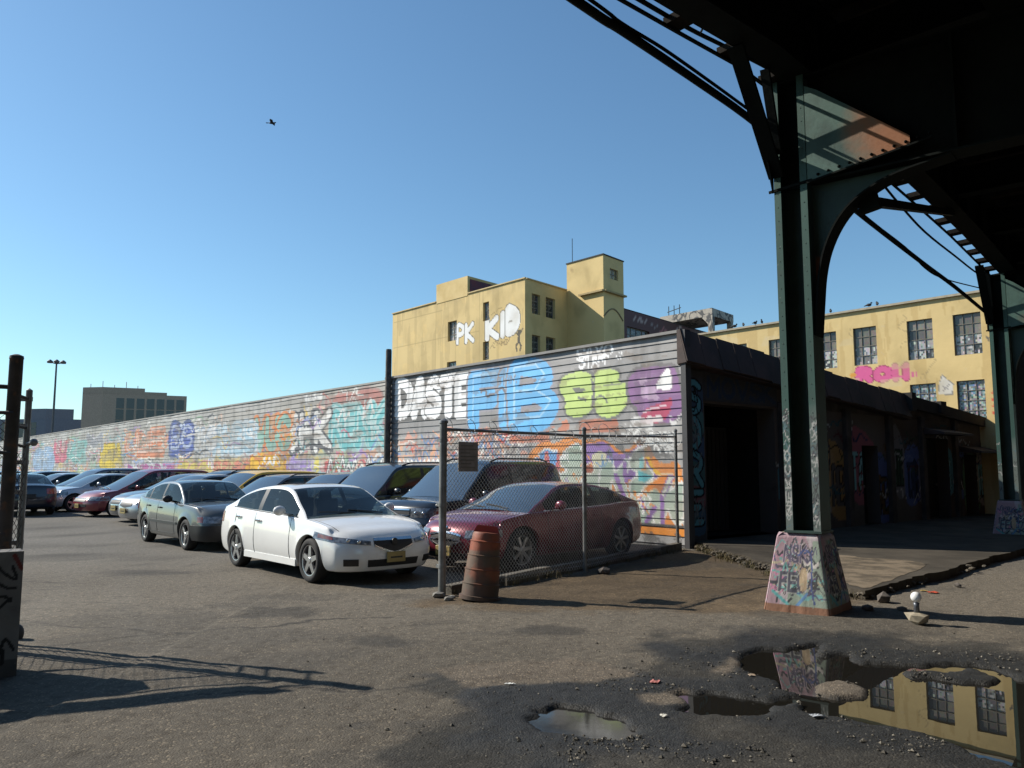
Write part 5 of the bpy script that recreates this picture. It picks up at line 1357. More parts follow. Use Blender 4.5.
# fence at the left edge
M_RUSTP = pm('rusty_post', (.06, .05, .045), .75, col2=(.03, .028, .026), nscale=6, fine=(10, (.11, .06, .035), .55, .7), bumps=(25, .5, .01))
gp = G(-3, 652); gp2 = G(13, 645); LD = V2(-.92, -.39)
gate = thing('gate_fence', gp, 'rusty gate posts with a chain link panel at the left edge of the picture', 'fence')
mb = MB(); mb.lathe([(.058, -.1), (.055, 2.53), (.059, 2.535), (.055, 2.56), (.02, 2.575), (.001, 2.576)], 14, gp); mb.build('post', M_RUSTP, gate, auto=40)
mb = MB(); mb.lathe([(.030, -.1), (.028, 2.28), (.001, 2.3)], 12, gp2)
for z in (2.2, 1.95, 1.62, 1.35, .9): mb.box(gp2 + Z * z - V2(.03, 0), (.05, .03, .02))
mb.tube([gp2 + Z * 1.78, gp2 + Z * 1.80 + V2(.08, -.04)], .02, 8); mb.ball(gp2 + Z * 1.80 + V2(.10, -.05), .035, n=7)
mb.build('gate_stile', M_GALV, gate, auto=40)
mb = MB(); mb.tube([gp2 + V2(-.10, -.06) + Z * .1, gp2 + V2(-.10, -.06) + Z * 1.75], .014, 6)
for z in (2.22, 1.78, 1.95): mb.tube([gp + Z * z, gp2 + Z * (z - .02)], .014, 6)
for z in (2.05, 1.7, 1.0, .3): mb.tube([gp + Z * z + V2(.03, -.04), gp + LD * .5 + Z * z, gp + LD * 2.6 + Z * (z + .02)], .017, 7)
mb.tube([gp + Z * 2.28, gp + LD * 1.2 + Z * 2.30], .02, 8); mb.tube([gp + LD * .12 + Z * .3, gp + LD * .12 + Z * 2.0], .012, 6)
mb.build('rail', M_RUSTP, gate)
mb = MB(); chain(mb, gp, gp + LD * 2.6, .3, 2.05, .075, .003); chain(mb, gp, gp2, .1, 1.7, .075, .003); mb.build('wire_mesh', M_RUSTP, gate, fixn=False)
mb = MB(); mb.box(gp + LD * 1.55 + Z * 2.3, (1.2, .02, .13), (LD, np.cross(LD, Z), Z)); mb.build('top_board', pm('old_board', (.12, .1, .08), .9), gate)
brd = thing('barrier_board', V2(-3.8, 6.2), 'scuffed white barrier block with black spray marks at the foot of the gate post', 'barrier')
bx_ = V2(.80, .60); by_ = V2(-.60, .80)
bc = V2(-4.15, 6.12)
us_ = np.linspace(-.40, .40, 90); vs_ = np.linspace(-.02, .93, 100)
U, V = np.meshgrid(us_, vs_, indexing='ij'); cv = Canvas(U.ravel(), V.ravel(), (.30, .29, .27))
nn_ = fbm(cv.U * 6, cv.V * 4, 4, 5); cv.C *= (.6 + .7 * nn_)[:, None]; cv.C[cv.V < .1 + .06 * nn_] *= .45
bk_ = (.025, .025, .025)
for L in ([(.22, .86), (.27, .78), (.36, .72), (.33, .82)], [(.2, .74), (.3, .66), (.36, .66)], [(.18, .56), (.28, .60), (.33, .56)], [(.2, .46), (.33, .58)], [(.24, .22), (.27, .16), (.31, .28), (.37, .2)], [(.3, .1), (.3, .2)], [(.05, .8), (.12, .6), (.0, .5)], [(-.2, .7), (-.05, .5), (-.2, .3)]):
    cv.stroke(smooth_line(L, 4), .022, bk_)
cv.stroke([(.34, .9), (.39, .8)], .03, (.25, .05, .04))
X = bc + U[..., None] * bx_ - .13 * by_ + V[..., None] * Z
mb = MB(); cv.C *= .62
mb.v = X.reshape(-1, 3).tolist(); nr = len(vs_); i0 = (np.arange(len(us_) - 1)[:, None] * nr + np.arange(nr - 1)[None, :]).ravel()
mb.f = np.stack([i0, i0 + nr, i0 + nr + 1, i0 + 1], 1).tolist(); mb.m = [0] * len(mb.f)
c8 = [bc + bx_ * a + by_ * b + Z * z for z in (-.02, .93) for a, b in ((-.4, -.13), (.4, -.13), (.4, .13), (-.4, .13))]
mb.add(c8, [(1, 2, 6, 5), (2, 3, 7, 6), (3, 0, 4, 7), (4, 5, 6, 7)])
mb.build('block', M_PIER, brd, fixn=False, colors=np.vstack([cv.C, np.array([[.18, .17, .16]] * 8)]))
mb = MB(); mb.ball(G(17, 640) + Z * .06, .055, (1, 1, 1.5), 9); o = mb.build('ball_weight', pm('rubber_ball', (.05, .05, .05), .7), smooth=True); tag(o, 'round grey lump resting behind the white barrier block', 'weight')

# ------------------------------------------------------------------ traffic barrel
bb = (G(455, 600) + G(495, 606)) / 2 + V2(.05, .16)
bz = hz_at(bb[0], bb[1])
brl = thing('traffic_barrel', bb + Z * bz, 'dirty orange and brown plastic traffic barrel leaning beside the fence post', 'barrel')
prof = [(.01, 0), (.262, 0), (.265, .05), (.235, .055), (.232, .2), (.238, .205), (.238, .215), (.222, .22), (.219, .385), (.226, .39), (.226, .40), (.210, .405), (.207, .57), (.213, .575), (.213, .585), (.197, .59), (.194, .755), (.200, .76), (.2, .77), (.183, .78), (.180, .86), (.165, .885), (.02, .89)]
prof = [(a * .93, b * .89) for a, b in prof]
mb = MB(); mb.lathe(prof, 36)
mb.v = [(x * (1 + .03 * math.sin(5 * z + 2 * math.atan2(y, x))), y, z) for x, y, z in mb.v]
def barrel_mat():
    m, nt, p, o = _nt('barrel_plastic')
    tc = nt.nodes.new('ShaderNodeTexCoord'); sx = nt.nodes.new('ShaderNodeSeparateXYZ'); nt.links.new(tc.outputs['Object'], sx.inputs[0])
    z = sx.outputs['Z']
    c = mix(nt, (.21, .052, .026), (.115, .056, .034), ramp(nt, z, .60, .56))
    st = math_(nt, 'MULTIPLY', ramp(nt, z, .385, .40), ramp(nt, z, .59, .575)); 
    c = mix(nt, c, (.33, .09, .04), ramp(nt, noise(nt, 3, 3, w=4), .5, .6, 0, .6))
    c = mix(nt, c, (.16, .12, .085), math_(nt, 'MULTIPLY', st, .35))
    c = mix(nt, c, (.10, .075, .05), ramp(nt, noise(nt, 5, 6, w=2), .42, .68, 0, .85))
    c = mix(nt, c, (.06, .05, .04), ramp(nt, z, .35, .0, 0, .55))
    nt.links.new(c, p.inputs['Base Color']); p.inputs['Roughness'].default_value = .65
    bump(nt, p, noise(nt, 20, 5), .3, .01); return m
M_BRL = barrel_mat()
tl = Matrix.Rotation(R(6), 4, 'Y') @ Matrix.Rotation(R(-3), 4, 'X')
def tilt(mb): mb.v = [tuple(tl @ Vector(v)) for v in mb.v]
tilt(mb); mb.build('drum', M_BRL, brl, world=False, auto=35)
mb = MB(); t = np.linspace(0, math.pi, 11)
mb.prism([(-.16 + .32 * k / 20, -.02, .78 + .09 * min(1, math.sin(math.pi * k / 20) * 2.6)) for k in range(21)], (0, .04, 0)); tilt(mb); mb.build('handle', pm('barrel_handle', (.36, .05, .035), .6), brl, world=False)
# ------------------------------------------------------------------ litter, stones, weeds
rnd = random.Random(77)
def stone_mesh(mb, c, r, seed):
    rr = random.Random(seed)
    bm = bmesh.new(); bmesh.ops.create_icosphere(bm, subdivisions=1, radius=1)
    sx, sy, sz = rr.uniform(.7, 1.3), rr.uniform(.7, 1.3), rr.uniform(.5, .8); a = rr.uniform(0, 6)
    vs = []
    for v in bm.verts:
        k = 1 + rr.uniform(-.22, .22); x, y, z = v.co.x * sx * k, v.co.y * sy * k, v.co.z * sz * k
        vs.append((c[0] + r * (x * math.cos(a) - y * math.sin(a)), c[1] + r * (x * math.sin(a) + y * math.cos(a)), c[2] + r * z))
    mb.add(vs, [tuple(v.index for v in f.verts) for f in bm.faces]); bm.free()
M_ROCK = pm('rubble', (.12, .10, .085), .9, col2=(.06, .055, .05), nscale=9, bumps=(30, .5, .01))
bp = G(918, 626); bzz = hz_at(bp[0], bp[1])
mb = MB(); stone_mesh(mb, (bp[0], bp[1], bzz + .06), .12, 3); o = mb.build('broken_stone', pm('pale_stone', (.35, .30, .22), .9, col2=(.2, .17, .12), nscale=8)); tag(o, 'pale broken stone on the wet ground, under the white ball', 'stone')
t = thing('white_bulb', (bp[0], bp[1] + .01, bzz + .12), 'round white bulb on a grey stem standing on the pale stone', 'bulb')
mb = MB(); mb.lathe([(.03, -.02), (.025, .06), (.03, .09)], 10); mb.build('stem', pm('bulb_stem', (.12, .13, .15), .4, .5), t, world=False, smooth=True)
mb = MB(); mb.ball((0, 0, .145), .052, n=10); mb.build('globe', pm('white_globe', (.8, .8, .78), .3), t, world=False, smooth=True)
ROCKS = [((884, 604), .10, 'dark jagged lump of asphalt at the corner of the broken pavement edge'), ((868, 612), .07, 'dark stone at the right foot of the graffiti pier'), ((902, 612), .05, 'small dark stone between the pier and the white bulb'),
         ((438, 599), .07, 'grey stone against the foot of the front fence post'), ((449, 602), .05, 'small grey stone right beside the front fence post'), ((452, 600), .04, 'smallest grey pebble beside the barrel foot'),
         ((604, 574), .09, 'brown lump of broken kerb near the middle fence post'), ((958, 588), .06, 'dark stone lying in the gutter below the pavement edge')]
for k, (p, r, lb) in enumerate(ROCKS):
    q = G(*p); mb = MB(); stone_mesh(mb, (q[0], q[1], hz_at(q[0], q[1]) + r * .45), r, 50 + k); o = mb.build('loose_stone', M_ROCK if k not in (3, 4, 5) else pm('grey_stone_%s' % 'abc'[k - 3], (.2, .19, .17), .9)); tag(o, lb, 'stone', 'loose stones')
LIT = [((933, 594), (.45, .06, .02), (.09, .06, .015), 'crumpled orange wrapper lying in the gutter'), ((924, 592), (.35, .25, .08), (.07, .04, .01), 'tan scrap of card beside the orange wrapper'), ((655, 684), (.45, .16, .14), (.05, .04, .012), 'small pink scrap of paper on the wet asphalt'),
       ((510, 687), (.6, .6, .58), (.05, .02, .008), 'tiny white scrap on the pale patch of asphalt'), ((664, 718), (.5, .48, .42), (.03, .03, .01), 'pale chip of rubbish by the left puddle edge'), ((817, 718), (.4, .42, .45), (.06, .03, .008), 'flat grey scrap at the near edge of the puddle'), ((752, 677), (.35, .26, .18), (.04, .03, .008), 'little tan scrap beside the black water')]
for k, (p, c, s, lb) in enumerate(LIT):
    q = G(*p); z = hz_at(q[0], q[1]) + .006; bm = bmesh.new(); bmesh.ops.create_grid(bm, x_segments=5, y_segments=4, size=1)
    mb = MB(); a = k * 1.3; rr = random.Random(k)
    s = tuple(v * .6 for v in s)
    vs = [(q[0] + (v.co.x * math.cos(a) - v.co.y * math.sin(a)) * s[0], q[1] + (v.co.x * math.sin(a) + v.co.y * math.cos(a)) * s[1] * 1.4, z + rr.random() * s[2] * 1.6) for v in bm.verts]
    mb.add(vs, [tuple(v.index for v in f.verts) for f in bm.faces]); bm.free()
    o = mb.build('litter_scrap', pm('scrap_%s' % 'abcdefg'[k], c, .7)); m_ = o.modifiers.new('thick', 'SOLIDIFY'); m_.thickness = .003; tag(o, lb, 'litter', 'scraps of litter')
# loose gravel: far too many to count
mb = MB(); n = 0
cands = []
while n < 9000:
    if rnd.random() < .75: px, py = rnd.uniform(560, 1020), rnd.uniform(650, 768)
    else: px, py = rnd.uniform(300, 1020), rnd.uniform(600, 768)
    cands.append((px, py)); n += 1
qs = np.array([G(*p) for p in cands]); wsd = water_sd(qs[:, 0], qs[:, 1]); hh = ground_h(qs[:, 0], qs[:, 1]); wt2 = ground_wet(qs[:, 0], qs[:, 1])
OCT = np.array([(1, 0, 0), (-1, 0, 0), (0, 1, 0), (0, -1, 0), (0, 0, 1), (0, 0, -1.)]); OF = [(0, 2, 4), (2, 1, 4), (1, 3, 4), (3, 0, 4), (2, 0, 5), (1, 2, 5), (3, 1, 5), (0, 3, 5)]
gcols = []
for q, w, h, wt in zip(qs, wsd, hh, wt2):
    if w < -.02: continue
    if fbm(np.array([q[0] * 1.7]), np.array([q[1] * 1.7]), 141, 3)[0] < .40 + .16 * rnd.random(): continue
    if rnd.random() > (.22 + .78 * wt) * (1.0 if w < .9 else .6): continue
    r = min(.0025 + rnd.expovariate(1 / .0038), .017)
    a = rnd.uniform(0, 6); M_ = np.array([[math.cos(a), -math.sin(a), 0], [math.sin(a), math.cos(a), 0], [0, 0, .7]])
    vs = (OCT * (1 + np.array([[rnd.uniform(-.3, .3)] for _ in range(6)]))) @ M_.T * r + np.array([q[0], q[1], h + r * .3])
    mb.add(vs, OF)
    b = rnd.choice([.5, .7, .8, .9, 1.1, 2.2]) * rnd.uniform(.7, 1.2); gcols += [(.095 * b, .085 * b, .068 * b)] * 6
M_GRAV = attr_mat('gravel_stone', rough=.9, bumps=None)
o = mb.build('gravel', M_GRAV, fixn=False, colors=np.array(gcols)); tag(o, kind='stuff')
# dry weeds along the broken pavement edge and the fence kerb
mb = MB()
def tuft(x, y, z, n, hgt):
    for _ in range(n):
        a = rnd.uniform(0, 6.28); l = rnd.uniform(.4, 1) * hgt; w = .004; bx, by = x + rnd.gauss(0, .05), y + rnd.gauss(0, .05)
        lean = rnd.uniform(.2, .9); d = np.array([math.cos(a), math.sin(a), 0]); s = np.array([-d[1], d[0], 0]) * w; p = np.array([bx, by, z])
        m = p + d * l * lean * .4 + Z * l * .6; e = p + d * l * lean + Z * l * (.95 - .35 * lean)
        mb.add([p - s, p + s, m + s * .7, m - s * .7, e], [(0, 1, 2, 3), (3, 2, 4)])
for k in range(60):
    t = rnd.random(); q = e0 + (e1 - e0) * t + np.array([rnd.gauss(-.08, .07), 0]); tuft(q[0], q[1], .0, 14, .16)
for k in range(60):
    t = rnd.random(); q = e1 + (e2 - e1) * t + np.array([rnd.gauss(-.05, .12), 0]); tuft(q[0], q[1], .0, 12, .13)
for k in range(40):
    t = rnd.random(); q = F0 + (F1 - F0) * t; tuft(q[0] + rnd.gauss(.08, .08), q[1] + rnd.gauss(-.05, .06), .0, 10, .15)
M_WEED = pm('dry_weeds', (.16, .12, .055), .9, col2=(.09, .085, .035), nscale=3)
o = mb.build('dry_weeds', M_WEED, fixn=False); tag(o, kind='stuff')
# crumbled edge of the pavement
mb = MB()
for k in range(420):
    u = rnd.random()
    q = (e0 + (e1 - e0) * rnd.random() if u < .35 else (e1 + (e2 - e1) * rnd.random() if u < .93 else e2 + (e3 - e2) * rnd.random() * .6)) + np.array([rnd.gauss(-.02, .09), rnd.gauss(0, .06)])
    stone_mesh(mb, (q[0], q[1], .02 + .08 * rnd.random()), rnd.uniform(.012, .05), k)
o = mb.build('rubble', pm('edge_rubble', (.13, .105, .075), .9, col2=(.07, .06, .045), nscale=7), fixn=False); tag(o, kind='stuff')
# bird in the sky
bq = _ray(272, 123); bq = np.array([0, 0, CAM_H]) + bq / bq[1] * 45
b = thing('flying_bird', bq, 'lone dark bird gliding high in the open blue sky', 'bird')
mb = MB(); mb.ball((0, 0, 0), .075, (2.4, .9, .8), 8); mb.tube([(.16, 0, .02), (.24, 0, .03)], [.05, .02], 6); mb.prism([(-.15, -.02, 0), (-.34, -.07, .0), (-.34, .07, 0), (-.15, .02, 0)], (0, 0, .01)); mb.build('body', pm('bird_dark', (.02, .02, .022), .7), b, world=False, smooth=True)
for s in (-1, 1):
    mb = MB(); mb.prism([(.08, s * .04, .02), (.10, s * .25, .07), (.02, s * .48, .03), (-.06, s * .3, .05), (-.08, s * .04, .02)], (0, 0, .015)); mb.build('wing', pm('wing_dark_%s' % ('a' if s < 0 else 'b'), (.02, .02, .022), .7), b, world=False)
# ------------------------------------------------------------------ cars
def pchip(pts):
    pts = sorted(pts); x = np.array([p[0] for p in pts], float); y = np.array([p[1] for p in pts], float)
    h = np.diff(x); d = np.diff(y) / h; m = np.zeros(len(x))
    for i in range(1, len(x) - 1):
        if d[i - 1] * d[i] > 0:
            w1 = 2 * h[i] + h[i - 1]; w2 = h[i] + 2 * h[i - 1]; m[i] = (w1 + w2) / (w1 / d[i - 1] + w2 / d[i])
    m[0] = d[0]; m[-1] = d[-1]
    def f(q):
        q = np.clip(np.asarray(q, float), x[0], x[-1]); i = np.clip(np.searchsorted(x, q) - 1, 0, len(x) - 2)
        t = (q - x[i]) / h[i]
        return (1 + 2 * t) * (1 - t) ** 2 * y[i] + t * (1 - t) ** 2 * h[i] * m[i] + t * t * (3 - 2 * t) * y[i + 1] + t * t * (t - 1) * h[i] * m[i + 1]
    return f
def paint(name, col, metal=.25, rough=.32):
    m, nt, p, o = _nt(name)
    dust = ramp(nt, noise(nt, 1.8, 5), .4, .75, 0, .28)
    nt.links.new(mix(nt, col, tuple(v * .6 + .06 for v in col), dust), p.inputs['Base Color'])
    p.inputs['Metallic'].default_value = metal; p.inputs['Roughness'].default_value = rough
    p.inputs['Coat Weight'].default_value = .9; p.inputs['Coat Roughness'].default_value = .06
    return m
def glass_mat(name='car_glass', base=(.012, .016, .018, 1), ior=1.8, mixf=.45):
    m, nt, p, o = _nt(name)
    p.inputs['Base Color'].default_value = base; p.inputs['Roughness'].default_value = .03; p.inputs['IOR'].default_value = ior
    tr = nt.nodes.new('ShaderNodeBsdfTransparent'); tr.inputs['Color'].default_value = (.55, .62, .62, 1)
    ms = nt.nodes.new('ShaderNodeMixShader'); ms.inputs[0].default_value = mixf
    nt.links.new(tr.outputs[0], ms.inputs[1]); nt.links.new(p.outputs[0], ms.inputs[2]); nt.links.new(ms.outputs[0], o.inputs['Surface'])
    return m
M_GLASS = glass_mat()
M_SCREEN = glass_mat('dusty_windscreen', (.05, .066, .08, 1), 3.6, .97)
M_TRIM = pm('black_trim', (.018, .018, .019), .5)
M_DARK = pm('wheel_well', (.010, .010, .010), .9)
M_TYRE = pm('tyre_rubber', (.022, .022, .023), .85, bumps=(60, .2, .004))
M_ALLOY = pm('alloy_wheel', (.55, .55, .56), .3, .85)
M_STEELW = pm('grey_wheel', (.22, .22, .23), .45, .6)
M_CHROME = pm('chrome', (.7, .7, .7), .12, 1.0)
M_LAMP = pm('lamp_lens', (.30, .31, .32), .08, .3, coat=1.0, col2=(.10, .10, .11), nscale=16)
M_AMBER = pm('amber_lens', (.24, .05, .025), .15, coat=1.0, col2=(.12, .03, .02), nscale=14)
M_RED = pm('red_lens', (.32, .015, .015), .15, coat=1.0)
M_PLATE = pm('plate_yellow', (.34, .26, .09), .5)
M_SEAT = pm('seat_cloth', (.10, .095, .09), .9)

def make_wheel(parent, pos, R_, side, rim, width=.21):
    W = MB(); rr = R_ * .69; w = width / 2
    ax = (np.array([1, 0, 0.]), np.array([0, 0, 1.]), np.array([0, 1, 0.]))
    W.lathe([(rr, -w * .85), (rr + .02, -w * .98), (R_ - .035, -w), (R_ - .012, -w * .85), (R_, -w * .55), (R_, w * .55), (R_ - .012, w * .85), (R_ - .035, w), (rr + .02, w * .98), (rr, w * .85)], 36, (0, 0, 0), ax, close=True)
    t = W.build('wheel', M_TYRE, parent, world=False, smooth=True)
    t.location = pos
    M = MB(); o = w * .72 * side
    M.lathe([(rr * 1.01, -w * .8 * side), (rr * .97, -w * .2 * side), (rr * .93, o * .8), (rr * .96, o * 1.15), (rr * 1.03, o * 1.2), (rr * 1.03, o)], 32, (0, 0, 0), ax, close=True)
    ns = rim
    for k in range(ns):
        a = 2 * math.pi * k / ns + .3; d = np.array([math.cos(a), 0, math.sin(a)]); s = np.array([-math.sin(a), 0, math.cos(a)]); Y = np.array([0, side, 0.])
        wi = rr * (.20 if ns <= 5 else .11); wo_ = rr * (.14 if ns <= 5 else .10)
        p0 = d * rr * .12; p1 = d * rr * .97
        vs = [p0 - s * wi + Y * w * .80, p0 + s * wi + Y * w * .80, p1 + s * wo_ + Y * w * .78, p1 - s * wo_ + Y * w * .78]
        M.add(vs + [v - Y * .035 for v in vs], [(0, 1, 2, 3), (7, 6, 5, 4), (0, 4, 5, 1), (1, 5, 6, 2), (2, 6, 7, 3), (3, 7, 4, 0)])
    M.lathe([(.001, w * .90 * side), (rr * .17, w * .88 * side), (rr * .21, w * .80 * side), (rr * .22, w * .5 * side)], 20, (0, 0, 0), ax)
    M.build('rim', M_ALLOY if ns <= 7 else M_STEELW, t, world=False, auto=35)
    B = MB(); B.lathe([(.001, w * .12 * side), (rr * .96, w * .10 * side)], 24, (0, 0, 0), ax); B.build('brake_disc', M_DARK, t, world=False)
    return t

class Car:
    def __init__(s, P):
        s.P = P; L2 = P['L'] / 2
        s.belt = pchip(P['belt']); s.plan = pchip(P['plan']); s.sec = pchip(P.get('sec', [(0, .925), (.12, .965), (.42, 1.0), (.6, .998), (.74, .985), (.9, .965), (1, .935)]))
        s.fr = pchip(P['front']); s.rr = pchip(P['rear']); s.roof = pchip(P['roof']); s.crown = pchip(P.get('crown', [(-L2, .05), (L2 - 1.2, .05), (L2 - .2, .035), (L2, .015)]))
        s.xfr = max(p[1] for p in P['front']); s.xrr = min(p[1] for p in P['rear'])
        s.Xn = s.xfr - P['bowf']; s.Xt = s.xrr + P['bowr']
        s.xa = (P['xf'], P['xf'] - P['wb']); s.Rw = P['R']; s.Ra = P.get('Ra', P['R'] + .055); s.zs = P['zs']
        s.nose0 = s.xa[0] + s.Ra; s.tail0 = s.xa[1] - s.Ra
    def bow(s, e, b): e = np.abs(e); return b * (.38 * e ** 2 + .62 * e ** 6)
    def wf(s, X): return np.clip((X - s.nose0) / (s.Xn - s.nose0), 0, 1) ** 2
    def wr(s, X): return np.clip((s.tail0 - X) / (s.tail0 - s.Xt), 0, 1) ** 2
    def zb(s, X):
        z = s.zs + (s.P.get('zf', .2) - s.zs) * s.wf(X) + (s.P.get('zr', .28) - s.zs) * s.wr(X)
        for a in s.xa:
            d = np.abs(X - a); m = d <= s.Ra + 1e-6
            z = np.where(m, np.maximum(z, s.Rw + np.sqrt(np.maximum(s.Ra ** 2 - d ** 2, 0)) * .98), z)
        return z
    def ys(s, X, z):
        zt = s.belt(X); hf = np.clip((z - s.zs) / (zt - s.zs), 0, 1)
        y = s.plan(X) * s.sec(hf)
        for a in s.xa:
            d = np.hypot(X - a, z - s.Rw) - s.Ra
            y = y + .016 * np.clip(1 - np.abs(d) / .09, 0, 1)
        return y
    def side_pt(s, X, z, sg=1):
        return np.array([float(X + s.wf(X) * (s.fr(z) - s.xfr) + s.wr(X) * (s.rr(z) - s.xrr)), float(s.ys(X, z)) * sg, float(z)])
    def front_pt(s, e, z, sg=1):
        y = e * float(s.ys(s.Xn, min(z, float(s.belt(s.Xn)))))
        return np.array([float(s.fr(z)) - float(s.bow(e, s.P['bowf'])), y * sg, float(z)])
    def rear_pt(s, e, z, sg=1):
        y = e * float(s.ys(s.Xt, min(z, float(s.belt(s.Xt)))))
        return np.array([float(s.rr(z)) + float(s.bow(e, s.P['bowr'])), y * sg, float(z)])
    def wrapf(s, p, z, sg=1):          # p 0..1 across the front, >1 metres back along the side
        return s.front_pt(p, z, sg) if p <= 1 else s.side_pt(s.Xn - (p - 1), z, sg)
    def wrapr(s, p, z, sg=1):
        return s.rear_pt(p, z, sg) if p <= 1 else s.side_pt(s.Xt + (p - 1), z, sg)
    def hull(s):
        P = s.P; X = list(np.linspace(s.Xt, s.Xn, 44))
        arch = []
        for a in s.xa:
            arch += [a + s.Ra * math.cos(t) for t in np.linspace(0, math.pi, 17)] + [a + s.Ra + .012, a - s.Ra - .012]
        X = [x for x in X if all(abs(x - q) > .03 for q in arch)] + arch
        X = np.array(sorted(x for x in X if s.Xt <= x <= s.Xn))
        tr = np.array([0, .05, .16, .3, .45, .58, .7, .8, .88, .95, 1.0])
        eta = np.array([1, .985, .95, .88, .78, .65, .5, .33, .16, 0])
        mb = MB(); nc = len(X); nr = len(tr)
        zb = s.zb(X); zt = s.belt(X)
        ZZ = zb[:, None] + tr[None, :] * (zt - zb)[:, None]; XM = np.repeat(X[:, None], nr, 1)
        Y = s.ys(XM, ZZ); XP = XM + s.wf(XM) * (s.fr(ZZ) - s.xfr) + s.wr(XM) * (s.rr(ZZ) - s.xrr)
        A = np.stack([XP, Y, ZZ], -1)
        inner = A[:, :1].copy(); inner[..., 1] -= .07; inner[..., 2] += .0
        A = np.concatenate([inner, A], 1); nr += 1
        o = mb.add(A.reshape(-1, 3), [(i * nr + j, i * nr + j + 1, (i + 1) * nr + j + 1, (i + 1) * nr + j) for i in range(nc - 1) for j in range(nr - 1)])
        for end, (Xe, prof, b, sg) in enumerate(((s.Xn, s.fr, P['bowf'], -1), (s.Xt, s.rr, P['bowr'], 1))):
            zb_ = float(s.zb(np.array(Xe))); g = []
            for e in eta:
                ztop = float(s.belt(Xe)) + float(s.crown(Xe)) * (1 - e ** 2.2)
                zz = zb_ + tr * (ztop - zb_)
                yy = e * s.ys(np.full_like(zz, Xe), np.minimum(zz, float(s.belt(Xe))))
                xx = prof(zz) + sg * s.bow(e, b)
                col = np.stack([xx, yy, zz], -1); c0 = col[:1].copy(); c0[..., 0] += sg * .07
                g.append(np.concatenate([c0, col], 0))
            g = np.array(g)
            mb.add(g.reshape(-1, 3), [(i * nr + j, i * nr + j + 1, (i + 1) * nr + j + 1, (i + 1) * nr + j) for i in range(len(eta) - 1) for j in range(nr - 1)])
        g = []
        for i, x in enumerate(X):
            col = []
            for e in eta:
                z = float(zt[i]) + float(s.crown(x)) * (1 - e ** 2.2)
                xx = x + float(s.wf(x)) * (float(s.fr(z)) - s.xfr + P['bowf'] - float(s.bow(e, P['bowf']))) + float(s.wr(x)) * (float(s.rr(z)) - s.xrr - P['bowr'] + float(s.bow(e, P['bowr'])))
                col.append((xx, e * float(s.ys(x, zt[i])), z))
            g.append(col)
        g = np.array(g); ne = len(eta); x0, x1 = P['roof'][0][0] + .12, P['roof'][-1][0] - .12
        fs = [(i * ne + j, i * ne + j + 1, (i + 1) * ne + j + 1, (i + 1) * ne + j) for i in range(nc - 1) for j in range(ne - 1)
              if not (X[i] > x0 and X[i + 1] < x1 and j >= 3)]
        mb.add(g.reshape(-1, 3), fs)
        v = list(mb.v); f = list(mb.f); n = len(v)
        mb.v += [(a, -b, c) for a, b, c in v]; mb.f += [tuple(n + k for k in reversed(q)) for q in f]; mb.m += [0] * len(f)
        return mb
    def green(s):
        P = s.P; xr, xc = P['roof'][0][0], P['roof'][-1][0]; xA, xB = P['xA'], P['xB']; Hg = max(p[1] for p in P['roof']) - float(s.belt(0))
        X = set(np.linspace(xr, xB, 9)) | set(np.linspace(xB, xA, 12)) | set(np.linspace(xA, xc, 11))
        wins = P['wins']
        wx = [v for w in wins for v in w]
        X = np.array(sorted([x for x in X if all(abs(x - q) > .035 for q in wx)] + [x for x in wx if xr < x < xc]))
        rr_ = np.array([0, .07, .25, .5, .75, .90, 1.0]); eta = np.array([1, .955, .9, .75, .55, .3, 0])
        ins = P.get('inset', .045); tum = P['tumble']
        g = []
        for x in X:
            zb_ = float(s.belt(x)) - .012; h = max(float(s.roof(x)) - zb_ - .02, .002); hh = min(h / Hg, 1.1)
            yb = float(s.ys(x, zb_)) - ins * min(1, h / .1); yr = yb - tum * hh
            hr = h * .925; col = [(x, yb - (yb - yr) * r ** 1.25, zb_ + hr * r) for r in rr_]
            kf = float(sstep((x - (xA - .5)) / (xc - xA + .5))) * P.get('bowg', .13); kr = float(sstep(((xB + .5) - x) / (xB + .5 - xr))) * P.get('bowgr', .10)
            for e in eta[1:]:
                z = zb_ + hr + (h - hr) * (1 - e ** 2.6) + (float(s.crown(x)) + .012) * (1 - e ** 2.2) * max(0, 1 - hh)
                col.append((x + (kf - kr) * (1 - e * e), yr * e, z))
            g.append(col)
        g = np.array(g); nr = g.shape[1]; ns = len(rr_) - 1
        body = MB(); parts = {}
        body.add(g.reshape(-1, 3), []); n0 = len(body.v); body.v += [(a, -b, c) for a, b, c in body.v]
        def put(key, f, sg):
            parts.setdefault(key, []).append(tuple(q + (n0 if sg < 0 else 0) for q in (f if sg > 0 else reversed(f))))
        xm = (X[:-1] + X[1:]) / 2
        for i in range(len(X) - 1):
            hgt = float(s.roof(xm[i])) - float(s.belt(xm[i]))
            for j in range(nr - 1):
                f = (i * nr + j, i * nr + j + 1, (i + 1) * nr + j + 1, (i + 1) * nr + j)
                for sg in (1, -1):
                    key = 'paint'
                    if j < ns:
                        if 1 <= j <= ns - 2 and hgt > .1:
                            for wi, (a, b) in enumerate(wins):
                                if a - 1e-6 < xm[i] < b + 1e-6: key = ('side', wi, sg)
                            if key == 'paint' and wins[0][0] < xm[i] < wins[-1][1]: key = 'trim'
                    else:
                        jj = j - ns
                        if xm[i] > xA and xm[i] < xc: key = 'ws' if jj >= 1 else 'paint'
                        elif xm[i] < xB - P.get('rtop', 0) and xm[i] > xr + P.get('rbase', 0): key = 'rw' if jj >= 1 else 'paint'
                    put(key, f, sg)
        return body, parts
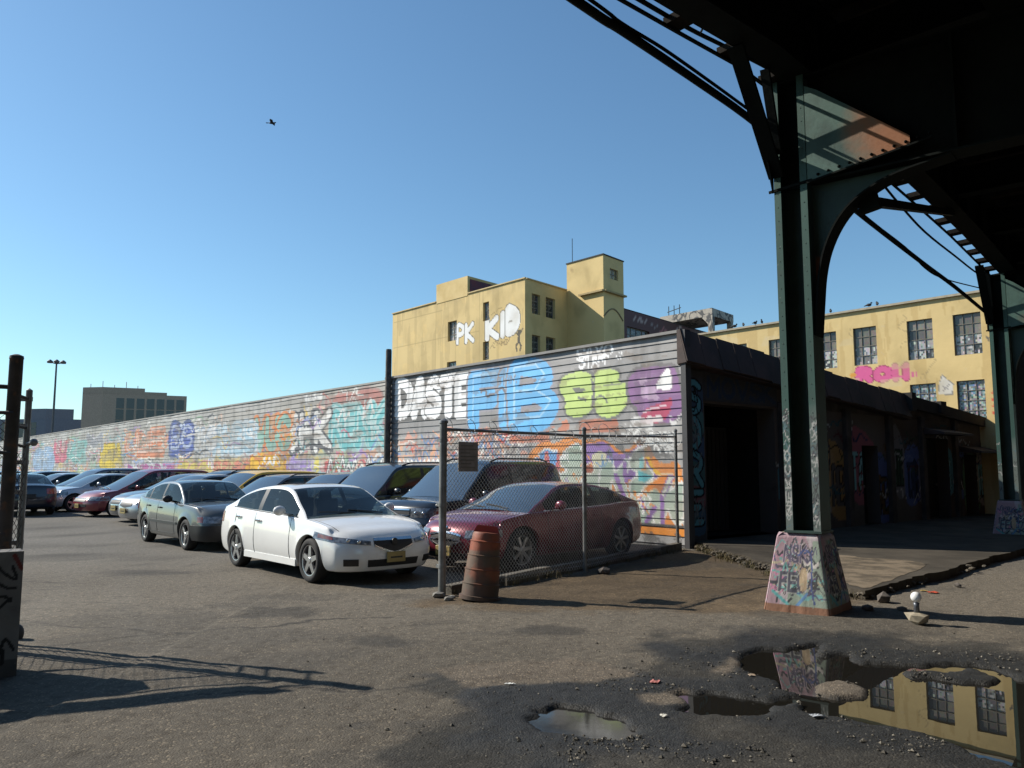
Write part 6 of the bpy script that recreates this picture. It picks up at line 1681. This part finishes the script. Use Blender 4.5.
    def patch(s, fn, p0, p1, zl, zh, n=8, m=4, sg=1, off=.006, skirt=.03):
        g = np.array([[fn(p0 + (p1 - p0) * i / n, zl(i / n) + (zh(i / n) - zl(i / n)) * j / m, sg) for j in range(m + 1)] for i in range(n + 1)])
        du = np.gradient(g, axis=0); dv = np.gradient(g, axis=1); nn = np.cross(du, dv); nn /= (np.linalg.norm(nn, axis=-1, keepdims=True) + 1e-9)
        ctr = np.array([0, 0, .5]); flip = np.sum(nn * (g - ctr), -1, keepdims=True) < 0; nn = np.where(flip, -nn, nn)
        mb = MB(); T = g + nn * off; mb.add(T.reshape(-1, 3), [(i * (m + 1) + j, i * (m + 1) + j + 1, (i + 1) * (m + 1) + j + 1, (i + 1) * (m + 1) + j) for i in range(n) for j in range(m)])
        B = g - nn * skirt
        ring = [(i, 0) for i in range(n + 1)] + [(n, j) for j in range(1, m + 1)] + [(i, m) for i in range(n - 1, -1, -1)] + [(0, j) for j in range(m - 1, 0, -1)]
        k = len(ring); mb.add([T[a] for a in ring] + [B[a] for a in ring], [(a, (a + 1) % k, k + (a + 1) % k, k + a) for a in range(k)])
        return mb

def cst(v): return lambda t: v
def lin(a, b): return lambda t: a + (b - a) * t
def make_car(name, label, cat, P, group, detail=2):
    root = thing(name, (0, 0, 0), label, cat, group)
    C = Car(P); pc = P['paint']
    body = C.hull().build('body', pc, root, world=False, smooth=True, weld=.0015, sub=1)
    gb, parts = C.green()
    def sub(keys, name, mats, parent=root, smooth=True):
        mb = MB(); mb.v = list(gb.v)
        for mi, k in enumerate(keys):
            for f in parts.get(k, []): mb.f.append(f); mb.m.append(mi)
        used = sorted({i for f in mb.f for i in f}); re = {a: b for b, a in enumerate(used)}
        mb.v = [mb.v[i] for i in used]; mb.f = [tuple(re[i] for i in f) for f in mb.f]
        if not mb.f: return None
        return mb.build(name, mats, parent, world=False, smooth=smooth, weld=.001, fixn=True)
    rf = sub(['paint', 'trim'], 'roof', [pc, M_TRIM])
    sub(['ws'], 'windshield', P.get('screen', M_SCREEN)); sub(['rw'], 'rear_window', M_GLASS)
    for wi in range(len(P['wins'])):
        for sg in (1, -1): sub([('side', wi, sg)], 'side_window', P.get('sideglass', M_GLASS))
    # floor, wheel wells, cabin
    L2 = P['L'] / 2; mb = MB(); hw = P['W'] - .30
    mb.box(((C.Xn + C.Xt) / 2, 0, (C.zs + .52) / 2 + .02), ((C.Xn - C.Xt) / 2 - .10, hw, (.52 - C.zs) / 2))
    mb.box(((C.xa[0] + C.xa[1]) / 2, 0, C.zs + .10), (P['wb'] / 2 - C.Ra - .02, P['W'] - .09, .07))
    ax = (np.array([1, 0, 0.]), np.array([0, 0, 1.]), np.array([0, 1, 0.]))
    for a in C.xa:
        for sg in (1, -1):
            vs = []; n = 14
            for k in range(n + 1):
                t = math.pi * k / n
                for y in (hw - .02, P['W'] - .075): vs.append((a + (C.Ra + .015) * math.cos(t), y * sg, C.Rw - .02 + (C.Ra + .015) * math.sin(t)))
            mb.add(vs, [(2 * k, 2 * k + 1, 2 * k + 3, 2 * k + 2) for k in range(n)])
    mb.build('underbody', M_DARK, root, world=False)
    seat = MB(); x0 = P['xA'] - .35
    for xs in ((x0 - .15, x0 - 1.05) if detail > 1 else (x0 - .3,)):
        for y in (-.37, .37):
            seat.box((xs - .25, y, .82), (.09, .23, .33), taper=.85); seat.box((xs, y, .55), (.28, .24, .08)); seat.box((xs - .29, y, 1.22 * P['H'] / 1.45), (.045, .12, .085), taper=.8)
    seat.box((P['xA'] + .38, 0, float(C.belt(P['xA'] + .4)) - .12), (.22, P['W'] - .2, .10))
    if detail > 1: seat.lathe([(.17, 0), (.19, .01), (.17, .02)], 18, (P['xA'] + .0, .37, .93), (np.array([.4, 0, .92]), np.array([0, 1, 0.]), np.array([.92, 0, -.4])))
    seat.build('interior', M_SEAT, root, world=False, bevel=.03)
    for a in C.xa:
        for sg in (1, -1):
            make_wheel(root, (a, sg * (P['W'] - .125), C.Rw), C.Rw, sg, P.get('rim', 5))
    sides = (1, -1)
    for sg in sides:
        h = P['head']; hl = C.patch(C.wrapf, h[0], h[1], h[2], h[3], 12, 4, sg, .006).build('headlight', M_LAMP, root, world=False, smooth=False, auto=50)
        for pj in P.get('proj', []):
            c_ = C.wrapf(pj[0], pj[1], sg); mb = MB(); mb.ball(c_, .035, (.5, 1, 1), 7); mb.build('projector', M_CHROME, hl, world=False, smooth=True)
        if len(h) > 4:
            C.patch(C.wrapf, h[4][0], h[4][1], h[4][2], h[4][3], 6, 3, sg, .010).build('indicator', M_AMBER, hl, world=False, auto=50)
        t = P['tail']; C.patch(C.wrapr, t[0], t[1], t[2], t[3], 10, 4, sg, .006).build('tail_light', M_RED, root, world=False, auto=50)
    g = P['grille']
    def fs(e, z, sg): return C.front_pt(abs(e), z, 1 if e >= 0 else -1)
    gr = C.patch(fs, -g[0], g[0], lambda t: g[1](abs(2 * t - 1)), lambda t: g[2](abs(2 * t - 1)), 14, 4, 1, .004).build('grille', M_TRIM, root, world=False, auto=50)
    for z, hz_, w in P.get('bars', []):
        C.patch(fs, -w, w, lambda t: z(abs(2 * t - 1)) - hz_, lambda t: z(abs(2 * t - 1)) + hz_, 14, 2, 1, .016).build('chrome_bar', M_CHROME, gr, world=False, auto=50)
    if P.get('emblem'):
        e = C.front_pt(0, P['emblem']); mb = MB(); mb.lathe([(.001, .022), (.03, .022), (.05, .016), (.052, 0)], 18, e + np.array([.015, 0, 0]), (np.array([0, 1, 0.]), np.array([0, 0, 1.]), np.array([1, 0, 0.]))); mb.build('emblem', P.get('embmat', M_TRIM), root, world=False)
    for iw in P.get('intakes', []):
        if iw[4] == 'c': C.patch(fs, -iw[1], iw[1], cst(iw[2]), cst(iw[3]), 12, 3, 1, .005).build('air_intake', M_TRIM, root, world=False, auto=50)
        else:
            for sg in sides: C.patch(C.wrapf, iw[0], iw[1], cst(iw[2]), cst(iw[3]), 5, 3, sg, .005).build('fog_recess', M_TRIM, root, world=False, auto=50)
    if P.get('bumper'):
        b = P['bumper']
        C.patch(lambda p, z, sg: C.wrapf(abs(p), z, 1 if p >= 0 else -1), -b[0], b[0], cst(b[1]), cst(b[2]), 24, 3, 1, .02, .05).build('bumper', b[3], root, world=False, auto=50)
    zpl = P['plate']; e = C.front_pt(0, zpl); mb = MB(); mb.box((e[0] + .03, 0, zpl), (.012, .155, .075)); pl = mb.build('number_plate', P.get('platemat', M_PLATE), root, world=False, bevel=.006)
    mb = MB(); mb.box((e[0] + .0435, 0, zpl - .005), (.002, .10, .012)); mb.build('plate_marks', M_TRIM, pl, world=False)
    e = C.rear_pt(0, zpl + .25); mb = MB(); mb.box((e[0] - .015, 0, zpl + .25), (.012, .155, .075)); mb.build('number_plate', P.get('platemat', M_PLATE), root, world=False, bevel=.006)
    # doors: seams, handles, mirrors
    belt = C.belt
    def ribbon(pts, w, sg, off, mb, depth=.01):
        pp = [C.side_pt(x, z, sg) + np.array([0, sg * off, 0]) for x, z in pts]
        for a, b in zip(pp[:-1], pp[1:]): mb.bar(a, b, depth, w, up=np.cross(b - a, np.array([0, sg, 0])))
    for sg in sides:
        for di, (xa_, xb_) in enumerate(P['doors']):
            mb = MB(); zt = lambda x: float(belt(x)) - .012; zl = C.zs + .1
            def edge(x, off=.0): return [(x + off * (1 - k / 6.), zl + (zt(x) - zl) * k / 6) for k in range(7)]
            le = edge(xa_)
            if P['doors'].index((xa_, xb_)) == 0 and xa_ < C.xa[1] + C.Ra + .05 and xa_ > C.xa[1]:
                cx, r = C.xa[1], C.Ra + .05
                le = [(max(xa_, cx + math.sqrt(max(r * r - (z - C.Rw) ** 2, 0))), z) for x, z in le]
            ribbon(le, .008, sg, -.002, mb); ribbon(edge(xb_), .008, sg, -.002, mb)
            ribbon([(xa_ + (xb_ - xa_) * k / 6 if k else le[0][0], zl) for k in range(7)], .008, sg, -.002, mb)
            d = mb.build('door_seam', M_TRIM, root, world=False)
            zh = zt(xa_ + .2) - .12; p = C.side_pt(xa_ + .16, zh, sg)
            mb = MB(); mb.box(p + np.array([0, sg * .018, 0]), (.09, .014, .016)); mb.box(p + np.array([.075, sg * .006, 0]), (.012, .016, .012)); mb.box(p + np.array([-.075, sg * .006, 0]), (.012, .016, .012))
            mb.build('door_handle', P.get('handle', pc), root, world=False, bevel=.006)
        xm_ = P['mirror']; zm = float(belt(xm_)) + .09; p = C.side_pt(xm_, float(belt(xm_)) - .01, sg)
        mb = MB(); mb.ball((p[0], p[1] + sg * .13, zm), .1, (.62, 1.05, .78), 8); mb.bar((p[0], p[1] - sg * .06, zm - .07), (p[0], p[1] + sg * .10, zm - .03), .05, .035); mb.build('mirror', P.get('mirmat', pc), root, world=False, smooth=True)
        if P.get('mould'):
            z0, zz1, mm = P['mould']; mb = MB()
            for a, b in ((C.xa[1] + C.Ra + .06, C.xa[0] - C.Ra - .06),):
                ribbon([(a + (b - a) * k / 10, z0) for k in range(11)], zz1, sg, .004, mb, .02)
            mb.build('side_moulding', mm, root, world=False)
        if P.get('belttrim'):
            mb = MB(); a, b = P['wins'][0][0] - .05, P['wins'][-1][1] + .06
            ins = P.get('inset', .045); pp = [C.side_pt(a + (b - a) * k / 14, float(belt(a + (b - a) * k / 14)) - .012, sg) + np.array([0, -sg * ins * .75, .018]) for k in range(15)]
            mb.tube(pp, .011, 6); mb.build('window_trim', P['belttrim'], root, world=False, smooth=True)
        if P.get('hoodline') and sg > 0:
            mb = MB()
            for s2 in (1, -1):
                xs_ = np.linspace(P['roof'][-1][0] + .12, C.Xn - .02, 14); pp = []
                for x in xs_:
                    e = .90; z = float(belt(x)) + float(C.crown(x)) * (1 - e ** 2.2); y = e * float(C.ys(x, float(belt(x))))
                    pp.append(np.array([x + float(C.wf(x)) * (float(C.fr(z)) - C.xfr + P['bowf'] - float(C.bow(e, P['bowf']))), y * s2, z - .004]))
                mb.tube(pp, .007, 5)
            mb.build('hood_seam', M_TRIM, root, world=False)
        if P.get('sill'):
            mb = MB(); a, b = C.xa[1] + C.Ra + .02, C.xa[0] - C.Ra - .02
            ribbon([(a + (b - a) * k / 8, C.zs + .06) for k in range(9)], .10, sg, .006, mb, .03); mb.build('sill_skirt', P['sill'], root, world=False)
    if P.get('rails'):
        for sg in sides:
            mb = MB(); xs = np.linspace(P['xB'] + .1, P['xA'] - .2, 9); y = (P['W'] - P['tumble'] - .14) * sg
            pts = [np.array([x, y, float(C.roof(x)) + (-.015 if 0 < k < 8 else -.06)]) for k, x in enumerate(xs)]; mb.tube(pts, .018, 6); mb.build('roof_rail', M_TRIM, root, world=False, smooth=True)
    if P.get('sunroof'):
        mb = MB(); a, b = P['sunroof']; n = 6
        g_ = [[(a + (b - a) * i / n, y, float(C.roof((a + b) / 2 * .5 + (a + (b - a) * i / n) * .5)) + .004 + .0 * y) for y in (-.38, 0, .38)] for i in range(n + 1)]
        mb.add([q for r_ in g_ for q in r_], [(i * 3 + j, i * 3 + j + 1, i * 3 + j + 4, i * 3 + j + 3) for i in range(n) for j in range(2)]); mb.build('sunroof', M_TRIM, root, world=False, smooth=True)
    if detail > 1:
        mb = MB()
        for y0, y1 in ((-.05, -.62), (.45, -.12)):
            x = P['roof'][-1][0]; 
            pts = [np.array([x + .06 - .10 * k / 4., y0 + (y1 - y0) * k / 4., float(belt(x)) + float(C.crown(x)) * (1 - (abs(y0 + (y1 - y0) * k / 4) / P['W']) ** 2.2) + .03 + .012 * k]) for k in range(5)]
            mb.tube(pts, .009, 5)
        mb.build('wiper', M_TRIM, root, world=False)
    return root

def place(root, x, y, hx, hy, z=0.0):
    root.location = (x, y, z); root.rotation_euler = (0, 0, math.atan2(hy, hx))

def sedan(L=4.73, W=.92, H=1.44, wb=2.705, xf=1.42, R_=.325, paint_=None, **k):
    s = L / 4.73; L2 = L / 2
    P = dict(L=L, W=W, H=H, wb=wb, xf=xf, R=R_, zs=.20, paint=paint_,
        belt=[(-L2, .93), (-L2 + .25, 1.0), (-1.5 * s, 1.0), (-.8 * s, .975), (0, .95), (.8 * s, .925), (1.15 * s, .91), (1.6 * s, .86), (2.0 * s, .775), (L2 - .08, .68), (L2, .65)],
        plan=[(-L2, .80 * W), (-L2 + .35, .925 * W), (-1.3, .985 * W), (-.3, W), (.9, W), (1.4, .985 * W), (L2 - .45, .93 * W), (L2, .80 * W)],
        front=[(.15, L2 - .10), (.28, L2 - .03), (.42, L2), (.55, L2 - .015), (.66, L2 - .07), (.74, L2 - .16), (.85, L2 - .4)],
        rear=[(.2, -L2 + .10), (.35, -L2 + .02), (.55, -L2), (.75, -L2 + .03), (.95, -L2 + .07), (1.1, -L2 + .14)], bowf=.30, bowr=.20,
        roof=[(-2.0 * s, 1.0), (-1.65 * s, 1.14), (-1.2 * s, H - .13), (-.75 * s, H - .035), (-.25 * s, H), (.1 * s, H - .012), (.35 * s, H - .07), (.75 * s, 1.15), (1.22 * s, .905)],
        xA=.30 * s, xB=-.85 * s, rtop=.06, rbase=.08, tumble=.19, wins=[(-1.52 * s, -.58 * s), (-.44 * s, .86 * s)],
        doors=[(-1.32 * s, -.50 * s), (-.50 * s, .80 * s)], mirror=.62 * s, plate=.42,
        head=(.62, 1.42, lambda t: .60 + .03 * t, lambda t: .66 + .10 * t), tail=(.6, 1.2, lambda t: .74, lambda t: .92),
        grille=(.42, lambda e: .50 + .06 * e, lambda e: .66 - .01 * e))
    P.update(k); return P
M_WHITE = paint('white_paint', (.78, .78, .76), 0.0, .3)
white = make_car('parked_car', 'white four door sedan with dark windscreen and five spoke wheels, nearest car in the lot', 'car', sedan(paint_=M_WHITE,
    head=(.46, 1.50, lambda t: .575 + .085 * t, lambda t: .63 + .125 * t, (1.02, 1.40, lambda t: .65 + .02 * t, lambda t: .69 + .04 * t)),
    grille=(.40, lambda e: .475 + .105 * e ** 1.3, lambda e: .665 - .0 * e), bars=[(lambda e: .648 + .0 * e, .020, .40), (lambda e: .46 + .11 * e ** 1.3, .010, .40)], emblem=.615,
    intakes=[(0, .52, .27, .37, 'c'), (.68, .90, .29, .385, 's')], plate=.40, screen=M_GLASS, belttrim=M_TRIM, hoodline=True, proj=[(.66, .625), (.82, .645)], sunroof=(-.55, -.1), sill=M_WHITE, handle=M_CHROME, mirmat=M_WHITE), 'cars parked in the lot')
HW = (.656, -.753); NL = (.753, .656)
place(white, -3.06, 12.82, *HW); white.scale = (.94,) * 3
M_SAAB = paint('grey_green_paint', (.075, .082, .082), .3, .34)
saab = make_car('parked_car', 'dark grey green hatchback sedan with black lower bumper, behind the white sedan', 'car', sedan(L=4.63, W=.86, H=1.43, wb=2.605, xf=1.34, R_=.315, paint_=M_SAAB,
    belt=[(-2.315, .92), (-2.1, 1.02), (-1.5, .99), (-.8, .965), (0, .945), (.8, .925), (1.1, .92), (1.6, .89), (2.0, .84), (2.2, .77), (2.315, .72)],
    roof=[(-2.15, 1.01), (-1.75, 1.14), (-1.2, 1.31), (-.7, 1.41), (-.25, 1.43), (.15, 1.41), (.35, 1.35), (.72, 1.15), (1.10, .925)], xA=.26, xB=-.95, tumble=.17,
    front=[(.18, 2.25), (.3, 2.31), (.5, 2.315), (.56, 2.29), (.7, 2.24), (.8, 2.15), (.9, 1.9)], bowf=.24,
    wins=[(-1.62, -1.28), (-1.2, -.42), (-.32, .78)], doors=[(-1.18, -.38), (-.38, .72)], mirror=.55, mirmat=M_TRIM, handle=M_TRIM,
    head=(.55, 1.16, lambda t: .57, lambda t: .70, (.97, 1.15, lambda t: .58, lambda t: .69)), grille=(.44, lambda e: .58, lambda e: .70),
    bars=[(lambda e: .70, .008, .45)], bumper=(1.42, .22, .52, M_TRIM), mould=(.52, .05, M_TRIM), plate=.40, rim=3, screen=M_GLASS, belttrim=M_TRIM, hoodline=True, intakes=[(0, .4, .24, .3, 'c')]), 'cars parked in the lot')
place(saab, -6.62, 17.28, *HW); saab.scale = (.95,) * 3
M_MAR = paint('maroon_paint', (.155, .007, .020), .25, .3)
mar = make_car('parked_car', 'maroon two door coupe with chrome grille, parked behind the chain link fence', 'car', sedan(L=4.55, W=.90, H=1.37, wb=2.72, xf=1.43, R_=.325, paint_=M_MAR,
    belt=[(-2.275, .88), (-2.08, .98), (-1.5, .97), (-.8, .93), (0, .91), (.8, .89), (1.15, .88), (1.65, .82), (1.98, .73), (2.18, .65), (2.275, .61)],
    roof=[(-1.98, .98), (-1.6, 1.11), (-1.15, 1.26), (-.65, 1.35), (-.2, 1.37), (.1, 1.355), (.3, 1.31), (.7, 1.12), (1.24, .885)], xA=.22, xB=-.85, tumble=.20,
    wins=[(-1.42, -.66), (-.56, .80)], doors=[(-.66, .82)], mirror=.62,
    head=(.50, 1.12, lambda t: .53 + .02 * t, lambda t: .64 + .02 * t), grille=(.40, lambda e: .40 + .10 * e * e, lambda e: .60 - .04 * e * e),
    bars=[(lambda e: .60 - .04 * e * e, .014, .42), (lambda e: .39 + .10 * e * e, .014, .42), (lambda e: .5, .01, .39)], intakes=[(0, .5, .22, .30, 'c'), (.62, .86, .24, .32, 's')], emblem=.655, embmat=M_CHROME, plate=.33, rim=7, belttrim=M_CHROME, hoodline=True), 'cars parked in the lot')
hm = np.array([-.66, -.75]); place(mar, .46, 14.12, *hm)
HR = (-.64, -.77)
def row(root, s, m, dh=0.0):
    p = C0 + D1 * s - D2 * m; a = math.atan2(HR[1], HR[0]) + dh
    root.location = (p[0], p[1], 0); root.rotation_euler = (0, 0, a)
def suv(L=4.75, W=.95, H=1.78, wb=2.75, xf=1.42, R_=.37, paint_=None, **k):
    L2 = L / 2
    P = dict(L=L, W=W, H=H, wb=wb, xf=xf, R=R_, zs=.30, zf=.32, zr=.38, paint=paint_,
        belt=[(-L2, 1.03), (-1.5, 1.07), (0, 1.05), (.9, 1.03), (1.2, 1.03), (1.8, .99), (2.15, .93), (L2, .86)],
        plan=[(-L2, .88 * W), (-L2 + .3, .96 * W), (-1, W), (1.2, W), (L2 - .4, .95 * W), (L2, .84 * W)],
        front=[(.25, L2 - .08), (.4, L2), (.6, L2), (.66, L2 - .05), (.9, L2 - .1), (1.0, L2 - .25)], rear=[(.3, -L2 + .05), (.5, -L2), (.7, -L2), (1.1, -L2 + .03)], bowf=.20, bowr=.10,
        roof=[(-L2 + .06, 1.03), (-L2 + .18, 1.3), (-L2 + .36, H - .1), (-L2 + .62, H - .02), (-.8, H), (0, H - .01), (.32, H - .05), (.5, H - .14), (.85, 1.33), (1.25, 1.03)],
        xA=.42, xB=-L2 + .5, tumble=.17, wins=[(-L2 + .42, -1.28), (-1.16, -.32), (-.22, .92)], doors=[(-1.2, -.28), (-.28, .95)], mirror=.78, plate=.5,
        head=(.55, 1.22, lambda t: .70, lambda t: .86), tail=(.75, 1.1, lambda t: .8, lambda t: 1.02), grille=(.46, lambda e: .66, lambda e: .86), bars=[(lambda e: .86, .012, .47), (lambda e: .76, .01, .46)],
        intakes=[(0, .6, .36, .46, 'c')], crown=[(-L2, .03), (L2, .05)], rails=True, bowg=.10, bowgr=.04, mould=(.62, .06, M_TRIM), sideglass=M_PRIV)
    P.update(k); return P
M_PRIV = pm('privacy_glass', (.012, .013, .015), .08, spec=.6)
M_BLACK = paint('black_paint', (.008, .008, .009), 0.0, .25)
M_BLACK2 = paint('dull_black_paint', (.012, .012, .013), 0.0, .35)
s1 = make_car('parked_car', 'black sport utility vehicle with large clear headlights, between the maroon coupe and the white sedan', 'car', suv(paint_=M_BLACK, head=(.50, 1.30, lambda t: .72, lambda t: .89, (1.0, 1.25, lambda t: .73, lambda t: .84)), proj=[(.62, .8), (.8, .8)], H=1.83, L=4.5, roof=[(-2.19, 1.03), (-2.1, 1.35), (-1.95, 1.74), (-1.7, 1.82), (-.8, 1.83), (0, 1.825), (.3, 1.79), (.5, 1.67), (.85, 1.36), (1.25, 1.03)]), 'cars parked in the lot', 1)
row(s1, 3.35, 3.2); s1.scale = (.98,) * 3
s2 = make_car('parked_car', 'tall boxy black van like vehicle behind the roof of the white sedan', 'car', suv(paint_=M_BLACK2, H=1.84, L=4.9, belt=[(-2.45, 1.06), (0, 1.09), (1.2, 1.07), (1.9, 1.02), (2.45, .92)],
    roof=[(-2.4, 1.06), (-2.32, 1.4), (-2.2, 1.74), (-1.95, 1.83), (-.8, 1.84), (.1, 1.83), (.42, 1.79), (.58, 1.70), (.95, 1.36), (1.32, 1.07)], xA=.5, xB=-2.05), 'cars parked in the lot', 1)
row(s2, 6.1, 3.4); s2.scale = (.94,) * 3
M_NAVY = paint('dark_navy_paint', (.015, .018, .028), .3, .3)
sd = make_car('parked_car', 'dark navy small hatchback, only windscreen and roof showing above the white sedan', 'car', suv(paint_=M_NAVY, H=1.60, W=.89, L=4.3, wb=2.6, R_=.32, xf=1.3, zs=.22, zf=.24, zr=.3, rails=False,
    belt=[(-2.15, .98), (0, .98), (1.1, .96), (1.7, .9), (2.15, .78)], front=[(.2, 2.07), (.4, 2.15), (.6, 2.13), (.8, 2.0)], rear=[(.3, -2.1), (.5, -2.15), (.7, -2.15), (1.1, -2.1)],
    roof=[(-2.08, .98), (-1.95, 1.25), (-1.75, 1.48), (-1.4, 1.56), (-.7, 1.6), (0, 1.59), (.3, 1.54), (.7, 1.3), (1.22, .96)], wins=[(-1.65, -1.2), (-1.1, -.3), (-.2, .85)], doors=[(-1.15, -.25), (-.25, .9)],
    head=(.6, 1.3, lambda t: .62, lambda t: .74), grille=(.4, lambda e: .58, lambda e: .72), bars=[], xA=.35, xB=-1.7), 'cars parked in the lot', 1)
row(sd, 8.6, 3.3); sd.scale = (.95,) * 3
M_GREY = paint('grey_paint', (.16, .16, .165), .55, .35)
sg_ = make_car('parked_car', 'grey station vehicle with pale reflecting windscreen, behind the white sedan roof', 'car', suv(paint_=M_GREY, H=1.70), 'cars parked in the lot', 1)
row(sg_, 10.95, 3.8); sg_.scale = (.86,) * 3
M_TAXI = paint('taxi_yellow', (.80, .46, .01), 0.0, .35)
tx = make_car('parked_car', 'yellow taxi like car whose roof shows between the grey and the dark vehicles', 'car', suv(paint_=M_TAXI, H=1.68, rails=False), 'cars parked in the lot', 1)
row(tx, 13.2, 3.6); tx.scale = (.93,) * 3
sp_ = make_car('parked_car', 'dark grey utility vehicle with roof rails, right behind the grey green hatchback roof', 'car', suv(paint_=paint('dark_grey_paint', (.05, .055, .06), .4, .35), H=1.74), 'cars parked in the lot', 1)
row(sp_, 15.4, 3.6); sp_.scale = (.90,) * 3
M_SILV = paint('silver_paint', (.42, .43, .44), .7, .35)
sa = make_car('parked_car', 'silver sedan nosing out just left of the grey green hatchback', 'car', sedan(paint_=M_SILV, H=1.45), 'cars parked in the lot', 1)
row(sa, 14.1 + 1.2, 5.6 - .3)
sa.location = (-9.3, 24.35, 0)
sb = make_car('parked_car', 'slate blue sedan with chrome grille, second nose to the right of the red minivan', 'car', sedan(paint_=paint('slate_paint', (.10, .11, .13), .5, .35), H=1.46, bars=[(lambda e: .66, .012, .4), (lambda e: .52, .01, .4)]), 'cars parked in the lot', 1)
sb.location = (-10.36, 25.95, 0); sb.rotation_euler = sa.rotation_euler
def van(paint_, **k):
    P = suv(paint_=paint_, L=4.95, W=.97, H=1.74, wb=2.95, xf=1.5, R_=.335, zs=.20, zf=.22, zr=.3,
        belt=[(-2.475, .98), (-1, 1.0), (0, .98), (1.0, .95), (1.45, .93), (1.9, .86), (2.25, .76), (2.475, .66)], front=[(.18, 2.38), (.35, 2.47), (.5, 2.475), (.62, 2.42), (.75, 2.26), (.9, 2.0)], bowf=.32,
        rear=[(.3, -2.42), (.5, -2.475), (.8, -2.46), (1.1, -2.43)],
        roof=[(-2.42, .98), (-2.32, 1.3), (-2.15, 1.62), (-1.9, 1.71), (-1, 1.74), (-.2, 1.73), (.15, 1.68), (.6, 1.42), (1.0, 1.18), (1.5, .93)], xA=.3, xB=-2.0, wins=[(-2.1, -1.3), (-1.2, -.25), (-.15, 1.1)], doors=[(-1.25, -.2), (-.2, .95)], mirror=.85,
        head=(.62, 1.38, lambda t: .58, lambda t: .72, (1.0, 1.35, lambda t: .60, lambda t: .70)), grille=(.5, lambda e: .55, lambda e: .66), bars=[(lambda e: .66, .01, .5)], rails=False, plate=.4, mould=(.55, .07, paint_), rim=9, sideglass=M_GLASS)
    P.update(k); return P
vr = make_car('parked_car', 'dark red minivan with grey wheel covers, left of the middle of the parked row', 'minivan', van(paint('dark_red_paint', (.19, .014, .022), .2, .35)), 'cars parked in the lot', 2)
vr.location = (-12.95, 28.6, 0); vr.scale = (.93,) * 3; vr.rotation_euler = sa.rotation_euler
sc_ = make_car('parked_car', 'pale silver low sedan, its hood showing just left of the red minivan', 'car', sedan(paint_=paint('pale_silver_paint', (.48, .49, .5), .6, .35)), 'cars parked in the lot', 1)
sc_.location = (-16.0, 31.6, 0); sc_.rotation_euler = sa.rotation_euler
vd = make_car('parked_car', 'blue grey minivan with chrome mirror, behind the pale silver sedan', 'minivan', van(paint('blue_grey_paint', (.07, .09, .13), .5, .35), rim=5), 'cars parked in the lot', 1)
vd.location = (-17.6, 34.2, 0); vd.scale = (.95,) * 3; vd.rotation_euler = sa.rotation_euler
se = copy_tree(sc_); se['label'] = 'pale sedan beyond the blue grey minivan, only hood and windscreen showing'; se.location = (-20.6, 37.0, 0)
sf = copy_tree(sd); sf['label'] = 'dark hatchback far down the row, its roof showing above the pale sedan'; sf.location = (-22.6, 38.6, 0); sf.rotation_euler = sa.rotation_euler
sg2 = copy_tree(sd); sg2['label'] = 'last dark car of the row, half hidden by the gate posts'; sg2.location = (-27.0, 42.5, 0); sg2.rotation_euler = sa.rotation_euler
sh = copy_tree(sb); sh['label'] = 'dark blue sedan seen from behind at the left, crossing the lane beside the gate posts'; sh.location = (-17.7, 28.9, 0); sh.rotation_euler = (0, 0, math.atan2(D1[1], D1[0]))

for ch in sh.children:
    for sl in ch.material_slots:
        if sl.material and sl.material.name.startswith('slate_paint'): sl.link = 'OBJECT'; sl.material = M_NAVY
        elif sl.material == M_PLATE: sl.link = 'OBJECT'; sl.material = M_TRIM
